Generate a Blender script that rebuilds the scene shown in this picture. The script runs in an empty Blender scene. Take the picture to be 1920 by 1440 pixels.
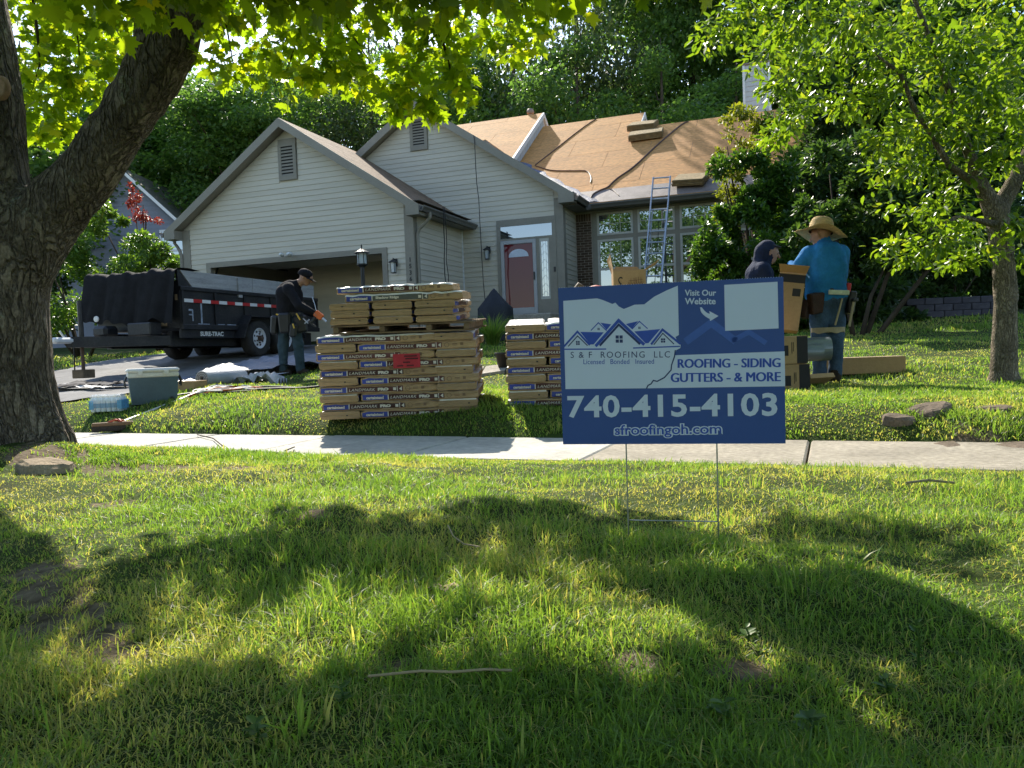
import bpy, math, random
import numpy as np
from mathutils import Vector, Matrix, Euler, noise
random.seed(7); rng = np.random.default_rng(11)
SC = bpy.context.scene
COL = SC.collection
R = math.radians
# ------------------------------------------------------------------ camera
CZ = 0.52                                   # eye height above the verge
FPX = 1450.0                                # focal length for a 1920 px wide picture
PITCH, ROLL = R(-2.57), R(-2.1)
cam_d = bpy.data.cameras.new('camera'); cam_d.sensor_width = 36; cam_d.lens = FPX/1920*36
cam_d.clip_start = .05; cam_d.clip_end = 2000
cam = bpy.data.objects.new('camera', cam_d); COL.objects.link(cam)
CM = (Matrix.Rotation(math.pi/2+PITCH, 3, 'X') @ Matrix.Rotation(ROLL, 3, 'Z'))
cam.matrix_world = Matrix.Translation((0, 0, CZ)) @ CM.to_4x4()
SC.camera = cam
# ------------------------------------------------------------------ daylight
SUN_EL, SUN_AZ = R(39.5), R(-14)              # azimuth measured from +Y towards +X
world = bpy.data.worlds.new('World'); SC.world = world; world.use_nodes = True
wn = world.node_tree; bg = wn.nodes['Background']
sky = wn.nodes.new('ShaderNodeTexSky'); sky.sky_type = 'NISHITA'; sky.sun_disc = False
sky.sun_elevation = SUN_EL; sky.sun_rotation = SUN_AZ; sky.air_density = 1.0; sky.dust_density = .5; sky.ozone_density = 1.0
wn.links.new(sky.outputs[0], bg.inputs[0]); bg.inputs[1].default_value = .15
sd = bpy.data.lights.new('sun', 'SUN'); sd.energy = 4.7; sd.angle = R(.53); sd.color = (1, .93, .80)
sun = bpy.data.objects.new('sun', sd); COL.objects.link(sun)
sdir = Vector((math.sin(SUN_AZ)*math.cos(SUN_EL), math.cos(SUN_AZ)*math.cos(SUN_EL), math.sin(SUN_EL)))
sun.rotation_euler = sdir.to_track_quat('Z', 'Y').to_euler(); sun.location = sdir*60
SC.view_settings.view_transform = 'Standard'; SC.view_settings.look = 'None'
SC.view_settings.exposure = 1.0; SC.view_settings.gamma = 1; SC.view_settings.use_curve_mapping = False
SC.cycles.max_bounces = 6; SC.cycles.diffuse_bounces = 3; SC.cycles.glossy_bounces = 3; SC.cycles.transmission_bounces = 3; SC.cycles.transparent_max_bounces = 6
SC.cycles.sample_clamp_indirect = 6
# ------------------------------------------------------------------ helpers
def W(px, py, Y):
    """world point that stands Y metres ahead on the line of sight of photo pixel (px, py)"""
    d = CM @ Vector(((px-960)/FPX, (720-py)/FPX, -1)); d *= Y/d.y
    return Vector((d.x, d.y, d.z+CZ))
QP = [-60, -9, -6.5, -5, -3.5, -2.3, -1.3, -1.1, 0, .07, .3, .8, 2, 3.6, 4.6, 6.8, 10.1, 13, 16, 30, 80, 400]
ZP = [-.9, -.72, -.6, -.54, -.53, -.57, -.655, -.685, -.685, -.63, -.53, -.46, -.44, -.43, -.31, -.06, .19, .40, .55, 1.5, 3.5, 10]
def qd(x, y): return (y+.413*x-5.89)*.924
def gz(x, y):
    """height of the ground"""
    x = np.asarray(x, float); y = np.asarray(y, float); q = qd(x, y)
    z = np.interp(q, QP, ZP)
    s = np.clip(q/3, 0, 1); s = s*s*(3-2*s)
    z = z-.10*np.tanh(x/4)*s
    z = z+.13*np.exp(-((x+3.05)**2+(y-4.6)**2)/.7)
    soft = np.clip(np.maximum(-1.25-q, q-.15)*2, 0, 1)*np.clip(8-np.abs(q), 0, 1)
    z = z+soft*(.014*np.sin(3.1*x+1.3*y)+.012*np.sin(1.7*x-4.3*y+1)+.008*np.sin(7.7*x+5.1*y)+.011*np.sin(11*x+6*y)*np.sin(9*y-5*x+1))
    return z+CZ
def G(x, y, dz=0): return Vector((x, y, float(gz(x, y))+dz))
def tag(o, label=None, cat=None, group=None, kind=None):
    if label: o['label'] = label
    if cat: o['category'] = cat
    if group: o['group'] = group
    if kind: o['kind'] = kind
    return o
def empty(name, loc=(0, 0, 0), rz=0, parent=None):
    o = bpy.data.objects.new(name, None); COL.objects.link(o); o.location = loc; o.rotation_euler = (0, 0, rz)
    o.empty_display_size = .1
    if parent: o.parent = parent
    return o
def link(name, me, parent=None, loc=None, rot=None):
    o = bpy.data.objects.new(name, me); COL.objects.link(o)
    if parent: o.parent = parent
    if loc is not None: o.location = loc
    if rot is not None: o.rotation_euler = rot
    return o
class MB:
    def __init__(s): s.v = []; s.f = []; s.m = []
    def add(s, vs, fs, mat=0):
        b = len(s.v); s.v += [tuple(v) for v in vs]
        for f in fs: s.f.append([b+i for i in f]); s.m.append(mat)
        return s
    def box(s, a, b, mat=0, M=None, c=0):
        """box from corner a to corner b, edges chamfered by c"""
        a, b = [min(p, q) for p, q in zip(a, b)], [max(p, q) for p, q in zip(a, b)]
        if c <= 0:
            vs = [(x, y, z) for x in (a[0], b[0]) for y in (a[1], b[1]) for z in (a[2], b[2])]
            fs = [(0, 1, 3, 2), (4, 6, 7, 5), (0, 4, 5, 1), (2, 3, 7, 6), (0, 2, 6, 4), (1, 5, 7, 3)]
        else:
            vs = []; ids = {}
            for ix in (0, 1):
                for iy in (0, 1):
                    for iz in (0, 1):
                        p = [(a, b)[ix][0], (a, b)[iy][1], (a, b)[iz][2]]; d = [c if i == 0 else -c for i in (ix, iy, iz)]
                        for ax in range(3):
                            q = [p[i]+(0 if i == ax else d[i]) for i in range(3)]; ids[ix, iy, iz, ax] = len(vs); vs.append(q)
            fs = []
            for ax in range(3):
                o1, o2 = [i for i in range(3) if i != ax]
                for e in (0, 1):
                    k = []
                    for p, q in ((0, 0), (1, 0), (1, 1), (0, 1)):
                        t = [0, 0, 0]; t[ax] = e; t[o1] = p; t[o2] = q; k.append(ids[t[0], t[1], t[2], ax])
                    fs.append(k)
                for p in (0, 1):
                    for q in (0, 1):
                        t0 = [0, 0, 0]; t0[o1] = p; t0[o2] = q; t1 = list(t0); t1[ax] = 1
                        fs.append([ids[(*t0, o1)], ids[(*t1, o1)], ids[(*t1, o2)], ids[(*t0, o2)]])
            for ix in (0, 1):
                for iy in (0, 1):
                    for iz in (0, 1): fs.append([ids[ix, iy, iz, k] for k in range(3)])
            cen = Vector([(p+q)/2 for p, q in zip(a, b)])
            for i, f in enumerate(fs):
                P = [Vector(vs[k]) for k in f]; n = (P[1]-P[0]).cross(P[2]-P[0]); m = sum(P, Vector())/len(P)
                if n.dot(m-cen) < 0: fs[i] = f[::-1]
        if M is not None: vs = [M @ Vector(v) for v in vs]
        return s.add(vs, fs, mat)
    def tube(s, pts, rad, n=8, mat=0, cap=True, ell=1.0):
        pts = [Vector(p) for p in pts]
        if not hasattr(rad, '__len__'): rad = [rad]*len(pts)
        rings = []; prev = None
        for i, p in enumerate(pts):
            d = (pts[min(i+1, len(pts)-1)]-pts[max(i-1, 0)]).normalized()
            if prev is None: x = d.orthogonal().normalized()
            else: x = (prev-d*prev.dot(d)).normalized()
            prev = x; y = d.cross(x)
            rings.append([p+(x*math.cos(2*math.pi*k/n)+y*math.sin(2*math.pi*k/n)*ell)*rad[i] for k in range(n)])
        vs = [v for r in rings for v in r]; fs = []
        for i in range(len(pts)-1):
            for k in range(n): fs.append([i*n+k, i*n+(k+1) % n, (i+1)*n+(k+1) % n, (i+1)*n+k])
        if cap: fs.append(list(range(n))[::-1]); fs.append([(len(pts)-1)*n+k for k in range(n)])
        return s.add(vs, fs, mat)
    def lathe(s, prof, n=24, mat=0, M=None, close=False):
        vs = [(r*math.cos(2*math.pi*k/n), r*math.sin(2*math.pi*k/n), z) for r, z in prof for k in range(n)]; fs = []
        for i in range(len(prof)-1+(1 if close else 0)):
            j = (i+1) % len(prof)
            for k in range(n): fs.append([i*n+k, i*n+(k+1) % n, j*n+(k+1) % n, j*n+k])
        if M is not None: vs = [M @ Vector(v) for v in vs]
        return s.add(vs, fs, mat)
    def prism(s, poly, off, mat=0):
        """polygon (3-D points) swept by vector off"""
        n = len(poly); off = Vector(off); P = [Vector(p) for p in poly]
        nn = Vector()
        for i in range(n): nn += P[i].cross(P[(i+1) % n])
        if nn.dot(off) > 0: P = P[::-1]
        vs = P+[p+off for p in P]
        fs = [list(range(n)), [2*n-1-i for i in range(n)]]+[[(i+1) % n, i, n+i, n+(i+1) % n] for i in range(n)]
        return s.add(vs, fs, mat)
    def build(s, name, mats, parent=None, loc=None, rot=None, smooth=False):
        me = bpy.data.meshes.new(name); me.from_pydata(s.v, [], s.f)
        for m in (mats if isinstance(mats, (list, tuple)) else [mats]): me.materials.append(m)
        if any(s.m): me.polygons.foreach_set('material_index', s.m)
        if smooth: me.polygons.foreach_set('use_smooth', [True]*len(s.f))
        me.update()
        return link(name, me, parent, loc, rot)
def npmesh(name, V, F, mats, tint=None, smooth=False, fmat=None):
    """mesh from numpy: F is (n,k) or a list of such arrays"""
    Fs = F if isinstance(F, list) else [F]
    me = bpy.data.meshes.new(name); me.vertices.add(len(V)); me.vertices.foreach_set('co', np.ascontiguousarray(V, dtype=np.float32).ravel())
    nl = sum(f.size for f in Fs); npol = sum(len(f) for f in Fs)
    me.loops.add(nl); me.polygons.add(npol)
    me.loops.foreach_set('vertex_index', np.concatenate([f.ravel() for f in Fs]).astype(np.int32))
    tot = np.concatenate([np.full(len(f), f.shape[1]) for f in Fs]); st = np.concatenate([[0], np.cumsum(tot)[:-1]])
    me.polygons.foreach_set('loop_start', st.astype(np.int32))
    if smooth: me.polygons.foreach_set('use_smooth', np.ones(npol, bool))
    for m in (mats if isinstance(mats, (list, tuple)) else [mats]): me.materials.append(m)
    if fmat is not None: me.polygons.foreach_set('material_index', fmat.astype(np.int32))
    if tint is not None:
        a = me.attributes.new('tint', 'FLOAT', 'POINT'); a.data.foreach_set('value', tint.astype(np.float32))
    me.update(calc_edges=True); me.validate()
    return me
# ------------------------------------------------------------------ materials
MATS = {}
def nt(name):
    m = bpy.data.materials.new(name); m.use_nodes = True; t = m.node_tree
    return m, t, t.nodes['Principled BSDF'], t.nodes['Material Output']
def N(t, kind, **kw):
    n = t.nodes.new('ShaderNode'+kind)
    for k, v in kw.items():
        if k.startswith('i_'):
            n.inputs[k[2:].replace('_', ' ')].default_value = v
        else: setattr(n, k, v)
    return n
def mat(name, col, rough=.6, var=.12, vs=3.0, bump=0, bs=40.0, spec=.4, metal=0, stretch=(1, 1, 1), obj=0, col2=None, fine=.06, coat=0):
    """procedural surface: two scales of colour variation, fine relief"""
    if name in MATS: return MATS[name]
    m, t, b, o = nt(name); L = t.links.new
    tc = N(t, 'TexCoord'); mp = N(t, 'Mapping'); mp.inputs['Scale'].default_value = stretch; L(tc.outputs['Object'], mp.inputs[0])
    n1 = N(t, 'TexNoise', i_Scale=vs, i_Detail=5.0, i_Roughness=.62); L(mp.outputs[0], n1.inputs[0])
    n2 = N(t, 'TexNoise', i_Scale=vs*14, i_Detail=3.0); L(mp.outputs[0], n2.inputs[0])
    mr = N(t, 'MapRange'); mr.inputs[1].default_value = .3; mr.inputs[2].default_value = .7; L(n1.outputs[0], mr.inputs[0])
    mx = N(t, 'Mix', data_type='RGBA'); c = col
    lo = [x*(1-var) for x in c]+[1]; hi = ([x*(1+var) for x in c] if col2 is None else list(col2))+[1]
    mx.inputs[6].default_value = lo; mx.inputs[7].default_value = hi; L(mr.outputs[0], mx.inputs[0])
    f2 = N(t, 'MapRange'); f2.inputs[1].default_value = .3; f2.inputs[2].default_value = .7; f2.inputs[3].default_value = 1-fine; f2.inputs[4].default_value = 1+fine
    L(n2.outputs[0], f2.inputs[0])
    mu = N(t, 'VectorMath', operation='SCALE'); L(mx.outputs[2], mu.inputs[0]); L(f2.outputs[0], mu.inputs['Scale'])
    out = mu.outputs[0]
    if obj:
        oi = N(t, 'ObjectInfo'); f3 = N(t, 'MapRange'); f3.inputs[3].default_value = 1-obj; f3.inputs[4].default_value = 1+obj; L(oi.outputs['Random'], f3.inputs[0])
        m3 = N(t, 'VectorMath', operation='SCALE'); L(out, m3.inputs[0]); L(f3.outputs[0], m3.inputs['Scale']); out = m3.outputs[0]
    L(out, b.inputs['Base Color']); b.inputs['Roughness'].default_value = rough; b.inputs['Metallic'].default_value = metal
    b.inputs['Specular IOR Level'].default_value = spec
    if coat: b.inputs['Coat Weight'].default_value = coat; b.inputs['Coat Roughness'].default_value = .15
    if bump:
        nb = N(t, 'TexNoise', i_Scale=bs, i_Detail=6.0); L(mp.outputs[0], nb.inputs[0])
        bp = N(t, 'Bump'); bp.inputs['Strength'].default_value = bump; bp.inputs['Distance'].default_value = .02; L(nb.outputs[0], bp.inputs['Height']); L(bp.outputs[0], b.inputs['Normal'])
    MATS[name] = m; return m
def leafmat(name, ca, cb, cc, trans=.45, tcol=None, rough=.45, spec=.35):
    """leaf blade: three colours picked by the leaf's own tint, light passes through"""
    m, t, b, o = nt(name); L = t.links.new
    at = N(t, 'Attribute'); at.attribute_name = 'tint'; oi = N(t, 'ObjectInfo')
    ad = N(t, 'Math', operation='ADD'); L(at.outputs['Fac'], ad.inputs[0])
    mm = N(t, 'Math', operation='MULTIPLY'); L(oi.outputs['Random'], mm.inputs[0]); mm.inputs[1].default_value = .35; L(mm.outputs[0], ad.inputs[1])
    cr = N(t, 'ValToRGB'); e = cr.color_ramp.elements; e[0].position = .1; e[0].color = (*ca, 1); e[1].position = .62; e[1].color = (*cb, 1)
    e2 = cr.color_ramp.elements.new(1.0); e2.color = (*cc, 1); L(ad.outputs[0], cr.inputs[0])
    L(cr.outputs[0], b.inputs['Base Color']); b.inputs['Roughness'].default_value = rough; b.inputs['Specular IOR Level'].default_value = spec
    tr = N(t, 'BsdfTranslucent'); mu = N(t, 'Mix', data_type='RGBA', blend_type='MULTIPLY'); mu.inputs[0].default_value = 1
    L(cr.outputs[0], mu.inputs[6]); mu.inputs[7].default_value = (*(tcol or (2.6, 2.3, .9)), 1); L(mu.outputs[2], tr.inputs[0])
    ms = N(t, 'MixShader'); ms.inputs[0].default_value = trans; L(b.outputs[0], ms.inputs[1]); L(tr.outputs[0], ms.inputs[2]); L(ms.outputs[0], o.inputs[0])
    MATS[name] = m; return m
def glassmat(name, tint=(.02, .025, .03), refl=.5, rough=.01):
    m, t, b, o = nt(name); L = t.links.new
    b.inputs['Base Color'].default_value = (*tint, 1); b.inputs['Roughness'].default_value = .4; b.inputs['Specular IOR Level'].default_value = .05
    gl = N(t, 'BsdfGlossy'); gl.inputs['Roughness'].default_value = rough; gl.inputs[0].default_value = (.95, .97, 1, 1)
    nz = N(t, 'TexNoise', i_Scale=1.3); bp = N(t, 'Bump'); bp.inputs['Strength'].default_value = .02; L(nz.outputs[0], bp.inputs['Height']); L(bp.outputs[0], gl.inputs['Normal'])
    ms = N(t, 'MixShader'); ms.inputs[0].default_value = refl; L(b.outputs[0], ms.inputs[1]); L(gl.outputs[0], ms.inputs[2]); L(ms.outputs[0], o.inputs[0])
    MATS[name] = m; return m
def text_mesh(body, size, extrude=.0004, bold=0.0, shear=0.0, space=1.0, ax='CENTER', ay='CENTER'):
    cu = bpy.data.curves.new('lettering', 'FONT'); cu.body = body; cu.size = size; cu.extrude = extrude; cu.offset = bold; cu.shear = shear
    cu.space_character = space; cu.align_x = ax; cu.align_y = ay; cu.resolution_u = 3
    ob = bpy.data.objects.new('lettering', cu); COL.objects.link(ob); bpy.context.view_layer.update()
    me = bpy.data.meshes.new_from_object(ob.evaluated_get(bpy.context.evaluated_depsgraph_get())); me.name = 'lettering'
    bpy.data.objects.remove(ob); bpy.data.curves.remove(cu)
    return me
def fit(me, w=None, h=None):
    """scale a lettering mesh (in its x-y plane) to a width and height"""
    co = np.empty(len(me.vertices)*3, np.float32); me.vertices.foreach_get('co', co); co = co.reshape(-1, 3)
    a, b = co.min(0), co.max(0); co[:, :2] -= (a[:2]+b[:2])/2
    if w: co[:, 0] *= w/(b[0]-a[0])
    if h: co[:, 1] *= h/(b[1]-a[1])
    me.vertices.foreach_set('co', co.ravel()); me.update(); return me
STAND = Matrix.Rotation(math.pi/2, 4, 'X')   # lettering lies in x-y, this stands it up facing -y
def surfnet(fn, lo, hi, h):
    """surface of fn < 0 as a quad mesh (naive surface nets)"""
    lo = np.array(lo, float); n = np.ceil((np.array(hi)-lo)/h).astype(int)+1
    ax = [lo[i]+np.arange(n[i])*h for i in range(3)]
    V = fn(*np.meshgrid(*ax, indexing='ij')).astype(np.float32)
    c = n-1; acc = np.zeros((*c, 3), np.float32); cnt = np.zeros(c, np.float32)
    def sl(o): return V[o[0]:o[0]+c[0], o[1]:o[1]+c[1], o[2]:o[2]+c[2]]
    corners = [(i, j, k) for i in (0, 1) for j in (0, 1) for k in (0, 1)]
    for a in corners:
        for d in range(3):
            if a[d]: continue
            b = list(a); b[d] = 1; va, vb = sl(a), sl(b); cr = (va < 0) != (vb < 0)
            t = np.where(cr, va/np.where(cr, va-vb, 1), 0)
            for k in range(3): acc[..., k] += np.where(cr, a[k]+(t if k == d else 0), 0)
            cnt += cr
    msk = cnt > 0; idx = -np.ones(c, np.int64); idx[msk] = np.arange(msk.sum())
    verts = (np.argwhere(msk)+acc[msk]/cnt[msk][:, None])*h+lo
    faces = []
    for d in range(3):
        o1, o2 = (d+1) % 3, (d+2) % 3
        s0 = [slice(1, -1)]*3; s0[d] = slice(0, -1); s1 = [slice(1, -1)]*3; s1[d] = slice(1, None)
        A, B = V[tuple(s0)] < 0, V[tuple(s1)] < 0
        for flip in (0, 1):
            e = np.argwhere(A & ~B) if not flip else np.argwhere(~A & B)
            if not len(e): continue
            base = e.copy(); base[:, o1] += 1; base[:, o2] += 1
            q = []
            for (p, r) in ((-1, -1), (0, -1), (0, 0), (-1, 0)):
                w = base.copy(); w[:, o1] += p; w[:, o2] += r; q.append(idx[w[:, 0], w[:, 1], w[:, 2]])
            q = np.stack(q, 1); faces.append(q if not flip else q[:, ::-1])
    return verts, np.concatenate(faces)
def capsule(X, Y, Z, a, b, r1, r2, sc=(1, 1, 1)):
    a = np.array(a, float); b = np.array(b, float)
    p = np.stack([X-a[0], Y-a[1], Z-a[2]], -1)/sc; ab = (b-a)/sc; L = max(ab @ ab, 1e-9)
    t = np.clip((p @ ab)/L, 0, 1)
    return np.sqrt(((p-t[..., None]*ab)**2).sum(-1))-(r1+(r2-r1)*t)
def smin(a, b, k):
    h = np.clip(.5+.5*(b-a)/k, 0, 1); return b*(1-h)+a*h-k*h*(1-h)
def blend(X, Y, Z, prims, far=.5, margin=.09):
    """union of tapered capsules (a, b, r1, r2, k): k is the blend width, 0 for a crease; each worked out only near itself"""
    d = np.full(X.shape, far); ax = (X[:, 0, 0], Y[0, :, 0], Z[0, 0, :])
    for a, b, r1, r2, k in prims:
        m = max(r1, r2)+margin; sl = tuple(slice(int(np.searchsorted(ax[i], min(a[i], b[i])-m)), int(np.searchsorted(ax[i], max(a[i], b[i])+m))) for i in range(3))
        e = capsule(X[sl], Y[sl], Z[sl], a, b, r1, r2); d[sl] = np.minimum(d[sl], e) if k == 0 else smin(d[sl], e, k)
    return d
def snoise(X, Y, Z, f, seed=0):
    """cheap smooth pseudo-noise"""
    r = np.random.default_rng(seed); s = 0
    for _ in range(6):
        k = r.normal(size=3); k *= f/np.linalg.norm(k)*r.uniform(.7, 1.4); s = s+np.sin(k[0]*X+k[1]*Y+k[2]*Z+r.uniform(0, 6.28))
    return s/6
def scatter(tv, tf, pos, M, scale):
    """copies of template (tv, list of face arrays) at pos with 3x3 matrices M"""
    k = len(tv); Vv = np.einsum('nij,kj->nki', M, tv)*scale[:, None, None]+pos[:, None, :]
    off = (np.arange(len(pos))*k)[:, None, None]
    return Vv.reshape(-1, 3), [(f[None]+off).reshape(-1, f.shape[1]) for f in tf]
def rot_from(dirv, roll):
    """matrices whose local y points along dirv, rolled about it"""
    y = dirv/np.linalg.norm(dirv, axis=1, keepdims=True); up = np.where(np.abs(y[:, 2:3]) > .95, [[1., 0, 0]], [[0, 0, 1.]])
    x = np.cross(y, up); x /= np.linalg.norm(x, axis=1, keepdims=True); z = np.cross(x, y)
    c, s = np.cos(roll)[:, None], np.sin(roll)[:, None]
    return np.stack([x*c+z*s, y, z*c-x*s], 2)
# ------------------------------------------------------------------ surfaces
M_soil = mat('lawn_soil', (.052, .062, .020), .95, .35, 1.6, .6, 60, .1, col2=(.050, .085, .016))
def soil_patches(m):
    t = m.node_tree; L = t.links.new; b = t.nodes['Principled BSDF']; src = b.inputs['Base Color'].links[0].from_socket
    at = N(t, 'Attribute'); at.attribute_name = 'tint'; tc = N(t, 'TexCoord'); nz = N(t, 'TexNoise', i_Scale=30.0, i_Detail=6.0); L(tc.outputs['Object'], nz.inputs[0])
    ad = N(t, 'Math', operation='ADD'); L(at.outputs['Fac'], ad.inputs[0]); L(nz.outputs[0], ad.inputs[1]); mr = N(t, 'MapRange'); mr.inputs[1].default_value = .85; mr.inputs[2].default_value = 1.1; L(ad.outputs[0], mr.inputs[0])
    cr = N(t, 'ValToRGB'); cr.color_ramp.elements[0].color = (.07, .052, .034, 1); cr.color_ramp.elements[1].color = (.20, .155, .11, 1); cr.color_ramp.elements[0].position = .3; cr.color_ramp.elements[1].position = .7; L(nz.outputs[0], cr.inputs[0])
    mx = N(t, 'Mix', data_type='RGBA'); L(mr.outputs[0], mx.inputs[0]); L(src, mx.inputs[6]); L(cr.outputs[0], mx.inputs[7]); L(mx.outputs[2], b.inputs['Base Color'])
soil_patches(M_soil)
DIRT = [(-1.28, 2.02, .09), (-1.14, 1.83, .095), (-1.0, 1.66, .095), (-.87, 1.52, .09), (-.75, 1.42, .07), (-.22, 1.28, .04), (.18, 1.22, .045), (.33, 1.17, .05), (-1.62, 3.05, .08), (-.62, 2.42, .05), (-2.1, 4.1, .2), (-1.75, 4.0, .14), (-2.6, 4.25, .24), (-1.4, 3.9, .1), (3.6, 4.75, .22), (2.8, 4.7, .17)]
M_conc = mat('pale_concrete', (.43, .41, .365), .85, .24, 1.4, .35, 160, .25, obj=.09, fine=.16)
M_conc2 = mat('tan_concrete', (.34, .30, .24), .88, .26, 2.0, .4, 190, .2, obj=.09, fine=.24)
M_drive = mat('driveway_concrete', (.19, .185, .18), .88, .35, .9, .25, 120, .2, fine=.1)
M_side = mat('vinyl_siding', (.59, .535, .425), .55, .10, .9, .05, 60, .35, stretch=(.4, .4, 4), obj=.015, fine=.02)
M_sidew = mat('white_siding', (.50, .50, .49), .55, .05, 1.2, 0, 60, .35, obj=.02)
M_trim = mat('taupe_trim', (.27, .245, .195), .6, .10, 1.5, .12, 90, .3, fine=.05)
M_trimw = mat('white_trim', (.72, .72, .70), .5, .05, 2)
M_gutter = mat('dark_gutter', (.115, .11, .095), .45, .15, 2.5, .05, 40, .45)
M_wframe = mat('window_vinyl', (.52, .50, .43), .45, .05, 2)
M_osb = mat('sheathing_board', (.55, .270, .088), .8, .14, 1.3, .25, 130, .2, stretch=(.5, 1.7, 1), obj=.07, fine=.30)
M_under = mat('grey_underlayment', (.22, .175, .15), .65, .35, 3.5, .3, 50, .45, fine=.2)
M_foil = mat('valley_membrane', (.10, .12, .18), .6, .6, 7, .8, 30, .25, fine=.3)
M_brick = mat('brown_brick', (.115, .075, .05), .85, .3, 8, .5, 90, .2, obj=.35, fine=.15)
M_mortar = mat('mortar', (.42, .36, .30), .9, .12, 12, .4, 120, .1)
M_dark = mat('dark_void', (.02, .02, .02), .9, .1, 3)
M_blackmetal = mat('black_metal', (.018, .019, .021), .45, .3, 6, .1, 60, .45)
M_lampglass = mat('lantern_glass', (.45, .50, .52), .2, .08, 4, spec=.6)
M_glass = glassmat('window_glass', (.03, .035, .035), .30)
M_doorglass = glassmat('storm_door_glass', (.15, .016, .022), .025)
M_red = mat('red_door_paint', (.30, .045, .05), .5, .1, 2)
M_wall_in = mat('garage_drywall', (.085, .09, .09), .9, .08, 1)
M_number = mat('bronze_number', (.03, .028, .025), .5, .1, 5)
M_chain = mat('dark_cord', (.012, .012, .013), .6, .2, 20)
M_hose = mat('brown_hose', (.10, .05, .03), .55, .25, 12)
# ------------------------------------------------------------------ ground
def axis(a, b, fa, fb, fine, coarse):
    return np.unique(np.round(np.concatenate([np.linspace(a, fa, coarse), np.arange(fa, fb, fine), np.linspace(fb, b, coarse)]), 4))
gx = np.unique(np.concatenate([axis(-170, 170, -9, 9, .13, 22), np.arange(-3, 2, .035)])); gy = np.unique(np.concatenate([axis(-60, 260, -1.5, 14, .12, 26), np.arange(.6, 4.6, .035)]))
GX, GY = np.meshgrid(gx, gy, indexing='ij'); GZ = gz(GX, GY)
qq = qd(GX, GY); GZ = np.where((qq > -1.12) & (qq < .02), GZ-.06, GZ)
ii = np.arange(GX.size).reshape(GX.shape)
gF = np.stack([ii[:-1, :-1], ii[1:, :-1], ii[1:, 1:], ii[:-1, 1:]], -1).reshape(-1, 4)
tag(link('lawn_ground', npmesh('lawn_ground', np.stack([GX, GY, GZ], -1).reshape(-1, 3), gF, M_soil, np.maximum.reduce([np.clip(1.6-np.hypot(GX-a_, GY-b_)/(c_*(1+.3*np.sin(17*GX+11*GY))), 0, 1) for a_, b_, c_ in DIRT]).ravel(), smooth=True)), kind='structure', label='sloping lawn soil between street and house', cat='ground')
# sidewalk: separate slabs with open joints
tdir = Vector((.9243, -.3817, 0)); ndir = Vector((.3817, .9243, 0)); s0 = Vector((.80, 5.56, 0))
walk = empty('sidewalk', (s0.x, s0.y, CZ-.67)); walk.rotation_euler = (0, 0, math.atan2(tdir.y, tdir.x))
tag(walk, 'pale concrete sidewalk crossing in front of the lawn', 'sidewalk', kind='structure')
for k in range(-9, 6):
    m = MB(); L0 = 1.25
    m.box((k*L0+.006, -1.10, -.12), ((k+1)*L0-.006, 0, random.uniform(-.003, .004)), c=.012)
    m.build('slab', M_conc if k < 0 else M_conc2, walk)
# driveway
rx_ = [(-2.25, 17.75), (-3.5, 12.5), (-5.0, 9.3), (-6.6, 7.4), (-8.0, 5.9), (-9.8, 2.4)]; lx_ = [(-8.2, 19.9), (-9.8, 14.4), (-11.4, 11.0), (-12.8, 9.2), (-14.2, 7.6), (-16, 4.0)]
tt = np.linspace(0, 5, 60); ss = np.linspace(0, 1, 24)
def itp(p): p = np.array(p); return np.stack([np.interp(tt, range(6), p[:, i]) for i in (0, 1)], -1)
A, B = itp(lx_), itp(rx_); DP = A[:, None]*(1-ss[None, :, None])+B[:, None]*ss[None, :, None]
DZ = gz(DP[..., 0], DP[..., 1])+.022
V = np.concatenate([DP, DZ[..., None]], -1).reshape(-1, 3); ii = np.arange(60*24).reshape(60, 24)
F = np.stack([ii[:-1, :-1], ii[:-1, 1:], ii[1:, 1:], ii[1:, :-1]], -1).reshape(-1, 4)
tag(link('driveway', npmesh('driveway', V, F[:, ::-1], M_drive, smooth=True)), 'grey concrete driveway under the dump trailer', 'driveway', kind='structure')
def on_drive(x, y):
    yy = np.array([p[1] for p in rx_])[::-1]; xx = np.array([p[0] for p in rx_])[::-1]; xl = np.array([p[0] for p in lx_])[::-1]; yl = np.array([p[1] for p in lx_])[::-1]
    return (x < np.interp(y, yy, xx)+.02) & (x > np.interp(y, yl, xl)) & (y < 19.5)
# ------------------------------------------------------------------ house
HO = Vector((-2.122, 17.717, CZ+.19)); HYAW = R(-19.5)
house = empty('house', HO, HYAW)
tag(house, 'single storey house with grey siding, open garage and stripped plywood roof', 'house')
HM = Matrix.Translation(HO) @ Matrix.Rotation(HYAW, 4, 'Z')
def H(x, y, z): return HM @ Vector((x, y, z))
def clip_half(poly, ax, val, keep_less):
    out = []; n = len(poly)
    for i in range(n):
        p, q = poly[i], poly[(i+1) % n]; ip = (p[ax] <= val) == keep_less or p[ax] == val; iq = (q[ax] <= val) == keep_less or q[ax] == val
        if ip: out.append(p)
        if ip != iq:
            t = (val-p[ax])/(q[ax]-p[ax]); out.append(tuple(p[k]+(q[k]-p[k])*t for k in range(len(p))))
    return out
def span(poly, z):
    xs = []
    for i in range(len(poly)):
        p, q = poly[i], poly[(i+1) % len(poly)]
        if (p[1]-z)*(q[1]-z) <= 0 and p[1] != q[1]: xs.append(p[0]+(q[0]-p[0])*(z-p[1])/(q[1]-p[1]))
    return (min(xs), max(xs)) if len(xs) > 1 else None
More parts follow.
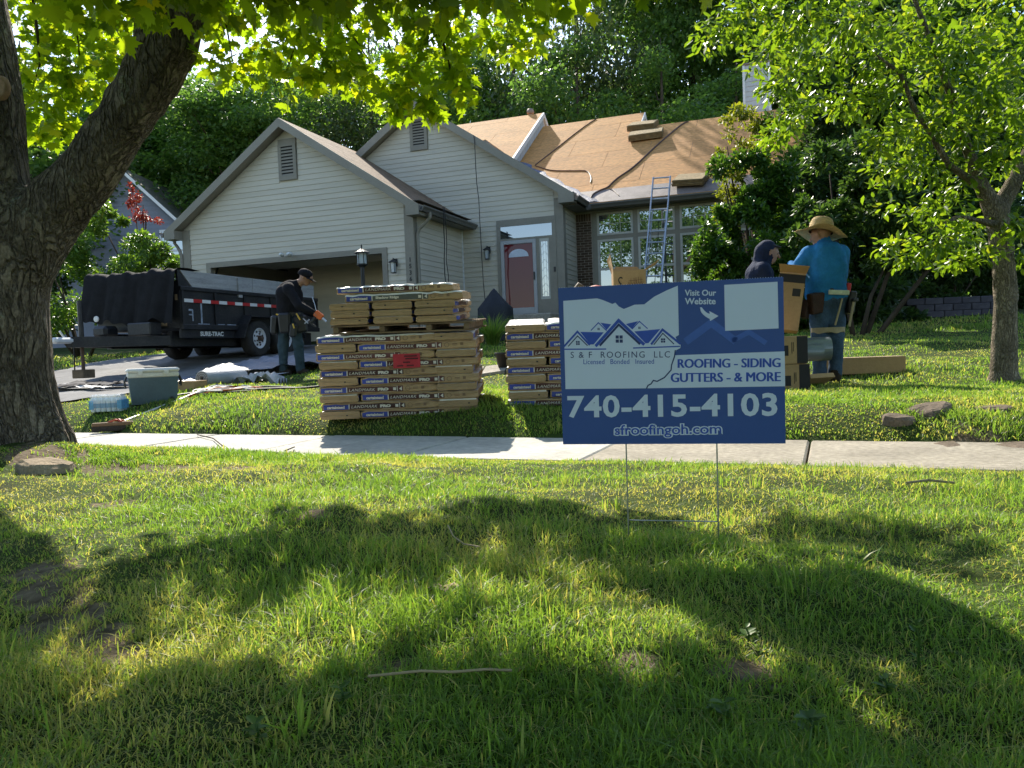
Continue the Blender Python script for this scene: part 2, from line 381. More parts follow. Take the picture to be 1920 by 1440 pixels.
def siding(parent, poly, opens, mp, material, course=.127, z0=None):
    zs = [p[1] for p in poly]; z = min(zs) if z0 is None else z0
    while z < max(zs)-.02:
        za, zb = z+.001, min(z+course, max(zs))-.001; z += course
        A, B = span(poly, za), span(poly, zb)
        if not A: continue
        if not B: B = ((A[0]+A[1])/2, (A[0]+A[1])/2)
        segs = [(A[0], A[1], B[0], B[1])]
        for xa, xb, zl, zh in opens:
            if zb <= zl+.03 or za >= zh-.03: continue
            new = []
            for s in segs:
                if xa > s[0]+.01 and xa > s[2]: new.append((s[0], min(s[1], xa), s[2], min(s[3], xa)))
                if xb < s[1]-.01 and xb < s[3]: new.append((max(s[0], xb), s[1], max(s[2], xb), s[3]))
                if (xa > s[1] or xb < s[0]) and s not in new: new = new or [s]
            segs = new
        for a0, a1, b0, b1 in segs:
            if a1-a0 < .02: continue
            vs = [mp(a0, za, .019), mp(a1, za, .019), mp(b1, zb, .005), mp(b0, zb, .005), mp(a0, za, 0), mp(a1, za, 0), mp(b1, zb, 0), mp(b0, zb, 0)]
            MB().add(vs, [(0, 1, 2, 3), (4, 5, 1, 0), (3, 2, 6, 7), (0, 3, 7, 4), (1, 5, 6, 2)]).build('siding_board', material, parent)
def front(y0): return lambda a, z, o: (a, y0-o, z)
def sidew(x0): return lambda a, z, o: (x0+o, a, z)
def part(name, m, boxes, parent=house, c=0):
    b = MB()
    for p, q in boxes: b.box(p, q, c=c)
    return b.build(name, m, parent)
GW, GP, GE, SL = 6.47, 5.46, 3.09, .665     # garage width, ridge height, eave height, slope
gpoly = [(-GW, -.3), (0, -.3), (0, GP-SL*GW/2-.14), (-GW/2, GP-.14), (-GW, GP-SL*GW/2-.14)]
ox0, ox1 = -5.66, -.80
w = MB(); w.box((-GW+.01, .0, -.3), (ox0, .12, 2.13)); w.box((ox1, .0, -.3), (-.01, .12, 2.13))
w.prism([(-GW+.01, 0, 2.13), (-.01, 0, 2.13), (-.01, 0, 3.15), (-GW/2, 0, GP-.17), (-GW+.01, 0, 3.15)], (0, .12, 0))
gfw = w.build('garage_front_wall', M_side, house)
siding(gfw, [(-GW+.2, -.3), (-.2, -.3), (-.2, GP-SL*(GW/2-.2)-.17), (-GW/2, GP-.17), (-GW+.2, GP-SL*(GW/2-.2)-.17)], [(ox0-.13, ox1+.13, -1, 2.26), (-GW/2-.27, -GW/2+.27, 4.02, 9)], front(0), M_side, z0=-.3)
part('corner_board', M_trim, [((-.2, -.035, -.3), (.03, .0, 3.12)), ((0.0, 0.0, -.3), (.03, .16, 3.10))])
part('corner_board', M_trim, [((-GW-.03, -.035, -.3), (-GW+.2, 0, 3.12))])
gsw = part('garage_side_wall', M_side, [((-.11, .125, -.3), (-.005, 2.87, 3.12))])
siding(gsw, [(.16, -.3), (2.85, -.3), (2.85, 3.08), (.16, 3.08)], [], sidew(-.005), M_side, z0=-.3)
part('garage_side_wall', M_side, [((-GW, .125, -.3), (-GW+.11, 6.2, 3.12))])
part('corner_board', M_trimw, [((.0, 2.80, -.3), (.03, 2.85, 3.0))])
# garage opening: casing, floor, inner walls, ceiling
part('garage_door_casing', M_trim, [((ox0-.13, -.04, -.3), (ox0, .10, 2.13)), ((ox1, -.04, -.3), (ox1+.13, .10, 2.13)), ((ox0-.13, -.04, 2.13), (ox1+.13, .10, 2.26))])
part('garage_floor', M_drive, [((-GW+.1, .0, -.25), (-.1, 6.2, .015))])
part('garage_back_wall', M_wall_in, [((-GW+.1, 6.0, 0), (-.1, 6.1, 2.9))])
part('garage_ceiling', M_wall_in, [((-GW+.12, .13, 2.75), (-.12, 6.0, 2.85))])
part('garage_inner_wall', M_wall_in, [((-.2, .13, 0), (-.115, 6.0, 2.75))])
# raised sectional door under the ceiling
gd = empty('garage_door', parent=house)
for k in range(4):
    m = MB(); m.box((ox0+.02, .35+k*.56, 2.30), (ox1-.02, .35+k*.56+.545, 2.35), c=.008); m.build('door_section', M_sidew, gd)
for x in (ox0-.02, ox1+.02): MB().tube([(x, .18, .1), (x, .18, 2.0), (x, .3, 2.25), (x, .6, 2.33), (x, 3.2, 2.33)], .022, 6).build('track', M_blackmetal, gd)
# garage clutter and bulbs
M_bulb, t_, b_, o_ = nt('lit_bulb'); b_.inputs['Emission Color'].default_value = (1, .78, .45, 1); b_.inputs['Emission Strength'].default_value = 6
fx = empty('ceiling_light', parent=house)
MB().tube([(-1.5, 2.7, 2.75), (-1.5, 2.7, 2.1)], .012, 6).build('stem', M_blackmetal, fx)
MB().tube([(-1.95, 2.7, 2.12), (-1.05, 2.7, 2.12)], .014, 6).build('arm', M_blackmetal, fx)
for x in (-1.62, -1.14):
    MB().lathe([(.01, .06), (.06, .05), (.13, -.02), (.125, -.03), (.05, .02), (.01, .03)], 16, M=Matrix.Translation((x, 2.7, 2.06)) @ Matrix.Rotation(.35, 4, 'Y')).build('shade', M_blackmetal, fx)
    MB().lathe([(.001, .05), (.05, .03), (.085, 0), (.07, -.03), (.001, -.045)], 14, M=Matrix.Translation((x, 2.7, 2.045)) @ Matrix.Rotation(.35, 4, 'Y')).build('bulb', M_bulb, fx, smooth=True)
sh = empty('shelf_unit', parent=house)
for z in (.5, 1.0): MB().box((-2.9, 5.4, z), (-1.2, 5.95, z+.03)).build('shelf', mat('shelf_wood', (.16, .11, .07)), sh)
for x in (-2.9, -1.24): MB().box((x, 5.4, 0), (x+.04, 5.95, 1.3)).build('post', MATS['shelf_wood'], sh)
cols = [(.10, .10, .11), (.16, .05, .03), (.05, .08, .14), (.2, .19, .16), (.12, .10, .06)]
for i in range(9):
    x = -2.82+.17*i+random.uniform(-.02, .02); z = 1.03 if i % 2 else .53
    MB().box((x, 5.45, z), (x+.13, 5.75, z+random.uniform(.18, .38)), c=.01).build('storage_box', mat('storage_%d' % (i % 5), cols[i % 5], .6), sh)
tr = empty('string_trimmer', parent=house)
MB().tube([(-1.85, 5.93, 1.85), (-1.87, 5.93, .35)], .016, 6).build('shaft', M_blackmetal, tr)
MB().box((-1.97, 5.82, 1.62), (-1.73, 5.97, 1.92), c=.03).build('motor', M_blackmetal, tr)
MB().tube([(-2.0, 5.88, 1.22), (-1.72, 5.88, 1.22)], .02, 6).build('handle', M_blackmetal, tr)
sc_ = empty('security_light', parent=house)
MB().box((-3.36, -.10, 2.27), (-3.24, -.02, 2.33), c=.01).build('base', M_trimw, sc_)
for x in (-3.42, -3.18): MB().lathe([(.001, 0), (.045, .0), (.05, .06), (.03, .12), (.001, .12)], 12, M=Matrix.Translation((x, -.14, 2.27)) @ Matrix.Rotation(R(80), 4, 'X')).build('lamp_head', M_trimw, sc_)
def gable_vent(xc, y0, z0, z1, wi, ztop):
    v = empty('gable_vent', parent=house)
    h = wi/2+.085
    MB().box((xc-h, y0-.03, z0-.10), (xc+h, y0, ztop)).build('surround', M_trim, v)
    MB().box((xc-wi/2, y0-.034, z0), (xc+wi/2, y0-.031, z1)).build('backing', M_dark, v)
    fr = MB(); fr.box((xc-h, y0-.05, z0-.10), (xc-wi/2, y0-.0345, z1+.05)); fr.box((xc+wi/2, y0-.05, z0-.10), (xc+h, y0-.0345, z1+.05)); fr.box((xc-wi/2, y0-.05, z0-.10), (xc+wi/2, y0-.0345, z0)); fr.box((xc-wi/2, y0-.05, z1), (xc+wi/2, y0-.0345, z1+.05)); fr.build('frame', M_trim, v)
    n = 9; p = (z1-z0)/n
    for k in range(n):
        z = z0+p*k
        MB().add([(xc-wi/2, y0-.052, z), (xc+wi/2, y0-.052, z), (xc+wi/2, y0-.0345, z+p*.62), (xc-wi/2, y0-.0345, z+p*.62), (xc-wi/2, y0-.044, z), (xc+wi/2, y0-.044, z), (xc+wi/2, y0-.0345, z+p*.42), (xc-wi/2, y0-.0345, z+p*.42)], [(0, 1, 2, 3), (4, 5, 1, 0), (7, 6, 5, 4)]).build('slat', M_trim, v)
gable_vent(-GW/2, -.005, 4.16, 4.86, .33, GP-.42)
# roofs --------------------------------------------------------------
def panels(parent, poly, zf, origin, ex, ey, material, tilt):
    """4x8 ft sheathing sheets over plan polygon poly; ex along the eave, ey up the slope"""
    ex = Vector(ex); ey = Vector(ey); o = Vector(origin)
    uv = [((Vector(p)-o).dot(ex), (Vector(p)-o).dot(ey)) for p in poly]
    wu, wv = 2.44, 1.22*math.cos(math.atan(tilt)); us = [p[0] for p in uv]; vs_ = [p[1] for p in uv]
    j = math.floor(min(vs_)/wv)
    while j*wv < max(vs_):
        i = math.floor(min(us)/wu)-1
        while i*wu < max(us)+wu:
            u0 = i*wu+(wu/2 if j % 2 else 0); c = uv
            for ax, val, less in ((0, u0+.005, False), (0, u0+wu-.005, True), (1, j*wv+.005, False), (1, (j+1)*wv-.005, True)):
                c = clip_half(c, ax, val, less)
                if len(c) < 3: break
            if len(c) >= 3:
                xs = [p[0] for p in c]; ys = [p[1] for p in c]
                if max(xs)-min(xs) > .05 and max(ys)-min(ys) > .05:
                    pts = [o+ex*p[0]+ey*p[1] for p in c]; dz = random.uniform(-.001, .002)
                    MB().prism([(p.x, p.y, zf(p.x, p.y)+.002+dz) for p in pts], (0, 0, .012)).build('sheathing_panel', material, parent)
            i += 1
        j += 1
def roof(name, poly, zf, ex, ey, tilt, th=.13, material=None):
    r = MB().prism([(x, y, zf(x, y)) for x, y in poly], (0, 0, -th)).build(name, M_trim, house)
    panels(r, poly, zf, poly[0], ex, ey, material or M_osb, tilt); return r
gzr = lambda x, y: GP-.012-SL*abs(x+GW/2)
M_felt = mat('brown_felt', (.20, .135, .085), .85, .3, 4, .5, 60, .2, fine=.25)
groof = roof('garage_roof', [(.33, -.30), (.33, 5.0), (-GW/2, 5.0), (-GW/2, -.30)], gzr, (0, 1), (-1, 0), SL, material=M_felt)
roof('garage_roof', [(-GW-.33, -.30), (-GW/2, -.30), (-GW/2, 6.4), (-GW-.33, 6.4)], gzr, (0, 1), (1, 0), SL)
def rake(x0, z0, x1, z1, y, name='rake_board', h=.2, m=M_trim, th=.03):
    MB().prism([(x0, y, z0-h), (x1, y, z1-h), (x1, y, z1+.012), (x0, y, z0+.012)], (0, -th, 0)).build(name, m, house)
for sgn in (-1, 1): rake(-GW/2+sgn*(GW/2+.33), GE-.01, -GW/2+sgn*.0, GP-.01, -.302)
def soffit(x0, z0, x1, z1, ya, yb): MB().prism([(x0, ya, z0), (x1, ya, z1), (x1, yb, z1), (x0, yb, z0)], (0, 0, -.012)).build('soffit', M_trim, house)
part('eave_return', M_trim, [((.0, -.335, 2.88), (.33, -.037, 3.10))]); part('eave_return', M_trim, [((-GW-.33, -.335, 2.88), (-GW, -.037, 3.10))])
def gutter(a, b, out, name='gutter', caps=True):
    """K-style gutter along a-b, projecting in direction out"""
    a, b, out = Vector(a), Vector(b), Vector(out); up = Vector((0, 0, 1))
    prof = [(0, 0), (0, -.11), (.06, -.12), (.085, -.07), (.12, -.03), (.12, .0), (.108, .0), (.108, -.025), (.075, -.06), (.055, -.105), (.012, -.098), (.012, 0)]
    MB().prism([a+out*p+up*q for p, q in prof], b-a).build(name, M_gutter, house)
gutter((.345, -.34, 3.07), (.345, 2.84, 3.07), (1, 0, 0))
part('soffit', M_gutter, [((.035, -.0, 2.95), (.33, 2.84, 2.965))])
gutter((-GW-.345, -.34, 3.07), (-GW-.345, 6.3, 3.07), (-1, 0, 0))
MB().tube([(.40, .08, 2.98), (.40, .08, 2.86), (.30, .08, 2.76), (.12, .08, 2.62), (.075, .08, 2.5), (.075, .08, 0)], .042, 8, ell=.8).build('downspout', M_trim, house)
MB().tube([(-GW-.40, .10, 2.98), (-GW-.40, .10, 2.86), (-GW-.30, .08, 2.76), (-GW-.10, -.06, 2.62), (-GW-.06, -.06, 2.5), (-GW-.06, -.06, 0)], .042, 8, ell=.8).build('downspout', M_trim, house)
# dark starter strip left along the garage roof
part('starter_strip', M_gutter, [((.16, -.28, 3.197), (.32, 2.8, 3.204))])
# entry section ------------------------------------------------------
EY, EX, EP, EZ, ES = 2.87, 2.73, -1.12, 6.40, .667
ezr = lambda x, y: EZ-.012-ES*abs(x-EP)
ewall = MB(); ewall.prism([(-4.9, EY, -.1), (EX-.01, EY, -.1), (EX-.01, EY, EZ-ES*(EX-EP)-.17), (EP, EY, EZ-.17), (-4.9, EY, EZ-ES*(EP+4.9)-.17)], (0, .12, 0))
ewall = ewall.build('entry_wall', M_side, house)
dx0, dx1, dz0, dz1 = .98, 2.56, .68, 3.12
siding(ewall, [(-4.9, .6), (EX-.2, .6), (EX-.2, EZ-ES*(EX-.2-EP)-.17), (EP, EZ-.17), (-4.9, EZ-ES*(EP+4.9)-.17)], [(dx0, dx1, 0, dz1), (EP-.27, EP+.27, 5.15, 9)], front(EY), M_side, z0=-.05+.127*5)
siding(ewall, [(.02, -.1), (EX-.2, -.1), (EX-.2, .55), (.02, .55)], [], front(EY), M_side, z0=-.1)
part('corner_board', M_trim, [((EX-.2, EY-.035, -.1), (EX+.03, EY, 3.55)), ((EX, EY, -.1), (EX+.03, EY+.2, 3.5))])
gable_vent(EP, EY-.005, 5.27, 5.92, .33, EZ-.44)
eroof = roof('entry_roof', [(EX+.40, EY-.30), (EX+.40, 9.2), (EP, 9.2), (EP, EY-.30)], ezr, (0, 1), (-1, 0), ES)
roof('entry_roof', [(-5.3, EY-.30), (EP, EY-.30), (EP, 9.2), (-5.3, 9.2)], ezr, (0, 1), (1, 0), ES)
rake(EX+.40, EZ-ES*(EX+.40-EP)-.01, EP, EZ-.01, EY-.302, h=.21); rake(-5.3, EZ-ES*(EP+5.3)-.01, EP, EZ-.01, EY-.302, h=.21)
part('eave_return', M_trim, [((EX+.005, EY-.337, 3.36), (EX+.40, EY-.037, 3.60))])
esw = part('entry_side_wall', M_side, [((EX-.1, EY+.125, -.1), (EX-.005, 4.21, 3.5))])
siding(esw, [(EY+.2, -.1), (4.19, -.1), (4.19, 3.42), (EY+.2, 3.42)], [], sidew(EX-.005), M_side, z0=-.1)
# front door assembly
cas = part('door_casing', M_trim, [((dx0, EY-.05, dz0-.02), (1.08, EY-.0, dz1)), ((2.46, EY-.05, dz0-.02), (dx1, EY, dz1)), ((1.08, EY-.05, 2.95), (2.46, EY, dz1)), ((1.08, EY-.045, 2.58), (2.46, EY, 2.64)), ((2.03, EY-.045, dz0), (2.12, EY, 2.58)), ((2.37, EY-.045, dz0), (2.46, EY, 2.58)), ((2.12, EY-.04, dz0), (2.37, EY, 1.05))])
part('transom', M_glass, [((1.08, EY-.03, 2.64), (2.46, EY-.012, 2.95))])
sl = empty('sidelight', parent=house)
MB().box((2.16, EY-.03, 1.12), (2.33, EY-.012, 2.50)).build('pane', glassmat('leaded_glass', (.05, .08, .07), .35, .15), sl)
fr = MB()
for p, q in (((2.12, 1.05), (2.16, 2.58)), ((2.33, 1.05), (2.37, 2.58)), ((2.16, 1.05), (2.33, 1.12)), ((2.16, 2.5), (2.33, 2.58))): fr.box((p[0], EY-.038, p[1]), (q[0], EY-.005, q[1]))
fr.build('frame', M_wframe, sl)
came = MB()
for k in range(7): came.tube([(2.16+.0, EY-.034, 1.15+k*.2), (2.245, EY-.034, 1.25+k*.2), (2.33, EY-.034, 1.15+k*.2)], .005, 4)
came.box((2.205, EY-.036, 1.12), (2.21, EY-.031, 2.5)); came.box((2.28, EY-.036, 1.12), (2.285, EY-.031, 2.5)); came.build('came', M_trimw, sl)
door = empty('front_door', parent=house)
MB().box((1.12, EY-.012, .72), (1.99, EY-.004, 2.55)).build('door_slab', M_red, door)
fr = MB()
for p, q in (((1.08, .70), (1.17, 2.58)), ((1.94, .70), (2.03, 2.58)), ((1.17, 2.49), (1.94, 2.58)), ((1.17, .70), (1.94, .86))): fr.box((p[0], EY-.07, p[1]), (q[0], EY-.014, q[1]), c=.006)
fr.build('storm_door_frame', mat('storm_door_grey', (.40, .40, .40), .4, .05), door)
MB().box((1.17, EY-.04, .86), (1.94, EY-.032, 2.49)).build('storm_door_glass', M_doorglass, door)
fan = MB(); n = 10
fan.prism([(1.555+.27*math.cos(math.pi*k/n), EY-.0425, 2.16+.20*math.sin(math.pi*k/n)) for k in range(n+1)], (0, -.003, 0)); fan.build('fan_light', mat('fan_light_glass', (.50, .56, .66), .2), door)
MB().box((1.955, EY-.11, 1.55), (1.985, EY-.07, 1.75), c=.006).build('handle', M_blackmetal, door)
part('doorbell', M_blackmetal, [((2.485, EY-.075, 1.72), (2.53, EY-.05, 1.84))], c=.005)
part('door_step', M_conc2, [((.7, EY-1.3, -.3), (2.72, EY-.04, .64))], c=.02)
part('door_step', M_conc2, [((.7, EY-1.65, -.3), (2.72, EY-1.3, .30))], c=.02)
def wall_lantern(x, y, z, s=1.0):
    l = empty('wall_lantern', (x, y, z), parent=house)
    MB().box((-.05*s, -.02, -.02*s), (.05*s, 0, .16*s), c=.008).build('wall_plate', M_blackmetal, l)
    MB().tube([(0, -.02, .08*s), (0, -.06*s, .15*s), (0, -.13*s, .16*s), (0, -.13*s, .12*s)], .011*s, 6).build('arm', M_blackmetal, l)
    MB().lathe([(.001, .15), (.02, .13), (.115, .075), (.12, .06), (.07, .06)], 4, M=Matrix.Translation((0, -.13*s, 0)) @ Matrix.Rotation(R(45), 4, 'Z') @ Matrix.Scale(s, 4)).build('roof', M_blackmetal, l)
    MB().lathe([(.06, .06), (.048, -.16), (.001, -.16)], 4, M=Matrix.Translation((0, -.13*s, 0)) @ Matrix.Rotation(R(45), 4, 'Z') @ Matrix.Scale(s, 4)).build('glass', M_lampglass, l)
    f = MB()
    for k in range(4):
        a = R(45+90*k); f.tube([(.074*s*math.cos(a), -.13*s+.074*s*math.sin(a), .06*s), (.06*s*math.cos(a), -.13*s+.06*s*math.sin(a), -.17*s)], .007*s, 4)
    f.lathe([(.001, -.19), (.07, -.18), (.07, -.16), (.001, -.16)], 4, M=Matrix.Translation((0, -.13*s, 0)) @ Matrix.Rotation(R(45), 4, 'Z') @ Matrix.Scale(s, 4)); f.build('cage', M_blackmetal, l)
wall_lantern(-.46, -.02, 1.82); wall_lantern(.74, EY-.02, 2.32)
for k, ch in enumerate('1536'):
    o = link('house_number', fit(text_mesh(ch, .13, .004, .003), None, .105), house, (-.085, -.04, 1.93-k*.145), (math.pi/2, 0, 0)); o.data.materials.append(M_number)
# great room --------------------------------------------------------
WY = 4.21
part('great_room_wall', M_trim, [((EX, WY+.02, -.1), (8.3, WY+.14, 3.45))])
part('great_room_side_wall', M_side, [((8.2, WY+.14, -.1), (8.3, 11.5, 3.5))])
bp = part('brick_pier', M_mortar, [((EX+.001, WY-.02, -.1), (3.17, WY+.019, 3.32))])
bme = MB().box((0, -.012, 0), (.194, 0, .057), c=.004); bmeh = MB().box((0, -.012, 0), (.094, 0, .057), c=.004); bsold = MB().box((0, -.012, 0), (.057, 0, .194), c=.004)
def bmesh(b, n): o = b.build(n, M_brick); me = o.data; bpy.data.objects.remove(o); return me
bme, bmeh, bsold = bmesh(bme, 'brick'), bmesh(bmeh, 'brick'), bmesh(bsold, 'brick')
z = .5; r = 0
while z < 3.05:
    x = EX+.012
    for q in ([bme, bme] if r % 2 else [bmeh, bme, bmeh]):
        link('brick', q, bp, (x, WY-.02, z)); x += (.194 if q is bme else .094)+.014
    z += .067; r += 1
for k in range(6): link('brick', bsold, bp, (EX+.014+k*.068, WY-.02, z+.004))
part('frieze_board', M_trim, [((EX+.03, WY-.05, 3.32), (8.3, WY+.019, 3.45))])
def window(x0, x1, z0, z1, sash=False):
    wd = empty('window', parent=house); y = WY
    f = MB(); t = .055
    f.box((x0, y-.045, z0), (x0+t, y+.015, z1)); f.box((x1-t, y-.045, z0), (x1, y+.015, z1)); f.box((x0+t, y-.045, z0), (x1-t, y+.015, z0+t)); f.box((x0+t, y-.045, z1-t), (x1-t, y+.015, z1))
    panes = [(z0+t, z1-t)]
    if sash:
        zm = z0+(z1-z0)*.52; f.box((x0+t, y-.04, zm-.03), (x1-t, y+.015, zm+.03)); panes = [(z0+t, zm-.03), (zm+.03, z1-t)]
    f.build('frame', M_wframe, wd)
    for i, (a, b) in enumerate(panes):
        yo = y-.018+(.012 if sash and i else 0)
        o = MB().box((x0+t, yo, a), (x1-t, yo+.006, b)).build('pane', M_glass, wd); o.rotation_euler = (0, 0, 0)
        g = MB(); wx = (x1-x0-2*t)
        for k in (1, 2): g.box((x0+t+wx*k/3-.007, yo-.009, a), (x0+t+wx*k/3+.007, yo-.002, b))
        if not sash or i: g.box((x0+t, yo-.0115, (a+b)/2-.007), (x1-t, yo-.0092, (a+b)/2+.007))
        if not (sash and i == 0): g.build('muntin', M_wframe, wd)
for k in range(4):
    x0 = 3.31+k*1.075
    window(x0, x0+.95, 2.71, 3.30); window(x0, x0+.95, 1.0, 2.60, True)
mu = MB()
mu.box((3.175, WY-.03, .5), (3.31, WY+.018, 3.32)); mu.box((3.31, WY-.03, 2.60), (7.6, WY+.018, 2.71)); mu.box((3.31, WY-.03, .86), (7.6, WY+.018, 1.0))
for k in range(4): mu.box((3.31+k*1.075+.95, WY-.0305, 1.0), (3.31+(k+1)*1.075, WY+.018, 3.32))
mu.build('mullion', M_trim, house)
mzr = lambda x, y: 3.5-.012+.667*(y-3.76)
r1, r2, xs, xe, xl = 9.44, 8.28, 3.79, 8.6, .36
vx = EX+.40
mroof = roof('main_roof', [(vx, 3.76), (xe, 3.76), (xe, r2), (xs, r2), (xs, r1), (xl, r1), (xl, 6.75)], mzr, (1, 0), (0, 1), .667)
bk = MB(); bk.prism([(xl, r1, mzr(0, r1)), (xs, r1, mzr(0, r1)), (xs, 13.5, mzr(0, r1)-.667*(13.5-r1)), (xl, 13.5, mzr(0, r1)-.667*(13.5-r1))], (0, 0, -.13)); bk.build('back_roof', M_osb, house)
bk = MB(); bk.prism([(xs, r2, mzr(0, r2)), (xe, r2, mzr(0, r2)), (xe, 12.5, mzr(0, r2)-.667*(12.5-r2)), (xs, 12.5, mzr(0, r2)-.667*(12.5-r2))], (0, 0, -.13)); bk.build('back_roof', M_osb, house)
# end of the higher ridge, seen above the lower one
e = MB(); zr = mzr(0, r1); e.prism([(xs-.02, r2-.3, mzr(0, r2-.3)-.05), (xs-.02, r1, zr-.13), (xs-.02, 12.4, zr-.13-.667*(12.4-r1))], (.016, 0, 0)); e.build('ridge_end_wall', M_sidew, house)
MB().prism([(xs+.0, r1, zr+.02), (xs, r1, zr-.17), (xs, 12, zr-.17-.667*(12-r1)), (xs, 12, zr+.02-.667*(12-r1))], (.03, 0, 0)).build('rake_board', M_trimw, house)
MB().prism([(xs+.0, r1, zr+.02), (xs, r1, zr-.15), (xs, r2+.2, mzr(0, r2+.2)-.12), (xs, r2+.2, mzr(0, r2+.2)+.02)], (.03, 0, 0)).build('rake_board', M_trimw, house)
# membrane along the eave and in the valley
MB().prism([(vx-.25, 3.77, mzr(0, 3.77)+.017), (xe, 3.77, mzr(0, 3.77)+.017), (xe, 4.42, mzr(0, 4.42)+.017), (vx-1.05, 4.42, mzr(0, 4.42)+.017)], (0, 0, .004)).build('underlayment', M_under, house)
vm = MB(); nseg = 16; pts = []
for k in range(nseg+1):
    y = 3.80+(6.9-3.80)*k/nseg; xv = EP+(EZ-.012-mzr(0, y))/ES; wv = .30+.10*math.sin(k*1.9)+.05*math.sin(k*4.3)
    pts.append(((xv-.05, y, mzr(0, y)+.03), (xv+wv*.5, y-.02, mzr(0, y-.02)+.055+.02*math.sin(k*2.7)), (xv+wv, y-.04, mzr(0, y-.04)+.026)))
vs = [p for t in pts for p in t]; fs = []
for k in range(nseg):
    for j in (0, 1): fs.append((k*3+j, k*3+j+1, (k+1)*3+j+1, (k+1)*3+j))
vm.add(vs, fs); vm.build('valley_membrane', M_foil, house, smooth=True)
gutter((vx+.16, 3.74, 3.47), (xe, 3.74, 3.47), (0, -1, 0)); gutter((EX+.415, EY-.33, 3.51), (EX+.415, 3.62, 3.51), (1, 0, 0))
part('soffit', M_gutter, [((EX+.03, 3.76, 3.36), (xe, WY-.05, 3.372))]); part('soffit', M_gutter, [((EX+.03, EY-.0, 3.345), (EX+.40, 3.76, 3.357))])
part('fascia', M_gutter, [((vx, 3.742, 3.34), (xe, 3.76, 3.49))])
# higher roof on the left with its exposed end
lzr = lambda x, y: mzr(x, y)+.45
lroof = roof('upper_roof', [(xl, 6.07), (xl, r1), (-3.0, r1), (-3.0, 6.1), (EP, 7.8)], lzr, (1, 0), (0, 1), .667)
MB().prism([(xl, r1, lzr(0, r1)), (-3, r1, lzr(0, r1)), (-3, 13, lzr(0, r1)-.667*(13-r1)), (xl, 13, lzr(0, r1)-.667*(13-r1))], (0, 0, -.13)).build('back_roof', M_osb, house)
sw = MB().prism([(xl-.03, 6.1, mzr(0, 6.1)-.1), (xl-.03, r1, mzr(0, r1)-.1), (xl-.03, 12.5, mzr(0, r1)-.1-.667*(12.5-r1)), (xl-.03, 12.5, lzr(0, r1)-.1-.667*(12.5-r1)), (xl-.03, r1, lzr(0, r1)-.1), (xl-.03, 6.1, lzr(0, 6.1)-.1)], (.02, 0, 0)).build('upper_end_wall', M_sidew, house)
for k in range(26):
    y = 6.25+k*.125; zz = mzr(0, y)
    MB().prism([(xl-.01, y, zz+.02), (xl-.01, y+.115, zz+.02+.077), (xl-.01, y+.115, zz+.077+.32), (xl-.01, y, zz+.32)], (.014+.006*(k % 2), 0, 0)).build('siding_board', M_sidew, sw)
MB().prism([(xl, 6.0, lzr(0, 6.0)+.018), (xl, r1, lzr(0, r1)+.018), (xl, r1, lzr(0, r1)-.15), (xl, 6.0, lzr(0, 6.0)-.15)], (.06, 0, 0)).build('rake_board', M_trimw, house)
MB().prism([(xl, r1, lzr(0, r1)+.018), (xl, 10.6, lzr(0, r1)-.667*1.16+.018), (xl, 10.6, lzr(0, r1)-.667*1.16-.15), (xl, r1, lzr(0, r1)-.15)], (.06, 0, 0)).build('rake_board', M_trimw, house)
pv = empty('roof_vent_pipe', (-.12, 9.6, lzr(0, r1)-.2), parent=house)
MB().lathe([(.07, 0), (.07, .36), (.001, .36)], 14).build('pipe', mat('rusty_vent', (.28, .20, .16), .6, .2), pv)
MB().lathe([(.001, .46), (.09, .45), (.125, .38), (.125, .30), (.08, .27), (.07, .27)], 14).build('cap', MATS['rusty_vent'], pv, smooth=True)
ch = empty('chimney', (6.86, 9.3, 0), parent=house)
cw = MB().box((0, 0, 4), (.80, .9, 8.25)).build('chase', M_sidew, ch)
siding(ch, [(.06, 5.5), (.74, 5.5), (.74, 8.2), (.06, 8.2)], [], front(0), M_sidew, z0=5.5, course=.15)
MB().box((-.01, -.03, 4), (.06, 0, 8.25)).build('corner_board', M_trimw, ch); MB().box((.74, -.03, 4), (.81, 0, 8.25)).build('corner_board', M_trimw, ch)
MB().box((-.05, -.05, 8.25), (.85, .95, 8.31), c=.01).build('cap', mat('copper_cap', (.22, .16, .13), .5), ch)
# cords hanging down the wall, air hoses on the roof
def cord(pts, r, m, name, label, cat, group=None, n=6):
    b = MB().tube(pts, r, n); o = b.build(name, m); return tag(o, label, cat, group)
def wig(a, b, n, amp, seed):
    rr = random.Random(seed); a, b = Vector(a), Vector(b); return [a.lerp(b, k/n)+Vector((rr.uniform(-1, 1), rr.uniform(-1, 1)*.3, 0))*amp*(0 if k in (0, n) else 1) for k in range(n+1)]
cord([H(.49, .62, 3.17), H(.50, .62, 3.05)]+[H(*p) for p in wig((.50, .62, 3.0), (.47, .60, .2), 8, .02, 3)], .011, M_chain, 'safety_rope', 'dark rope hanging from gutter over the garage side wall, left strand', 'rope', 'ropes hanging from the gutter')
cord([H(.49, .70, 3.17), H(.50, .70, 3.05)]+[H(*p) for p in wig((.50, .70, 3.0), (.50, .72, .2), 8, .02, 5)], .009, M_chain, 'safety_rope', 'thin dark rope hanging from gutter over the garage side wall, right strand', 'rope', 'ropes hanging from the gutter')
cord([H(.58, EY-.36, 5.27), H(.60, EY-.37, 5.1)]+[H(*p) for p in wig((.60, EY-.37, 4.9), (.72, EY-.34, .7), 10, .015, 8)], .010, M_chain, 'power_cable', 'single dark cord hanging down the entry gable beside the lantern', 'cord')
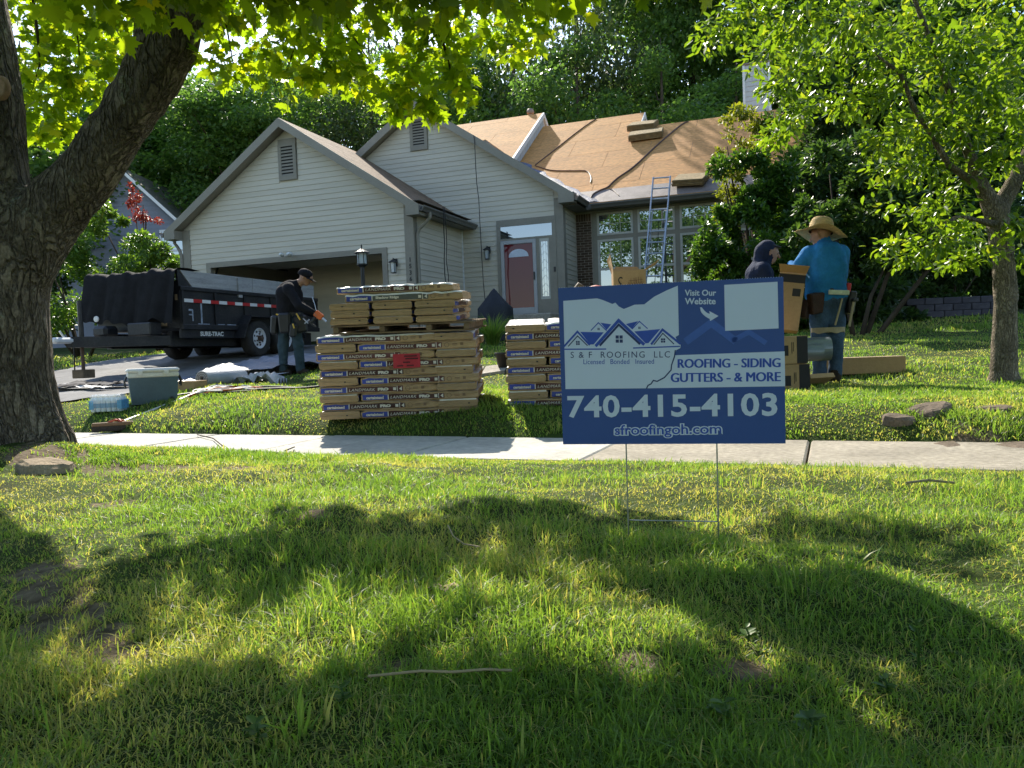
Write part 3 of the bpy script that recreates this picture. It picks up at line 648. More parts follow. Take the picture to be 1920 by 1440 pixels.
def roofhose(pts, name, label, r=.017):
    P = [H(x, y, mzr(x, y)+.03) for x, y in pts]; Q = []
    for i in range(len(P)-1):
        p0, p1, p2, p3 = P[max(i-1, 0)], P[i], P[i+1], P[min(i+2, len(P)-1)]
        for k in range(5):
            t = k/5; Q.append(.5*((2*p1)+(p2-p0)*t+(2*p0-5*p1+4*p2-p3)*t*t+(3*p1-p0-3*p2+p3)*t**3))
    Q.append(P[-1]); cord(Q, r, M_hose, name, label, 'hose', 'air hoses on the bare roof')
roofhose([(2.2, 9.40), (2.07, 9.2), (1.75, 8.5), (1.3, 7.3), (.97, 6.45)], 'air_hose', 'brown air hose running down bare roof beside its step')
roofhose([(.97, 6.4), (1.6, 5.95), (2.3, 5.75), (2.73, 5.62), (2.95, 5.2), (3.0, 4.9)], 'air_hose', 'thin brown air hose curving across lower left corner of roof', .014)
roofhose([(5.3, 8.2), (5.1, 8.0), (4.6, 6.9), (4.1, 5.6), (3.75, 5.0), (3.63, 4.71), (3.55, 4.5), (3.35, 4.35), (3.23, 4.19), (3.21, 4.0)], 'air_hose', 'thick brown air hose running diagonally down middle of roof', .026)
roofhose([(3.62, 4.42), (3.75, 4.3), (3.95, 4.0)], 'air_hose', 'short frayed hose tail near the gutter', .012)
# shingle bundles lying on the roof
M_rb = mat('brown_shingle_pack', (.20, .135, .06), .8, .3, 9, .5, 60, .2, fine=.2); M_rbt = mat('shingle_grain', (.33, .24, .12), .85, .35, 14, .7, 70, .2, fine=.25)
def roofpack(x, y, wx, wy, h, rz, label, lift=.02):
    e = empty('roof_shingle_bundle', H(x, y, mzr(x, y)+lift)); e.matrix_world = Matrix.Translation(H(x, y, mzr(x, y)+lift)) @ Matrix.Rotation(HYAW, 4, 'Z') @ Matrix.Rotation(math.atan(.667)*.75, 4, 'X') @ Matrix.Rotation(rz, 4, 'Z')
    tag(e, label, 'shingle bundle', 'shingle bundles on the roof')
    for k in range(4):
        d = random.uniform(-.012, .012); MB().box((-wx/2+d, -wy/2+d, h*k/4+.001), (wx/2+d, wy/2-d, h*(k+1)/4-.003), c=.006).build('shingle_layer', M_rb, e)
    MB().box((-wx/2+.02, -wy/2+.02, h), (wx/2-.02, wy/2-.02, h+.008), c=.003).build('top_shingle', M_rbt, e)
roofpack(4.15, 7.45, 1.0, .62, .17, R(4), 'brown shingle bundle high on the bare roof, lower one of the pair')
roofpack(3.95, 8.15, .85, .55, .17, R(-8), 'brown shingle bundle lying nearest the roof ridge')
roofpack(5.75, 4.25, .80, .62, .15, R(-10), 'brown shingle bundle above gutter, right of the ladder', .05)
# ------------------------------------------------------------------ vegetation
M_bark = mat('maple_bark', (.165, .138, .108), .95, .38, 6.0, .8, 40, .1, stretch=(1, 1, .6), fine=.35)
M_bark2 = mat('pale_bark', (.27, .225, .165), .95, .4, 7, .8, 60, .1, stretch=(1, 1, .6), fine=.3)
def bark_lichen(m, scale, depth, lich):
    t = m.node_tree; L = t.links.new; b = t.nodes['Principled BSDF']; src = b.inputs['Base Color'].links[0].from_socket
    tc = N(t, 'TexCoord'); v = N(t, 'TexNoise', i_Scale=7.0, i_Detail=8.0, i_Roughness=.7); L(tc.outputs['Object'], v.inputs[0])
    mr = N(t, 'MapRange'); mr.inputs[1].default_value = .60; mr.inputs[2].default_value = .66; mr.inputs[4].default_value = lich; L(v.outputs[0], mr.inputs[0])
    mx = N(t, 'Mix', data_type='RGBA'); L(mr.outputs[0], mx.inputs[0]); L(src, mx.inputs[6]); mx.inputs[7].default_value = (.30, .31, .25, 1); L(mx.outputs[2], b.inputs['Base Color'])
    mp = N(t, 'Mapping'); mp.inputs['Scale'].default_value = (1, 1, .30); L(tc.outputs['Object'], mp.inputs[0])
    vo = N(t, 'TexVoronoi', feature='DISTANCE_TO_EDGE', i_Scale=scale); nz = N(t, 'TexNoise', i_Scale=9.0, i_Detail=4.0); L(mp.outputs[0], nz.inputs[0])
    ad = N(t, 'Mix', data_type='RGBA'); ad.inputs[0].default_value = .18; L(mp.outputs[0], ad.inputs[6]); L(nz.outputs[1], ad.inputs[7]); L(ad.outputs[2], vo.inputs[0])
    ra = N(t, 'MapRange'); ra.inputs[1].default_value = 0; ra.inputs[2].default_value = .22; L(vo.outputs[0], ra.inputs[0])
    bp = N(t, 'Bump'); bp.inputs['Strength'].default_value = 1.0; bp.inputs['Distance'].default_value = depth; L(ra.outputs[0], bp.inputs['Height'])
    old = b.inputs['Normal'].links[0].from_socket; L(old, bp.inputs['Normal']); L(bp.outputs[0], b.inputs['Normal'])
    cr = N(t, 'Mix', data_type='RGBA', blend_type='MULTIPLY'); cr.inputs[0].default_value = .28; L(mx.outputs[2], cr.inputs[6]); L(ra.outputs[0], cr.inputs[7]); L(cr.outputs[2], b.inputs['Base Color'])
bark_lichen(M_bark, 24.0, .028, .75); bark_lichen(M_bark2, 42.0, .014, .4)
M_bark3 = mat('wood_bark', (.07, .055, .04), .95, .3, 3, .4, 30, .1)
M_maple = leafmat('maple_leaf', (.065, .14, .010), (.12, .22, .014), (.22, .28, .018), .62, (4.0, 2.9, .8))
M_right = leafmat('oval_leaf', (.055, .11, .014), (.10, .175, .018), (.19, .24, .03), .52, (2.7, 2.45, .75), .35, .5)
M_wood = leafmat('woodland_leaf', (.065, .125, .038), (.105, .185, .05), (.17, .26, .06), .5, (2.0, 2.1, .9))
M_deep = leafmat('deep_shade_leaf', (.028, .058, .018), (.05, .095, .026), (.09, .15, .035), .35, (1.9, 2.0, .9))  # darker copy of the woodland leaf, its deep shade put into the colour
M_wood2 = leafmat('woodland_leaf_pale', (.05, .08, .03), (.075, .11, .045), (.11, .14, .06), .35, (1.8, 1.9, 1.0))
M_shrub = leafmat('shrub_leaf', (.035, .08, .016), (.065, .135, .024), (.13, .21, .035), .4, (2.2, 2.2, .8), .35, .5)
M_yellow = leafmat('yellow_green_leaf', (.10, .14, .015), (.17, .21, .025), (.26, .27, .04), .5, (2.0, 1.8, .7))
M_redleaf = leafmat('red_maple_leaf', (.16, .03, .02), (.25, .05, .035), (.35, .10, .07), .4, (1.8, 1.3, 1.0))
M_grass = leafmat('grass_blade', (.085, .160, .034), (.150, .240, .055), (.34, .31, .14), .52, (2.35, 2.3, .85), .45, .35)
def maple_template():
    half = [(0, 0), (.10, .06), (.30, .02), (.26, .16), (.50, .22), (.40, .36), (.62, .58), (.38, .56), (.34, .66), (.20, .60), (.17, .84), (.08, .82), (0, 1.08)]
    out = half+[(-x, y) for x, y in half[-2:0:-1]]
    v = [(0, .38, 0)]+[(x, y, -.30*x*x-.10*(y-.4)**2) for x, y in out]; n = len(out)
    return np.array(v), [np.array([[0, 1+i, 1+(i+1) % n] for i in range(n)])]
OV = np.array([(0, 0, 0), (.22, .30, .06), (.20, .66, .05), (0, 1, -.05), (-.20, .66, .05), (-.22, .30, .06)]); OF = [np.array([[0, 1, 2, 3], [0, 3, 4, 5]])]
DV = np.array([(0, 0, 0), (.36, .5, .06), (0, 1, 0), (-.36, .5, .06)]); DF = [np.array([[0, 1, 2, 3]])]
MV, MF = maple_template()
def foliage(name, pos, dirs, size, tv, tf, m, parent=None, origin=(0, 0, 0), bias=0.0):
    n = len(pos); Mx = rot_from(dirs, rng.uniform(-.9, .9, n)+np.pi*(rng.random(n) < .5))
    V, F = scatter(tv, tf, pos-np.array(origin), Mx, size)
    tint = np.repeat(np.clip(rng.normal(.35+bias, .22, n), 0, 1)*.65/.65, len(tv))
    return link(name, npmesh(name, V, F, m, tint), parent)
def clusters(cl, size_lo, size_hi, droop=-.5):
    """cl: list of (centre, radii, count) -> positions, directions, sizes"""
    P, D = [], []
    for c, r, n in cl:
        u = rng.normal(size=(n, 3)); u /= np.linalg.norm(u, axis=1, keepdims=True); u *= rng.random((n, 1))**.45
        P.append(np.array(c)+u*np.array(r)); d = u*.9+rng.normal(size=(n, 3))*.55; d[:, 2] += droop; D.append(d)
    P = np.concatenate(P); D = np.concatenate(D); return P, D, rng.uniform(size_lo, size_hi, len(P))
def inframe(P):
    c = (P-np.array([0, 0, CZ])) @ np.array(CM); px = 960+FPX*c[:, 0]/-c[:, 2]; py = 720-FPX*c[:, 1]/-c[:, 2]
    return (px > 0) & (px < 1920) & (py > 0) & (py < 1440)
def leafy(tree, P, D, S, tv, tf, m, leafname='leaf', nobj=300, foname='foliage'):
    """the nearest leaves in view as objects of their own, the rest as one mesh"""
    base = np.array(tree.location); vis = np.where(inframe(P))[0]
    order = vis[np.argsort(-(S[vis]/P[vis, 1]))][:nobj*3]; order = rng.permutation(order)[:nobj]
    keep = np.ones(len(P), bool); keep[order] = False
    foliage(foname, P[keep], D[keep], S[keep], tv, tf, m, tree, base)['kind'] = 'stuff'
    meshes = []
    for k in range(4):
        v = tv.copy(); v[:, 2] *= (1, -1, 2, .3)[k]; meshes.append(npmesh(leafname, v, tf, m, np.full(len(tv), (.1, .25, .4, .55)[k])))
    Mx = rot_from(D[order], rng.uniform(-.9, .9, len(order)))
    for j, i in enumerate(order):
        o = bpy.data.objects.new(leafname, meshes[j % 4]); COL.objects.link(o); o.parent = tree
        o.matrix_local = Matrix.Translation(Vector(P[i]-base)) @ (Matrix(Mx[j].tolist()) @ Matrix.Scale(S[i], 3)).to_4x4()
# big maple on the verge --------------------------------------------------
mb = G(-3.05, 4.7); maple = empty('maple_tree', mb); tag(maple, 'large maple with forked grey trunk beside the sidewalk at left', 'tree')
tp = [[(W(-10, 850, 4.7), .43), (W(-10, 800, 4.7), .37), (W(-14, 700, 4.7), .335), (W(-16, 560, 4.7), .325), (W(0, 450, 4.7), .32)],
      [(W(-8, 480, 4.7), .26), (W(-12, 330, 4.72), .20), (W(-18, 200, 4.75), .20), (W(-45, 0, 4.8), .17), (W(-90, -350, 5.0), .13), (W(-60, -800, 5.2), .08)],
      [(W(40, 470, 4.7), .25), (W(95, 402, 4.7), .205), (W(168, 318, 4.68), .18), (W(232, 228, 4.66), .168), (W(282, 150, 4.64), .172), (W(312, 85, 4.62), .185), (W(338, 5, 4.6), .168), (W(352, -100, 4.6), .15), (W(385, -300, 4.7), .11), (W(420, -600, 4.9), .07)],
      [(W(290, 95, 4.62), .07), (W(270, 55, 4.6), .052), (W(258, 0, 4.58), .048), (W(240, -150, 4.55), .04)],
      ]
def trunk_fn(X, Y, Z):
    d = None
    for ch in tp:
        c = blend(X, Y, Z, [(a, b, r1*.93, r2*.93, 0) for (a, r1), (b, r2) in zip(ch[:-1], ch[1:])], margin=.25); d = c if d is None else smin(d, c, .07)
    ang = np.arctan2(Y-4.7, X+3.05)
    d = d+.016*snoise(X*2.2, Y*2.2, Z*.7, 9, 1)+.026*np.abs(snoise(X, Y, Z*.22, 30, 2))+.010*snoise(X, Y, Z*.3, 58, 4)
    d = d-(.05+.045*np.cos(5*ang+1)+.02*np.cos(9*ang))*np.exp(-np.maximum(Z-mb.z, 0)*4.5)
    return d
tv_, tf_ = surfnet(trunk_fn, (-3.9, 3.9, -.35), (-1.65, 5.35, 3.7), .021)
link('trunk', npmesh('trunk', tv_-np.array(mb), tf_[:, ::-1], M_bark, smooth=True), maple)
kn = W(-2, 163, 4.60); MB().lathe([(.001, .012), (.045, .012), (.05, .02), (.065, .012), (.07, -.03)], 18, M=Matrix.Translation(kn-mb) @ Matrix.Rotation(R(90), 4, 'X') @ Matrix.Scale(.8, 4) @ Matrix.Scale(1.3, 4, (0, 1, 0))).build('pruning_scar', mat('scar_wood', (.32, .20, .13), .9, .3, 20), maple, smooth=True)
def twig(b, pts, r0, r1, n=5): k = len(pts); b.tube([Vector(p)-mb for p in pts], [r0+(r1-r0)*i/(k-1) for i in range(k)], n)
br = [[(352, -100, 4.6), (480, -150, 4.8), (640, -90, 5.0), (800, -60, 5.1), (930, -20, 5.2), (1010, 30, 5.25)], [(640, -90, 5.0), (600, 0, 5.0), (560, 60, 5.0), (540, 130, 5.0)],
      [(800, -60, 5.1), (822, 10, 5.1), (824, 60, 5.1), (790, 90, 5.1), (770, 150, 5.1)], [(824, 60, 5.1), (840, 110, 5.1), (852, 170, 5.1)], [(640, -90, 5.0), (660, 0, 4.95), (650, 50, 4.95), (690, 110, 4.95)],
      [(380, -120, 4.7), (410, -20, 4.7), (425, 50, 4.7), (437, 120, 4.7)], [(-20, -60, 5.2), (60, -20, 5.4), (110, 40, 5.5), (190, 90, 5.5), (215, 130, 5.5)], [(60, -20, 5.4), (70, 60, 5.4), (75, 120, 5.4), (55, 190, 5.4)],
      [(258, -60, 4.6), (180, -20, 5.2), (140, 20, 5.4), (150, 110, 5.5), (130, 200, 5.5)], [(930, -20, 5.2), (960, 20, 5.2), (950, 60, 5.2)], [(480, -150, 4.8), (500, -40, 4.85), (520, 40, 4.9)]]
for k, p in enumerate(br):
    b = MB(); twig(b, [W(*q) for q in p], .035 if k == 0 else .013, .012 if k == 0 else .003); b.build('branch', M_bark3, maple, smooth=True)
cl = []
def C(px, py, Y, rx, ry, n, rd=.28): s = Y/FPX; c = W(px, py, Y); return (c, (rx*s, rd, ry*s), n)
for p in [(50, 40, 5.6, 55, 60, 60), (130, 50, 5.5, 60, 60, 62), (200, 40, 5.5, 55, 55, 55), (95, 140, 5.4, 60, 50, 60), (175, 150, 5.4, 55, 50, 55), (90, 210, 5.3, 50, 40, 40), (50, 100, 5.6, 30, 50, 25), (215, 100, 5.4, 30, 40, 24), (120, 245, 5.3, 45, 25, 22), (60, 245, 5.3, 22, 22, 10),
          (405, 40, 4.8, 35, 45, 30), (400, 120, 4.75, 22, 22, 14), (437, 132, 4.7, 26, 18, 14), (440, 15, 4.8, 30, 20, 16), (462, 95, 4.7, 10, 10, 3),
          (520, 25, 5.0, 50, 30, 34), (520, 100, 4.95, 32, 40, 34), (525, 165, 4.9, 18, 22, 10), (570, 60, 5.0, 45, 45, 46), (630, 30, 5.0, 50, 35, 46), (590, 140, 4.9, 35, 24, 26), (650, 100, 4.95, 45, 40, 44), (680, 145, 4.9, 26, 24, 20), (640, 145, 4.9, 26, 18, 14), (705, 30, 5.0, 30, 26, 20),
          (770, 15, 5.1, 45, 25, 30), (800, 70, 5.1, 50, 40, 46), (860, 50, 5.15, 50, 45, 46), (770, 120, 5.05, 45, 36, 40), (740, 165, 5.0, 30, 30, 26), (780, 185, 5.0, 42, 25, 34), (815, 205, 5.0, 18, 18, 10), (860, 130, 5.1, 32, 45, 34), (868, 185, 5.05, 20, 20, 12), (725, 195, 5.0, 22, 14, 9),
          (930, 60, 5.2, 40, 34, 30), (960, 85, 5.2, 26, 22, 14), (985, 20, 5.25, 50, 28, 36), (1020, 45, 5.25, 18, 28, 14), (970, 100, 5.2, 24, 10, 8), (1010, 75, 5.25, 14, 12, 6)]:
    cl.append(C(*p))
for k in range(46):
    px, py = random.uniform(-500, 1100), random.uniform(-700, -40); cl.append(C(px, py, random.uniform(3.9, 4.9), random.uniform(45, 80), random.uniform(35, 60), 20, .35))
hz_ = Vector((sdir.x, sdir.y, 0)); tl_ = sdir.z/hz_.length; hz_.normalize()
for k in range(175):                                      # unseen crown leaves set along sun rays to shade the front grass
    g_ = Vector((random.uniform(-1.3, 1.5), random.uniform(.35, 1.15), 0)); L_ = random.uniform(2.3, 3.7)
    cl.append((Vector((g_.x+hz_.x*L_, g_.y+hz_.y*L_, L_*tl_+random.uniform(0, .25))), (.26, .24, .18), 26))
cl = [(c, r, int(n*2.0)) for c, r, n in cl]
P_, D_, S_ = clusters(cl, .06, .105, -.75)
leafy(maple, P_, D_, S_, MV, MF, M_maple)
hc_ = [(Vector((random.uniform(-9, 6.5), random.uniform(-3.4, 4.3), random.uniform(4.5, 8.0))), (.9, .9, .5), 95) for k in range(400)]   # unseen high crown, added to cut sky light on the front grass
P_, D_, S_ = clusters(hc_, .11, .17, -.4); foliage('sky_screen_foliage', P_, D_, S_, OV*np.array([1.9, 1, 1]), OF, M_wood, maple, mb)['kind'] = 'stuff'
for e_ in ((-1.2, 3.2, 6.5), (-4.5, 2.5, 6.8), (1.5, 1.5, 6.6), (-3, -1, 7.2), (2.8, 3.5, 6.2), (0, -1.5, 7)):
    a_ = Vector((-2.6, 4.6, 3.4)) if e_[0] > -2.5 else Vector((-3.4, 4.8, 3.4)); b_ = Vector(e_); MB().tube([a_-mb, a_.lerp(b_, .5)+Vector((0, 0, .5))-mb, b_-mb], [.10, .07, .02], 7).build('limb', M_bark3, maple, smooth=True)
# tree on the lawn at right -------------------------------------------------
tb = G(4.90, 7.7); rt = empty('magnolia_tree', tb); tag(rt, 'small leafy tree with pale single trunk on right lawn', 'tree')
rp = [[(W(1882, 735, 7.7), .20), (W(1882, 690, 7.7), .135), (W(1886, 560, 7.7), .118), (W(1880, 470, 7.7), .115), (W(1868, 395, 7.7), .125)],
      [(W(1868, 400, 7.7), .11), (W(1838, 345, 7.65), .075), (W(1815, 280, 7.6), .055), (W(1790, 200, 7.5), .04), (W(1750, 90, 7.4), .03), (W(1700, -40, 7.3), .02)],
      [(W(1870, 395, 7.7), .10), (W(1900, 345, 7.7), .085), (W(1935, 270, 7.75), .06), (W(1985, 120, 7.8), .04), (W(2020, -60, 7.8), .03)],
      [(W(1838, 350, 7.6), .05), (W(1780, 310, 7.4), .035), (W(1715, 205, 7.2), .028), (W(1690, 140, 7.1), .022), (W(1640, 100, 7.0), .015)], [(W(1862, 420, 7.6), .035), (W(1800, 405, 7.4), .022), (W(1720, 440, 7.2), .014), (W(1660, 470, 7.0), .008)]]
def rt_fn(X, Y, Z):
    d = None
    for ch in rp:
        c = blend(X, Y, Z, [(a, b, r1*.92, r2*.85, 0) for (a, r1), (b, r2) in zip(ch[:-1], ch[1:])], margin=.15); d = c if d is None else smin(d, c, .03)
    return d+.006*snoise(X, Y, Z*.4, 30, 5)+.004*snoise(X, Y, Z*.5, 70, 6)
v_, f_ = surfnet(rt_fn, (3.2, 6.8, -.15), (6.0, 8.1, 4.4), .020)
link('trunk', npmesh('trunk', v_-np.array(tb), f_[:, ::-1], M_bark2, smooth=True), rt)
cl = []
for p in [(1340, 60, 40, 30, 30), (1400, 30, 55, 35, 50), (1440, 95, 45, 35, 45), (1500, 30, 55, 40, 55), (1470, 150, 45, 30, 40), (1540, 110, 50, 40, 55), (1600, 40, 55, 45, 60), (1660, 90, 55, 45, 60), (1510, 205, 35, 28, 30), (1590, 180, 45, 40, 45), (1460, 250, 26, 22, 20), (1480, 225, 30, 25, 24), (1720, 40, 60, 45, 62), (1650, 180, 45, 40, 40), (1700, 160, 45, 40, 40), (1780, 100, 55, 50, 60), (1840, 40, 60, 50, 62), (1890, 100, 50, 50, 55), (1850, 170, 50, 45, 50), (1910, 200, 45, 45, 44), (1660, 255, 26, 30, 26), (1700, 250, 40, 35, 34), (1750, 230, 45, 40, 40), (1670, 310, 36, 26, 26), (1730, 320, 40, 30, 32), (1800, 250, 40, 40, 38), (1880, 280, 45, 40, 40), (1790, 340, 36, 30, 24), (1750, 395, 40, 28, 34), (1810, 430, 36, 30, 34), (1760, 450, 45, 30, 36), (1710, 480, 36, 20, 26), (1800, 490, 34, 22, 26), (1850, 470, 26, 20, 16), (1905, 330, 35, 40, 32), (1912, 420, 26, 30, 24), (1660, 460, 26, 14, 12), (1915, 480, 20, 25, 16), (1655, 345, 12, 12, 6), (1670, 384, 14, 10, 5)]:
    cl.append(C(p[0], p[1], random.uniform(6.9, 8.3), p[2], p[3], int(p[4]*5.2), .48))
for k in range(60): cl.append(C(random.uniform(1380, 2350), random.uniform(-420, -20), random.uniform(6.4, 9.2), 60, 50, 42, .5))
for k in range(22): cl.append(C(random.uniform(1960, 2350), random.uniform(0, 420), random.uniform(6.8, 9.0), 55, 50, 40, .5))
P_, D_, S_ = clusters(cl, .06, .11, -.3)
leafy(rt, P_, D_, S_, OV, OF, M_right)
# far trees -------------------------------------------------------------------
def crown_pts(n, h, rad, z0, nclump, seed, sparse=.22):
    r = np.random.default_rng(seed); c = r.normal(size=(nclump, 3)); c /= np.linalg.norm(c, axis=1, keepdims=True); c *= r.uniform(.45, 1.0, (nclump, 1))
    c = c*np.array([rad, rad, (h-z0)/2])*.86+np.array([0, 0, (h+z0)/2]); w = r.uniform(.5, 1.3, nclump); i = r.choice(nclump, n, p=w/w.sum())
    o = r.normal(size=(n, 3)); o /= np.linalg.norm(o, axis=1, keepdims=True); o *= r.random((n, 1))**.5*rad*sparse*1.55*w[i][:, None]; o[:, 2] *= .62
    d = o*.6/rad+r.normal(size=(n, 3))*.5; d[:, 2] -= .25; return c[i]+o, d, c
def tree_meshes(seed, n, h, rad, z0, m, leaf, nclump=46, sparse=.22, tr=.22, bark=M_bark3):
    P, D, c = crown_pts(n, h, rad, z0, nclump, seed, sparse); t = foliage('crown', P, D, rng.uniform(leaf*.7, leaf*1.3, n), DV, DF, m); cm = t.data; bpy.data.objects.remove(t)
    b = MB(); b.tube([(0, 0, -.6), (.05, 0, h*.2), (-.08, .06, h*.45), (.03, 0, h*.72), (0, .05, h*.93)], [tr*1.3, tr, tr*.75, tr*.42, tr*.1], 7)
    rr = random.Random(seed)
    for q in sorted(c.tolist(), key=lambda q: rr.random())[:14]:
        z = max(h*.15, min(q[2]-rr.uniform(.2, .5)*h*.3, h*.8)); a = Vector((0, 0, z)); e = Vector(q); mid = a.lerp(e, .5)+Vector((0, 0, -.04*h)); b.tube([a, mid, e], [tr*.36, tr*.22, tr*.05], 5)
    t = b.build('trunk', bark, smooth=True); tm = t.data; bpy.data.objects.remove(t); return cm, tm
PROTO = [tree_meshes(21, 22000, 16, 4.4, 2.0, M_wood, .20), tree_meshes(22, 20000, 17, 4.0, 3.0, M_wood, .20, 40), tree_meshes(23, 10000, 15, 4.2, 3.5, M_wood2, .20, 34, .26), tree_meshes(24, 22000, 16, 4.6, 1.0, M_wood, .21, 52)]
def place_tree(k, px, pytop, Y, wid, label, rz, name='woodland_tree', group='trees of the wood behind the house', cat='tree'):
    top = W(px, pytop, Y); g = G(top.x, Y); h = [16, 17, 15, 16][k]; s = (top.z-g.z)/h*1.16
    e = empty(name, g, rz); tag(e, label, cat, group); e.scale = (wid, wid, s)
    link('crown', PROTO[k][0], e); link('trunk', PROTO[k][1], e)
for a in [(0, 330, 130, 41, 1.25, 'dark leafy tree left of garage ridge, rising behind the neighbour house'), (1, 430, 150, 36, 1.0, 'dark tree directly behind the garage left roof slope'), (3, 540, 130, 38, 1.1, 'dark tree right behind the garage peak'),
          (2, 690, 75, 37, .85, 'sparse pale tree with sky showing through between both gables'), (1, 630, 120, 46, 1.1, 'far tree standing behind the sparse pale tree'), (0, 850, 60, 44, 1.15, 'dense dark tree behind the entry gable peak'), (3, 960, 35, 40, 1.05, 'dense tree behind the roof vent pipe'),
          (2, 1075, -120, 38, 1.0, 'tall airy tree above the middle of the roof'), (1, 1180, -160, 42, 1.15, 'tall dark tree behind roof step'), (0, 1290, -140, 40, 1.1, 'tall dark tree left of the chimney'), (3, 1080, 90, 34, .75, 'lower bushy tree just behind the roof ridge'), (3, 1240, 110, 33, .75, 'lower bushy tree behind the ridge bundles'),
          (1, 1400, -170, 38, 1.2, 'tall tree directly behind the chimney'), (0, 1530, -140, 36, 1.2, 'tall tree right of chimney behind the magnolia'), (3, 1680, -120, 34, 1.2, 'tall tree above the blue hooded worker at right'), (1, 1830, -140, 36, 1.2, 'tall dark tree behind the right lawn trunk'), (0, 1990, -100, 34, 1.2, 'tall tree at the far right edge'),
          (0, 190, 160, 43, 1.3, 'tall dark tree behind the maple limb'), (3, 40, 120, 34, 1.2, 'tall dark tree at the far left edge'), (1, -120, 100, 34, 1.2, 'dark tree just past the left edge'),
          (0, 490, 110, 48, 1.2, 'far tree filling the gap behind the garage peak'), (3, 745, 100, 47, 1.1, 'far tree filling the gap between the gables'), (0, 260, 70, 42, 1.2, 'far dark tree glimpsed behind the maple limb'), (3, 1380, 150, 31, .8, 'lower tree at right end of roof behind the sapling')]:
    place_tree(*a[:5], a[5], random.uniform(0, 6))
n = 30000; P = np.stack([rng.uniform(-60, 60, n), rng.uniform(50, 62, n), 1.5+13.5*rng.random(n)**1.5], 1); P[:, 2] *= np.clip(.75+.25*np.sin(P[:, 0]*.25), 0, 1)
tag(foliage('distant_wood', P, rng.normal(size=(n, 3)), rng.uniform(.5, .9, n), DV, DF, M_wood), 'far wood closing the view behind the house', 'wood', kind='stuff')
# trees across the street, which the windows mirror
for k, (x, y, s, w, q) in enumerate([(-12, -15, .70, 1.2, 3), (-5, -16, .78, 1.2, 1), (1, -14.5, .70, 1.2, 3), (7, -16, .8, 1.2, 0), (13, -15, .72, 1.2, 3), (20, -17, .8, 1.3, 1)]):
    e = empty('street_tree', G(x, y), k*1.7); e.scale = (w, w, s*.66); tag(e, 'leafy tree across the street behind the viewer, %s of the row' % ('first second third fourth fifth sixth'.split()[k]), 'tree', 'trees across the street'); link('crown', PROTO[q][0], e); link('trunk', PROTO[q][1], e)
# shrubs ----------------------------------------------------------------------
def shrub(name, label, cat, base, blobs, m, lo, hi, n, tv=OV, tf=OF, droop=-.1, bias=0, stems=5, nobj=0, group=None):
    e = empty(name, base); tag(e, label, cat, group)
    tot = sum(b[1][0]*b[1][1]*b[1][2] for b in blobs)**(1); cls = []
    for c, r in blobs:
        v = r[0]*r[1]*r[2]; k = max(6, int(10*(v/tot)**.5*len(blobs)**.5))
        u = rng.normal(size=(k, 3)); u /= np.linalg.norm(u, axis=1, keepdims=True); u *= rng.uniform(.55, 1, (k, 1))
        for q in u: cls.append((np.array(c)+q*np.array(r), tuple(np.array(r)*rng.uniform(.22, .42)), max(4, int(n*v**.67/sum((b[1][0]*b[1][1]*b[1][2])**.67 for b in blobs)/k))))
    P, D, S = clusters(cls, lo, hi, droop); foliage('foliage', P, D, S, tv, tf, m, e, base, bias)['kind'] = 'stuff'
    bb = MB(); rr = random.Random(len(label))
    for k in range(stems):
        c, r = blobs[rr.randrange(len(blobs))]; t = Vector(c)+Vector((rr.uniform(-.5, .5)*r[0], rr.uniform(-.5, .5)*r[1], rr.uniform(-.2, .5)*r[2]))-Vector(base); mid = t*.5+Vector((rr.uniform(-.1, .1), 0, -.05))
        bb.tube([(t.x*.1, t.y*.1, -.1), mid, t], [.05, .032, .01], 5)
    bb.build('stem', M_bark3, e, smooth=True); return e
def B(px, py, Y, rx, ry, rd=None): s = Y/FPX; return (W(px, py, Y), (rx*s, rd or rx*s*.9, ry*s))
shrub('evergreen_shrub', 'large glossy dark shrub hiding the right window of the house', 'shrub', G(5.4, 16.4), [B(1400, 340, 16.6, 70, 60), B(1350, 420, 16.2, 45, 50), B(1440, 420, 16.4, 80, 70), B(1400, 500, 16, 90, 60), B(1350, 500, 15.9, 50, 50), B(1480, 500, 16, 70, 60), B(1470, 350, 16.8, 60, 60), B(1420, 580, 15.7, 120, 50), B(1330, 560, 15.7, 50, 40), B(1370, 600, 15.5, 90, 40), B(1470, 600, 15.5, 90, 40), B(1320, 470, 16, 30, 50)], M_shrub, .09, .15, 34000)
shrub('sapling', 'yellow green sapling growing in front of the chimney', 'tree', G(5.6, 17.6), [B(1400, 225, 17.6, 45, 28), B(1370, 290, 17.5, 35, 40), B(1430, 275, 17.6, 40, 40), B(1375, 350, 17.3, 40, 30), B(1345, 400, 17.2, 20, 22)], M_yellow, .06, .11, 3600, stems=10, bias=.1)
shrub('dark_shrub', 'dark tall shrub behind the man in straw hat', 'shrub', G(8.2, 17.5), [B(1590, 380, 17.5, 90, 80), B(1560, 480, 17, 90, 80), B(1650, 450, 17.5, 80, 90), B(1530, 320, 17.8, 60, 60), B(1600, 550, 16.8, 110, 40), B(1560, 270, 18, 90, 70), B(1650, 300, 18, 90, 80), B(1600, 200, 18.5, 90, 60), B(1700, 400, 17.5, 80, 90), B(1560, 140, 17.6, 100, 70), B(1660, 150, 17.6, 100, 80), B(1480, 230, 17.2, 60, 60), B(1610, 60, 17.6, 110, 60), B(1540, 600, 16.5, 90, 35), B(1650, 600, 16.6, 90, 35)], M_deep, .11, .19, 34000)
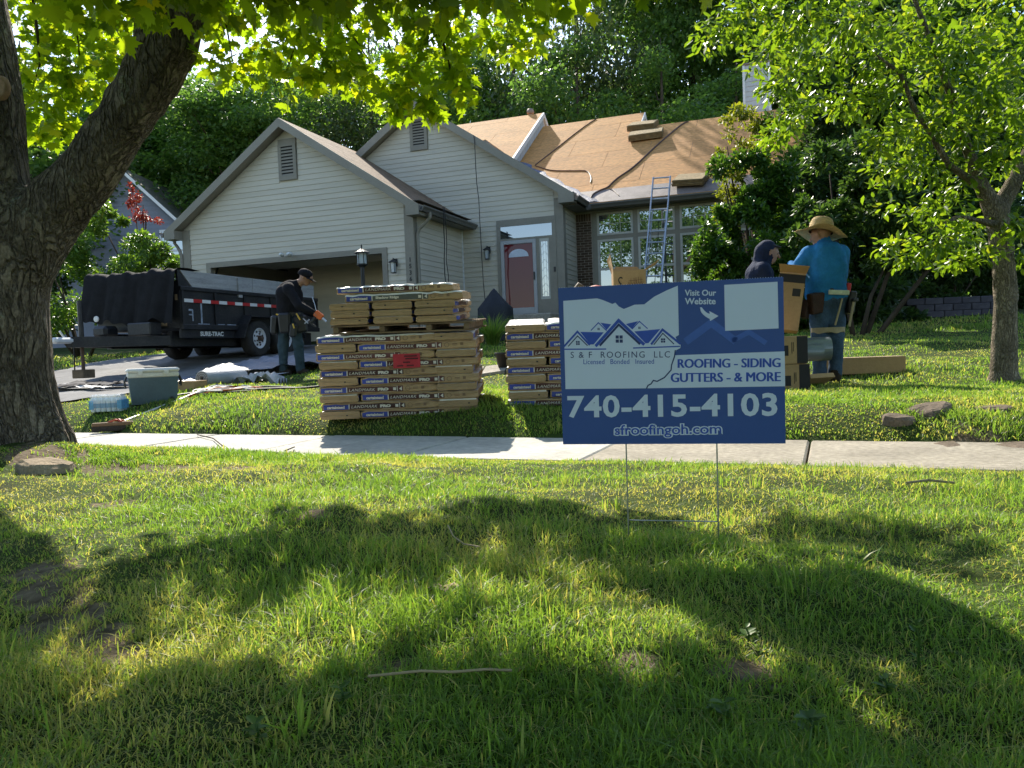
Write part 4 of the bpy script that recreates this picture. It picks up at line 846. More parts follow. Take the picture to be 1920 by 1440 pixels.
shrub('understory_tree', 'dark leaning tree shading the lawn behind the straw hat man', 'tree', G(5.9, 13.2), [B(1560, 420, 13.5, 70, 50), B(1650, 380, 13.5, 100, 70), B(1750, 400, 14, 100, 70), B(1600, 300, 14, 100, 60), B(1720, 300, 14.5, 110, 60), B(1840, 380, 14.5, 90, 80), B(1690, 470, 13.5, 90, 40), B(1900, 300, 14.5, 90, 80), B(1800, 470, 14, 90, 40)], M_deep, .09, .15, 24000, stems=4)
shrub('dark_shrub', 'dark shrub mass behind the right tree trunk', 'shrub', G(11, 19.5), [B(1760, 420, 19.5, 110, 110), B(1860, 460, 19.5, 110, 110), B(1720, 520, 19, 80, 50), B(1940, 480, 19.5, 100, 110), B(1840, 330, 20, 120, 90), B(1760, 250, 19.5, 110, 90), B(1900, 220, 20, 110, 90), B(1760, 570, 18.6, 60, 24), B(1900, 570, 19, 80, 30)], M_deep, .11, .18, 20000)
shrub('yellow_shrub', 'olive green tree lit from above right of the chimney', 'shrub', G(8.5, 20.5), [B(1570, 200, 20.5, 90, 60), B(1620, 260, 20.2, 90, 60), B(1530, 260, 20.5, 60, 60)], M_yellow, .09, .14, 5000, bias=-.15)
shrub('hedge_shrub', 'sunlit green shrub behind the dump trailer, left one', 'shrub', G(-11.3, 20.5), [B(150, 410, 20, 70, 60), B(200, 480, 20, 90, 50), B(110, 500, 20, 60, 60), B(130, 570, 20, 90, 60)], M_shrub, .08, .14, 9000, bias=.15)
shrub('hedge_shrub', 'sunlit shrub against left garage corner', 'shrub', G(-9.6, 21.5), [B(265, 492, 21, 60, 30), B(205, 410, 21.5, 40, 30), B(300, 500, 20.6, 45, 40), B(250, 540, 20.5, 60, 60)], M_shrub, .08, .14, 8000, bias=.2)
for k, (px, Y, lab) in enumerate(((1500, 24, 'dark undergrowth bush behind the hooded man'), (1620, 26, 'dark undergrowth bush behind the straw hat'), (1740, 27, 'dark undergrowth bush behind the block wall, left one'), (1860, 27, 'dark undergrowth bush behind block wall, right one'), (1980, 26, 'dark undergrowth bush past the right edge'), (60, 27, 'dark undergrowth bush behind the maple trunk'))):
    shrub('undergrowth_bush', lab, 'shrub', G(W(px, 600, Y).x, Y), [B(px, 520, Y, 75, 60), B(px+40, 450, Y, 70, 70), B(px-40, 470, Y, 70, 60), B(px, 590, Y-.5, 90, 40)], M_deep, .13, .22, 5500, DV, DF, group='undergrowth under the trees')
shrub('japanese_maple', 'red leaved maple in front of neighbouring gable', 'tree', G(-11.0, 23.5), [B(258, 388, 23.5, 18, 24), B(280, 412, 23.5, 18, 9), B(245, 352, 23.5, 7, 10)], M_redleaf, .06, .10, 900, stems=4)
# clump of ornamental grass by the entry
def blades(x, y, z0, h, w, lean, segs, psi=None, tint=None):
    n = len(x); phi = rng.uniform(0, 2*np.pi, n); psi = rng.uniform(0, 2*np.pi, n) if psi is None else psi
    wx, wy = np.cos(phi)*w/2, np.sin(phi)*w/2; dx, dy = np.cos(psi), np.sin(psi)
    T = [0, .38, .74, 1] if segs == 3 else [0, .55, 1]; Wd = [1, .92, .6, 0] if segs == 3 else [1, .75, 0]; V = []
    for t, ww in zip(T, Wd):
        cx = x+dx*h*lean*t*t; cy = y+dy*h*lean*t*t; cz = z0+h*t*(1-.32*np.minimum(lean, 1.4)*t)
        if ww > 0: V.append(np.stack([cx-wx*ww, cy-wy*ww, cz], 1)); V.append(np.stack([cx+wx*ww, cy+wy*ww, cz], 1))
        else: V.append(np.stack([cx, cy, cz], 1))
    V = np.stack(V, 1); k = V.shape[1]; off = (np.arange(n)*k)[:, None]
    qs = [[0, 1, 3, 2], [2, 3, 5, 4]] if segs == 3 else [[0, 1, 3, 2]]; q = np.concatenate([np.array([f])+off for f in qs]); tri = np.array([[k-3, k-2, k-1]])+off
    if tint is None: tint = np.clip(rng.normal(.42, .2, n), 0, 1)
    return V.reshape(-1, 3), [q, tri], np.repeat(tint, k)
og = G(-.35, 15.3); n = 420; a = rng.uniform(0, 6.28, n); r = rng.random(n)*.1
V, F, T = blades(r*np.cos(a), r*np.sin(a), np.zeros(n), rng.uniform(.45, .8, n), np.full(n, .012), rng.uniform(.3, 1.0, n), 3, a)
e = empty('ornamental_grass', og); tag(e, 'arching clump of ornamental grass between the shingle stacks', 'plant'); link('foliage', npmesh('foliage', V, F, M_grass, T), e)['kind'] = 'stuff'
# lawn grass ----------------------------------------------------------------
def keep_mask(x, y):
    q = qd(x, y); wob = .025*np.sin(9*x+3*y)+.02*np.sin(23*x)
    k = ((q < -1.10+wob) | (q > .02+wob*.6)) & ~on_drive(x, y) & (np.hypot(x+3.05, y-4.7) > .40)
    for dx, dy, dr in DIRT: k &= (np.hypot(x-dx, y-dy) > dr*(.72+.35*np.sin(37*x+21*y))) | (rng.random(len(x)) < .13)
    hx = (x-HO.x)*math.cos(HYAW)+(y-HO.y)*math.sin(HYAW); hy = -(x-HO.x)*math.sin(HYAW)+(y-HO.y)*math.cos(HYAW)
    return k & ~((hy > -.05) & (hx < .1)) & ~(hy > 2.8)
def patch(x, y): return np.clip(.5+.28*np.sin(2.3*x+1.1*y)+.26*np.sin(3.9*y-1.7*x+.6)+.22*np.sin(6.7*x+4.9*y+2)+.2*np.sin(13.3*x+7.1*y)*np.sin(11*x-15.7*y+2)+.15*np.sin(29*x+17*y+1)*np.sin(23*y-13*x), 0, 1.4)
def lawn(name, label, n, y0, y1, hlo, hhi, wlo, whi, segs, power, side, group=None, gain=.75):
    t = rng.random(n); p = 1-power; y = (y0**p+t*(y1**p-y0**p))**(1/p); x = rng.uniform(-1, 1, n)*(gain*y+side)
    m = keep_mask(x, y); x, y = x[m], y[m]; pt = patch(x, y); n = len(x)
    h = rng.uniform(hlo, hhi, n)*(.42+.95*pt); w = rng.uniform(wlo, whi, n)*np.clip(y/2.2, .7, 9)**.45
    tall = rng.random(n) < .025*(pt > .75); h = np.where(tall, h*1.35, h); w = np.where(tall, w*1.7, w)
    dry = (rng.random(n) < .04+.10*(pt < .25)); tint = np.where(dry, .95, np.clip(rng.normal(.24+.16*np.sin(1.9*x-2.2*y)+.12*np.sin(5.3*x+4.1*y)+.20*(1-pt), .18, n), 0, .78))
    psi = rng.uniform(0, 2*np.pi, n); lean = np.abs(rng.normal(.7, .5, n))
    if y0 < 1:                                           # coarse crabgrass tufts
        for _ in range(60):
            cy = rng.uniform(.8, 3.6); cx = rng.uniform(-.72, .72)*cy; k = int(rng.integers(6, 22)); a = rng.uniform(0, 2*np.pi, k); r = rng.random(k)*.06
            if not keep_mask(np.array([cx]), np.array([cy]))[0]: continue
            x = np.concatenate([x, cx+r*np.cos(a)]); y = np.concatenate([y, cy+r*np.sin(a)]); h = np.concatenate([h, rng.uniform(.03, .07, k)]); w = np.concatenate([w, rng.uniform(.0035, .0062, k)]); psi = np.concatenate([psi, a]); lean = np.concatenate([lean, np.abs(rng.normal(.35, .35, k))]); tint = np.concatenate([tint, np.clip(rng.normal(.35, .15, k), 0, .7)])
        k = 9000; sx = rng.uniform(-1, 1, k); sy = rng.uniform(.6, 4.2, k); sx *= .75*sy+.3; q_ = keep_mask(sx, sy); sx, sy = sx[q_], sy[q_]; k = len(sx)   # dead straw lying flat
        x = np.concatenate([x, sx]); y = np.concatenate([y, sy]); h = np.concatenate([h, rng.uniform(.02, .05, k)]); w = np.concatenate([w, rng.uniform(.0012, .0025, k)]); psi = np.concatenate([psi, rng.uniform(0, 6.28, k)]); lean = np.concatenate([lean, rng.uniform(1.6, 2.4, k)]); tint = np.concatenate([tint, np.full(k, 1.0)])
    V, F, T = blades(x, y, gz(x, y)-.004, h, w, lean, segs, psi, tint)
    tag(link(name, npmesh(name, V, F, M_grass, T)), label, 'grass', kind='stuff')
lawn('verge_grass', 'shaggy green grass of the verge in front of the sidewalk', 260000, .5, 6.4, 0.018, .043, .0019, .0036, 3, 1.15, .45)
lawn('lawn_grass', 'bright green lawn grass between sidewalk and house', 210000, 4.2, 14.5, .026, .05, .0034, .006, 2, 1.35, .8)
lawn('upper_lawn_grass', 'shaded lawn grass close to the house', 30000, 13, 21, .05, .09, .006, .012, 2, 1.2, 2)
# ------------------------------------------------------------------ shingle bundles
M_kraft = mat('kraft_paper', (.41, .285, .16), .75, .2, 5, .8, 24, .25, stretch=(.5, .5, 3), obj=.10, fine=.10)
M_film = mat('glare_white_wrap', (.78, .74, .68), .28, .10, 9, .5, 35, .6, fine=.05)  # wrap near white: the sun glare on bundle tops is put into the colour
M_lblue = mat('label_blue', (.038, .065, .34), .45, .12, 8, .15, 40, .4, obj=.25)
M_lbrown = mat('label_brown', (.090, .036, .032), .5, .25, 6, .2, 40, .35, obj=.45, fine=.12)
M_lgrey = mat('label_grey', (.09, .095, .09), .5, .15, 6)
M_lwhite = mat('label_white', (.62, .58, .52), .5, .08, 9)
M_pallet = mat('pallet_wood', (.20, .145, .09), .9, .35, 6, .6, 60, .15, stretch=(.3, 3, 3), fine=.2, obj=.15)
M_card = mat('cardboard', (.40, .26, .13), .8, .10, 3, .2, 60, .2, obj=.08)
M_cardk = mat('carton_black_print', (.022, .02, .02), .7, .15, 4)
BX = [0, .012, .228, .236, .662, .668, .714, 1.0]; BM = [0, 2, 3, 4, 3, 4, 0]
def bundle_mesh(seed, mid=4, h=.070, d=.335, glare_edge=False):
    rr = random.Random(seed); m = MB(); xs = []
    for a, b in zip(BX[:-1], BX[1:]):
        k = max(1, round((b-a)/.06)); xs += [(a+(b-a)*i/k) for i in range(k)]
    xs.append(1.0); ring = []
    c = .013; hw = d/2
    for y, z in ((-hw, c), (-hw, h*.5), (-hw, h-c), (-hw+c, h), (-hw*.3, h), (hw*.3, h), (hw-c, h), (hw, h-c), (hw, h*.5), (hw, c), (hw-c, 0), (-hw+c, 0)): ring.append((y, z))
    n = len(ring); vs = []
    for i, x in enumerate(xs):
        e = 1-.12*max(0, 1-min(x, 1-x)/.03)
        s1, s2 = rr.uniform(-.006, .005), rr.uniform(-.004, .003)
        for j, (y, z) in enumerate(ring): vs.append((x-.5, y*(1-.02*(1-e))+rr.uniform(-.004, .004)-(.004 if y < 0 else -.003)*math.sin(x*9+seed), h/2+(z-h/2)*e+(s1 if z > h*.6 else 0)+rr.uniform(-.0012, .0012)))
    m.v = vs
    for i in range(len(xs)-1):
        xm = (xs[i]+xs[i+1])/2; seg = max(k for k in range(len(BX)-1) if BX[k] <= xm)
        for j in range(n):
            mt = BM[seg] if j in (0, 1, 7, 8) else (1 if (2 if glare_edge else 3) <= j <= (6 if glare_edge else 5) else 0)  # uppermost bundles carry the painted glare over their edges too
            mt = mid if mt == 4 else mt
            m.f.append([i*n+j, (i+1)*n+j, (i+1)*n+(j+1) % n, i*n+(j+1) % n]); m.m.append(mt)
    m.f.append(list(range(n))); m.m.append(0); m.f.append([(len(xs)-1)*n+j for j in range(n)][::-1]); m.m.append(0)
    for sx in (-1, 1):                           # folded paper flaps on both ends
        y0 = rr.uniform(-.06, .06); x = sx*.5
        m.prism([(x, -hw*.93, .010), (x, hw*.93, .012), (x, hw*.93, .026+rr.uniform(0, .012)), (x, y0, .040+rr.uniform(-.006, .008)), (x, -hw*.93, .024+rr.uniform(0, .014))], (sx*.004, 0, 0), 0)
        if rr.random() < .8: ym = rr.uniform(-.12, .12); m.box((x+sx*.0045, ym, .03), (x+sx*.0055, ym+.016, .04), 5)
    o = m.build('shingle_bundle', [M_kraft, M_film, M_lblue, M_lwhite, M_lbrown, M_blackmetal, M_lgrey]); me = o.data; bpy.data.objects.remove(o); return me
BUN = [bundle_mesh(s) for s in (1, 2, 3, 4)]; BUNG = bundle_mesh(9, 6, glare_edge=True); BUNT = [bundle_mesh(s, h=.060) for s in (5, 6, 7)]; BUNF = [bundle_mesh(s, glare_edge=True) for s in (11, 12, 13, 14)]; BUNTF = bundle_mesh(15, h=.060, glare_edge=True)
T_ct = fit(text_mesh('certainteed', .03, .0003, .0012), .150, .026); T_ct.materials.append(M_lwhite)
T_lm = fit(text_mesh('LANDMARK', .03, .0003, .0, .25, 1.1), .225, .024); T_lm.materials.append(M_lwhite)
T_pr = fit(text_mesh('PRO', .03, .0003, .0025), .092, .026); T_pr.materials.append(M_lwhite)
T_sr = fit(text_mesh('Shadow Ridge', .03, .0003, .0015), .20, .030); T_sr.materials.append(M_lwhite)
tri = MB().prism([(-.010, 0, -.018), (-.034, 0, 0), (-.010, 0, .018)], (0, -.001, 0)); tri.box((-.060, -.001, -.012), (-.085, 0, .012)); tri.box((-.19, -.0006, .021), (-.20, 0, .022)); tri.box((-.20, -.0006, -.024), (-.105, 0, -.0225)); t_ = tri.build('emblem', M_lwhite); T_em = t_.data; bpy.data.objects.remove(t_)
mk = MB(); mk.lathe([(.017, -.0004), (.021, -.0004), (.021, .0004), (.017, .0004)], 16, M=Matrix.Translation((.255, 0, 0)) @ Matrix.Rotation(R(90), 4, 'X'), close=True); mk.box((.30, -.0006, .004), (.345, 0, .010)); mk.box((.30, -.0006, -.006), (.345, 0, -.002)); mk.box((.37, -.0006, -.008), (.395, 0, .016)); t_ = mk.build('stamp', mat('faded_ink', (.20, .13, .08), .8)); T_st = t_.data; bpy.data.objects.remove(t_)
ORD = 'top second third fourth fifth sixth seventh eighth ninth bottom'.split()
def bundle(Mx, me, label, group, printed=True, ridge=False, h=.070):
    o = bpy.data.objects.new('shingle_bundle', me); COL.objects.link(o); o.matrix_world = Mx; tag(o, label, 'shingle bundle', group)
    if printed:
        y = -.1755
        for T, x, nm in ((T_ct, -.38, 'lettering'), (T_sr if ridge else T_lm, -.135, 'lettering'), (None if ridge else T_pr, .045, 'lettering'), (T_em, .215, 'emblem'), (T_st, .0, 'stamp')):
            if T: tag(link(nm, T, o, (x, y, h*.5), (math.pi/2, 0, 0) if nm == 'lettering' else None), kind=None if nm == 'lettering' else 'stuff')
    return o
def stack(origin, rz, tilt, n, first_end_left, dz, name, where, rear_label):
    SM = Matrix.Translation(origin) @ Matrix.Rotation(rz, 4, 'Z') @ Matrix.Rotation(tilt, 4, 'X')
    def J(x, y, z, r): return SM @ Matrix.Translation((x+random.uniform(-.014, .014), y+random.uniform(-.008, .008), z)) @ Matrix.Rotation(r+R(random.uniform(-1.3, 1.3)), 4, 'Z')
    for i in range(n):
        z = i*dz; end_left = (i % 2 == 0) if first_end_left else (i % 2 == 1); word = ORD[n-1-i] if n == 10 else ORD[i]
        lx, ex = (.85, .168) if end_left else (.50, 1.17)
        for k in range(3):
            lab = 'printed shingle bundle facing front, %s layer of the %s' % (word, where) if k == 0 else rear_label
            bundle(J(lx, .17+k*.337, z, 0), (BUNF if i == n-1 else BUN)[(i*3+k) % 4], lab, name, printed=(k == 0))
        bundle(J(ex, .50, z, R(90)), (BUNF if i == n-1 else BUN)[(i*5+1) % 4], 'plain tan end of a shingle bundle, %s layer of the %s' % (word, where), name, printed=False)
    return SM
p1 = W(602, 775, 6.6); p1 = Vector((p1.x, 6.6, float(gz(p1.x+.6, 6.7))-.03))
SM1 = stack(p1, R(-1), R(3.5), 10, True, .0715, 'bundles in the tall shingle stack', 'tall left stack', 'shingle bundle in covered rear rows of the tall left stack')
p2 = W(954, 757, 6.6); p2 = Vector((p2.x, 6.6, float(gz(p2.x+.6, 6.7))-.03))
SM2 = stack(p2, R(-3), R(4.5), 10, False, .0715, 'bundles in the shingle stack behind the sign', 'stack beside the sign', 'shingle bundle in covered rear rows of the stack beside the sign')
# loaded pallet on top of the tall stack
UM = SM1 @ Matrix.Translation((.14, .03, .722)) @ Matrix.Rotation(R(-4), 4, 'Z')
pal = empty('wooden_pallet'); pal.matrix_world = UM; tag(pal, 'weathered wooden pallet on top of the tall shingle stack', 'pallet')
for k, x in enumerate((0.0, .40, .80, 1.12)):
    MB().box((x, 0, .014), (x+.045, .98, .062), c=.004).build('stringer', M_pallet, pal)
for k in range(6):
    MB().box((-.02, .01+k*.165, .0625), (1.20, .01+k*.165+.12, .078), c=.003).build('deck_board', M_pallet, pal)
for k in range(3): MB().box((-.02, .01+k*.42, 0), (1.20, .01+k*.42+.10, .0135), c=.003).build('bottom_board', M_pallet, pal)
for c_, x in enumerate((.155, .515, .885)):
    for i in range(3):
        bundle(UM @ Matrix.Translation((x+random.uniform(-.012, .012), .49+random.uniform(-.015, .015), .080+i*.0605)) @ Matrix.Rotation(R(90+random.uniform(-1.5, 1.5)), 4, 'Z'), BUNTF if i == 2 else BUNT[(c_+i) % 3],
               'plain tan shingle bundle on upper pallet, %s column, %s layer' % (('left', 'middle', 'right')[c_], ('bottom', 'middle', 'top')[i]), 'bundles on the upper pallet', printed=False, h=.06)
bundle(UM @ Matrix.Translation((.62, .17, .264)) @ Matrix.Rotation(R(-.5), 4, 'Z'), BUNG, 'grey labelled shingle bundle across the upper pallet, second from top', 'bundles on the upper pallet', ridge=True)
bundle(UM @ Matrix.Translation((.60, .50, .264)) @ Matrix.Rotation(R(1), 4, 'Z'), BUN[1], 'shingle bundle behind the grey labelled one on upper pallet', 'bundles on the upper pallet', printed=False)
bundle(UM @ Matrix.Translation((.545, .19, .337)) @ Matrix.Rotation(R(-1.5), 4, 'Z'), BUNF[2], 'topmost shingle bundle of the loaded pallet', 'bundles on the upper pallet')
st = empty('red_notice'); st.matrix_world = SM1 @ Matrix.Translation((.76, -.019, .485)); tag(st, 'crumpled red paper notice stuck on the tall shingle stack', 'notice')
v = []; f = []
for i in range(9):
    for j in range(6): v.append((-.115+.23*i/8, -.004*math.sin(i*1.7+j*2.1)-.003, -.06+.12*j/5))
for i in range(8):
    for j in range(5): f.append((i*6+j, (i+1)*6+j, (i+1)*6+j+1, i*6+j+1))
MB().add(v, f).build('paper', mat('red_paper', (.45, .03, .045), .55, .2, 14, .3, 40), st, smooth=True)
b = MB()
for z, x0, x1 in ((.040, -.02, .09), (.018, -.01, .10), (-.012, -.03, .03), (-.040, -.08, -.03), (-.040, .0, .06)): b.box((x0, -.0092, z-.006), (x1, -.0086, z+.006))
b.build('print', mat('dark_red_ink', (.10, .01, .015), .6, .5, 60), st)
# ------------------------------------------------------------------ yard sign
SB = mat('sign_blue', (.036, .090, .285), .42, .05, 4, .02, 60, .4, fine=.01); SBL = mat('sign_blue_light', (.055, .135, .42), .42, .05, 4); SWH = mat('sign_white', (.64, .72, .80), .42, .02, 2, .02, 60, .4, fine=.005); SNV = mat('sign_navy', (.018, .04, .13), .45, .05, 4); SRB = mat('sign_roof_blue', (.03, .09, .42), .42, .05, 4)
sgc = W(1253, 682, 2.08); sign = empty('yard_sign', (sgc.x, sgc.y, float(gz(sgc.x, sgc.y)))); sign.rotation_euler = (R(1.0), R(.25), R(-13))
tag(sign, 'blue and white roofing company yard sign on wire stake', 'sign')
SZ = sgc.z-sign.location.z; SWd, SHt = .587, .432
def sp(X, Y):
    """point of the printed face, read off an enlargement of the photo"""
    s = (X-66)/1806
    for _ in range(3):
        t = (Y-(148-88*s))/((1387+20*s)-(148-88*s)); xl, xr = 72-10*t, 1858+26*t; s = (X-xl)/(xr-xl)
    return ((s-.5)*SWd, SZ+(.5-t)*SHt)
lay = [0]
def flat(pts, m, lvl, name='print', parent=sign): return MB().prism([(*[sp(*p)[0]], -.0024-.0004*lvl, sp(*p)[1]) for p in pts], (0, -.0003, 0)).build(name, m, parent)
def strip(pts, w, m, lvl, name='logo_line', parent=sign):
    P = [Vector(p) for p in pts]; b = MB(); L_, R_ = [], []
    for i, p in enumerate(P):
        d1 = (P[i]-P[i-1]).normalized() if i else (P[1]-P[0]).normalized(); d2 = (P[i+1]-P[i]).normalized() if i < len(P)-1 else d1
        n1, n2 = Vector((-d1.y, d1.x)), Vector((-d2.y, d2.x)); nn = (n1+n2); nn *= 1/max(nn.dot(n1), .3); L_.append(p+nn*w/2); R_.append(p-nn*w/2)
    for i in range(len(P)-1): b.prism([(sp(*q)[0], -.0024-.0004*lvl, sp(*q)[1]) for q in (L_[i], L_[i+1], R_[i+1], R_[i])], (0, -.0003, 0))
    return b.build(name, m, parent)
def stext(s, X, Y, w, h, m, lvl, bold=0, space=1.0, parent=sign):
    me = text_mesh(s, .05, .0001, bold, 0, space); k = SWd/1806
    a, c = sp(X-w/2, Y), sp(X+w/2, Y); fit(me, c[0]-a[0], h*SHt/1270); me.materials.append(m); x, z = sp(X, Y)
    return link('lettering', me, parent, (x, -.0026-.0004*lvl, z), (math.pi/2, -math.atan2(c[1]-a[1], c[0]-a[0]), 0))
MB().box((-SWd/2, -.002, SZ-SHt/2), (SWd/2, .002, SZ+SHt/2)).build('board', SB, sign)
fl = MB()
for k in range(90):
    x = -SWd/2+.004+k*(SWd-.008)/89; fl.box((x-.0006, -.0016, SZ+SHt/2), (x+.0006, .0016, SZ+SHt/2+.0012))
fl.build('flute_edge', SWH, sign)
ohio = [(112, 248), (395, 228), (440, 240), (520, 272), (545, 262), (572, 292), (612, 312), (650, 298), (700, 278), (780, 275), (860, 215), (960, 165), (1050, 128), (1052, 520), (1025, 535), (1035, 560), (1065, 600), (1062, 625), (1030, 640), (1015, 690), (990, 760), (985, 800), (930, 860), (870, 890), (840, 882), (820, 910), (795, 922), (785, 945), (102, 945)]
flat(ohio, SWH, 0, 'state_outline')
flat([(1012, 682), (1872, 657), (1877, 940), (785, 945), (795, 922), (820, 910), (840, 882), (870, 890), (930, 860), (985, 800), (990, 760)], SWH, 0, 'service_band')
strip([(1022, 640), (1015, 690), (990, 760), (985, 800), (930, 860), (870, 890), (840, 882), (820, 910), (795, 922), (783, 946)], 10, SNV, 1, 'river_line')
strip([(1105, 575), (1310, 425), (1500, 575)], 60, SBL, 0, 'print'); strip([(1470, 570), (1600, 500), (1730, 590)], 40, SBL, 0, 'print')
strip([(370, 606), (568, 402), (772, 596)], 24, SRB, 2); strip([(405, 602), (568, 436), (738, 592)], 17, SNV, 1)
strip([(103, 608), (222, 490), (322, 597)], 15, SRB, 2); strip([(140, 606), (222, 524), (303, 602)], 8, SNV, 2); strip([(828, 594), (922, 476), (1064, 592)], 17, SRB, 2); strip([(850, 596), (924, 506), (1012, 592)], 8, SNV, 2)
strip([(335, 482), (400, 420), (466, 484)], 8, SRB, 1); strip([(675, 472), (737, 410), (802, 468)], 8, SRB, 1)
for q in ([(245, 492), (442, 496), (355, 592), (325, 592)], [(693, 490), (905, 472), (806, 584), (782, 584)], [(416, 420), (506, 433), (466, 478)], [(626, 431), (727, 408), (673, 470)]): flat(q, SRB, 1, 'logo_roof')
for cx, cy, s in ((568, 550, 26), (222, 580, 14), (925, 563, 15), (400, 470, 8), (736, 462, 8)):
    for dx in (-1, 1):
        for dy in (-1, 1): flat([(cx+dx*s*.62-s/2, cy+dy*s*.62-s/2), (cx+dx*s*.62+s/2, cy+dy*s*.62-s/2), (cx+dx*s*.62+s/2, cy+dy*s*.62+s/2), (cx+dx*s*.62-s/2, cy+dy*s*.62+s/2)], SNV, 1, 'logo_window')
strip([(95, 629), (458, 629)], 10, SRB, 1); strip([(680, 622), (1060, 611)], 10, SRB, 1)
stext('S & F  ROOFING  LLC', 568, 674, 822, 50, SNV, 1, 0, 1.25); stext('Licensed   Bonded   Insured', 556, 729, 585, 40, SRB, 1, .0)
[stext('ROOFING - SIDING', 1440+d_, 748, 796, 70, SRB, 1+.3*k_) for k_, d_ in enumerate((-4, 0, 4))]; [stext('GUTTERS - & MORE', 1412+d_, 861, 856, 72, SRB, 1+.3*k_) for k_, d_ in enumerate((-4, 0, 4))]
stext('740-415-4103', 966, 1087, 1705, 182, SWH, 1, .0013, 1.06)
stext('sfroofingoh.com', 945, 1290, 892, 118, SWH, 1, .0046); stext('sfroofingoh.com', 945, 1290, 872, 106, SRB, 2, .0006)
stext('Visit Our', 1226, 184, 246, 48, SWH, 1, .0012); stext('Website', 1224, 251, 242, 50, SWH, 1, .0012)
ar = []
for k in range(9): t = k/8; ar.append((1222+(1300-1222)*t**1.3, 300+(395-300)*t**.55))
ar2 = [(1300, 410), (1366, 370), (1294, 330), (1298, 352)]
for k in range(7): t = k/6; ar2.append((1298-(1298-1236)*t**.8, 352-(352-300)*t**1.4))
flat(ar[:-1]+[(1296, 392)]+ar2, SWH, 1, 'arrow')
flat([(1411, 122), (1815, 98), (1825, 472), (1416, 489)], SWH, 1, 'blank_panel')
M_wire = mat('galvanised_wire', (.42, .43, .42), .35, .15, 20, metal=.8)
wx0, wx1 = sp(600, 1400)[0], sp(1345, 1400)[0]; wz = .055
wr = MB()
for x in (wx0, wx1): wr.tube([(x, .0, SZ+.05), (x, .003, SZ-SHt/2), (x, .004, wz), (x, .004, -.08)], .0021, 6)
wr.tube([(wx0, .006, wz), (wx1, .006, wz)], .002, 6); wr.build('wire_stake', M_wire, sign, smooth=True)
# ------------------------------------------------------------------ dump trailer
tw = W(492, 668, 15.3); TR = empty('dump_trailer', (tw.x, tw.y, float(gz(tw.x, tw.y))+.02), R(-18.5)); tag(TR, 'black dump trailer with wooden side boards parked in the driveway', 'trailer')
M_tb = mat('trailer_black', (.014, .016, .022), .45, .4, 2.2, .15, 60, .4, fine=.35, col2=(.040, .038, .036)); M_tarp = mat('mesh_tarp', (.016, .016, .017), .85, .3, 6, .5, 120, .15); M_gw = mat('grey_board', (.36, .355, .34), .9, .25, 5, .5, 60, .15, stretch=(3, .25, 3), fine=.2, obj=.12)
M_tyre = mat('tyre_rubber', (.045, .043, .04), .9, .25, 8, .4, 60, .15); M_rim = mat('white_rim', (.62, .63, .64), .4, .08, 6); M_rust = mat('hub_rust', (.10, .06, .04), .7, .3, 20); M_tred = mat('reflector_red', (.50, .03, .03), .3, .05); M_twh = mat('reflector_white', (.75, .74, .70), .3, .05)
M_scuff = mat('chalk_scuff', (.30, .34, .40), .7, .5, 9, fine=.3)
bx, bw, y0, y1, zf, zt = -.16, 1.85, -2.0, 2.3, .53, 1.24
def tp_(name, m, boxes, parent=TR, c=0):
    b = MB()
    for p, q in boxes: b.box(p, q, c=c)
    return b.build(name, m, parent)
sd_ = tp_('side_panel', M_tb, [((bx-.04, y0, zf), (bx, y1, zt))])
tp_('side_rail', M_tb, [((bx-.05, y0, zt-.05), (bx+.035, y1, zt+.02)), ((bx-.04, y0, zf-.02), (bx+.04, y1, zf+.07))], c=.008)
for k in range(6): tp_('side_post', M_tb, [((bx, y0+.02+k*.84, zf+.07), (bx+.03, y0+.07+k*.84, zt-.05))])
tp_('side_panel', M_tb, [((bx-bw, y0, zf), (bx-bw+.04, y1, zt))]); fp = tp_('front_panel', M_tb, [((bx-bw+.04, y0, zf), (bx-.04, y0+.04, zt+.12))]); tp_('bed_floor', M_tb, [((bx-bw+.04, y0+.04, zf), (bx-.04, y1, zf+.04))]); tp_('tailgate', M_tb, [((bx-bw+.04, y1-.04, zf+.05), (bx-.04, y1, zt))])
for sx in (bx-.045, bx-bw+.01):
    b = MB(); b.prism([(sx, y0+.33, zt+.022), (sx, y0+2.02, zt+.022), (sx, y0+2.02, zt+.30), (sx, y0+.05, zt+.30)], (.038, 0, 0)); b.build('side_board', M_gw, TR)
    b = MB(); b.prism([(sx, y0+2.03, zt+.022), (sx, y1-.1, zt+.022), (sx, y1-.1, zt+.30), (sx, y0+2.03, zt+.30)], (.038, 0, 0)); b.build('side_board', M_gw, TR)
    tp_('board_stake', M_gw, [((sx+.039, y0+1.55, zt-.10), (sx+.075, y0+1.66, zt+.27))])
b = MB(); b.prism([(bx-.05, y0, zt+.02), (bx-.05, y0+.31, zt+.02), (bx-.05, y0+.02, zt+.30), (bx-.05, y0-.02, zt+.30)], (.04, 0, 0)); b.build('corner_gusset', M_tb, TR)
for k in range(17):
    ya = y0+.07+k*.225; MB().box((bx+.0305, ya, .985), (bx+.034, ya+.222, 1.045)).build('reflective_tape', M_twh if k % 2 == 0 else M_tred, TR)
for (ya, yb, za, zb) in ((y0+.50, y0+.54, .60, .98), (y0+.28, y0+.31, .66, .86), (y0+.20, y0+.30, .84, .87), (y0+.20, y0+.28, .76, .785), (y0+.42, y0+.72, .605, .62), (y0+.86, y0+1.13, .605, .62), (y0+1.2, y0+1.45, .605, .62)): MB().box((bx+.001, ya, za), (bx+.004, yb, zb)).build('scuff_mark', M_scuff, TR)
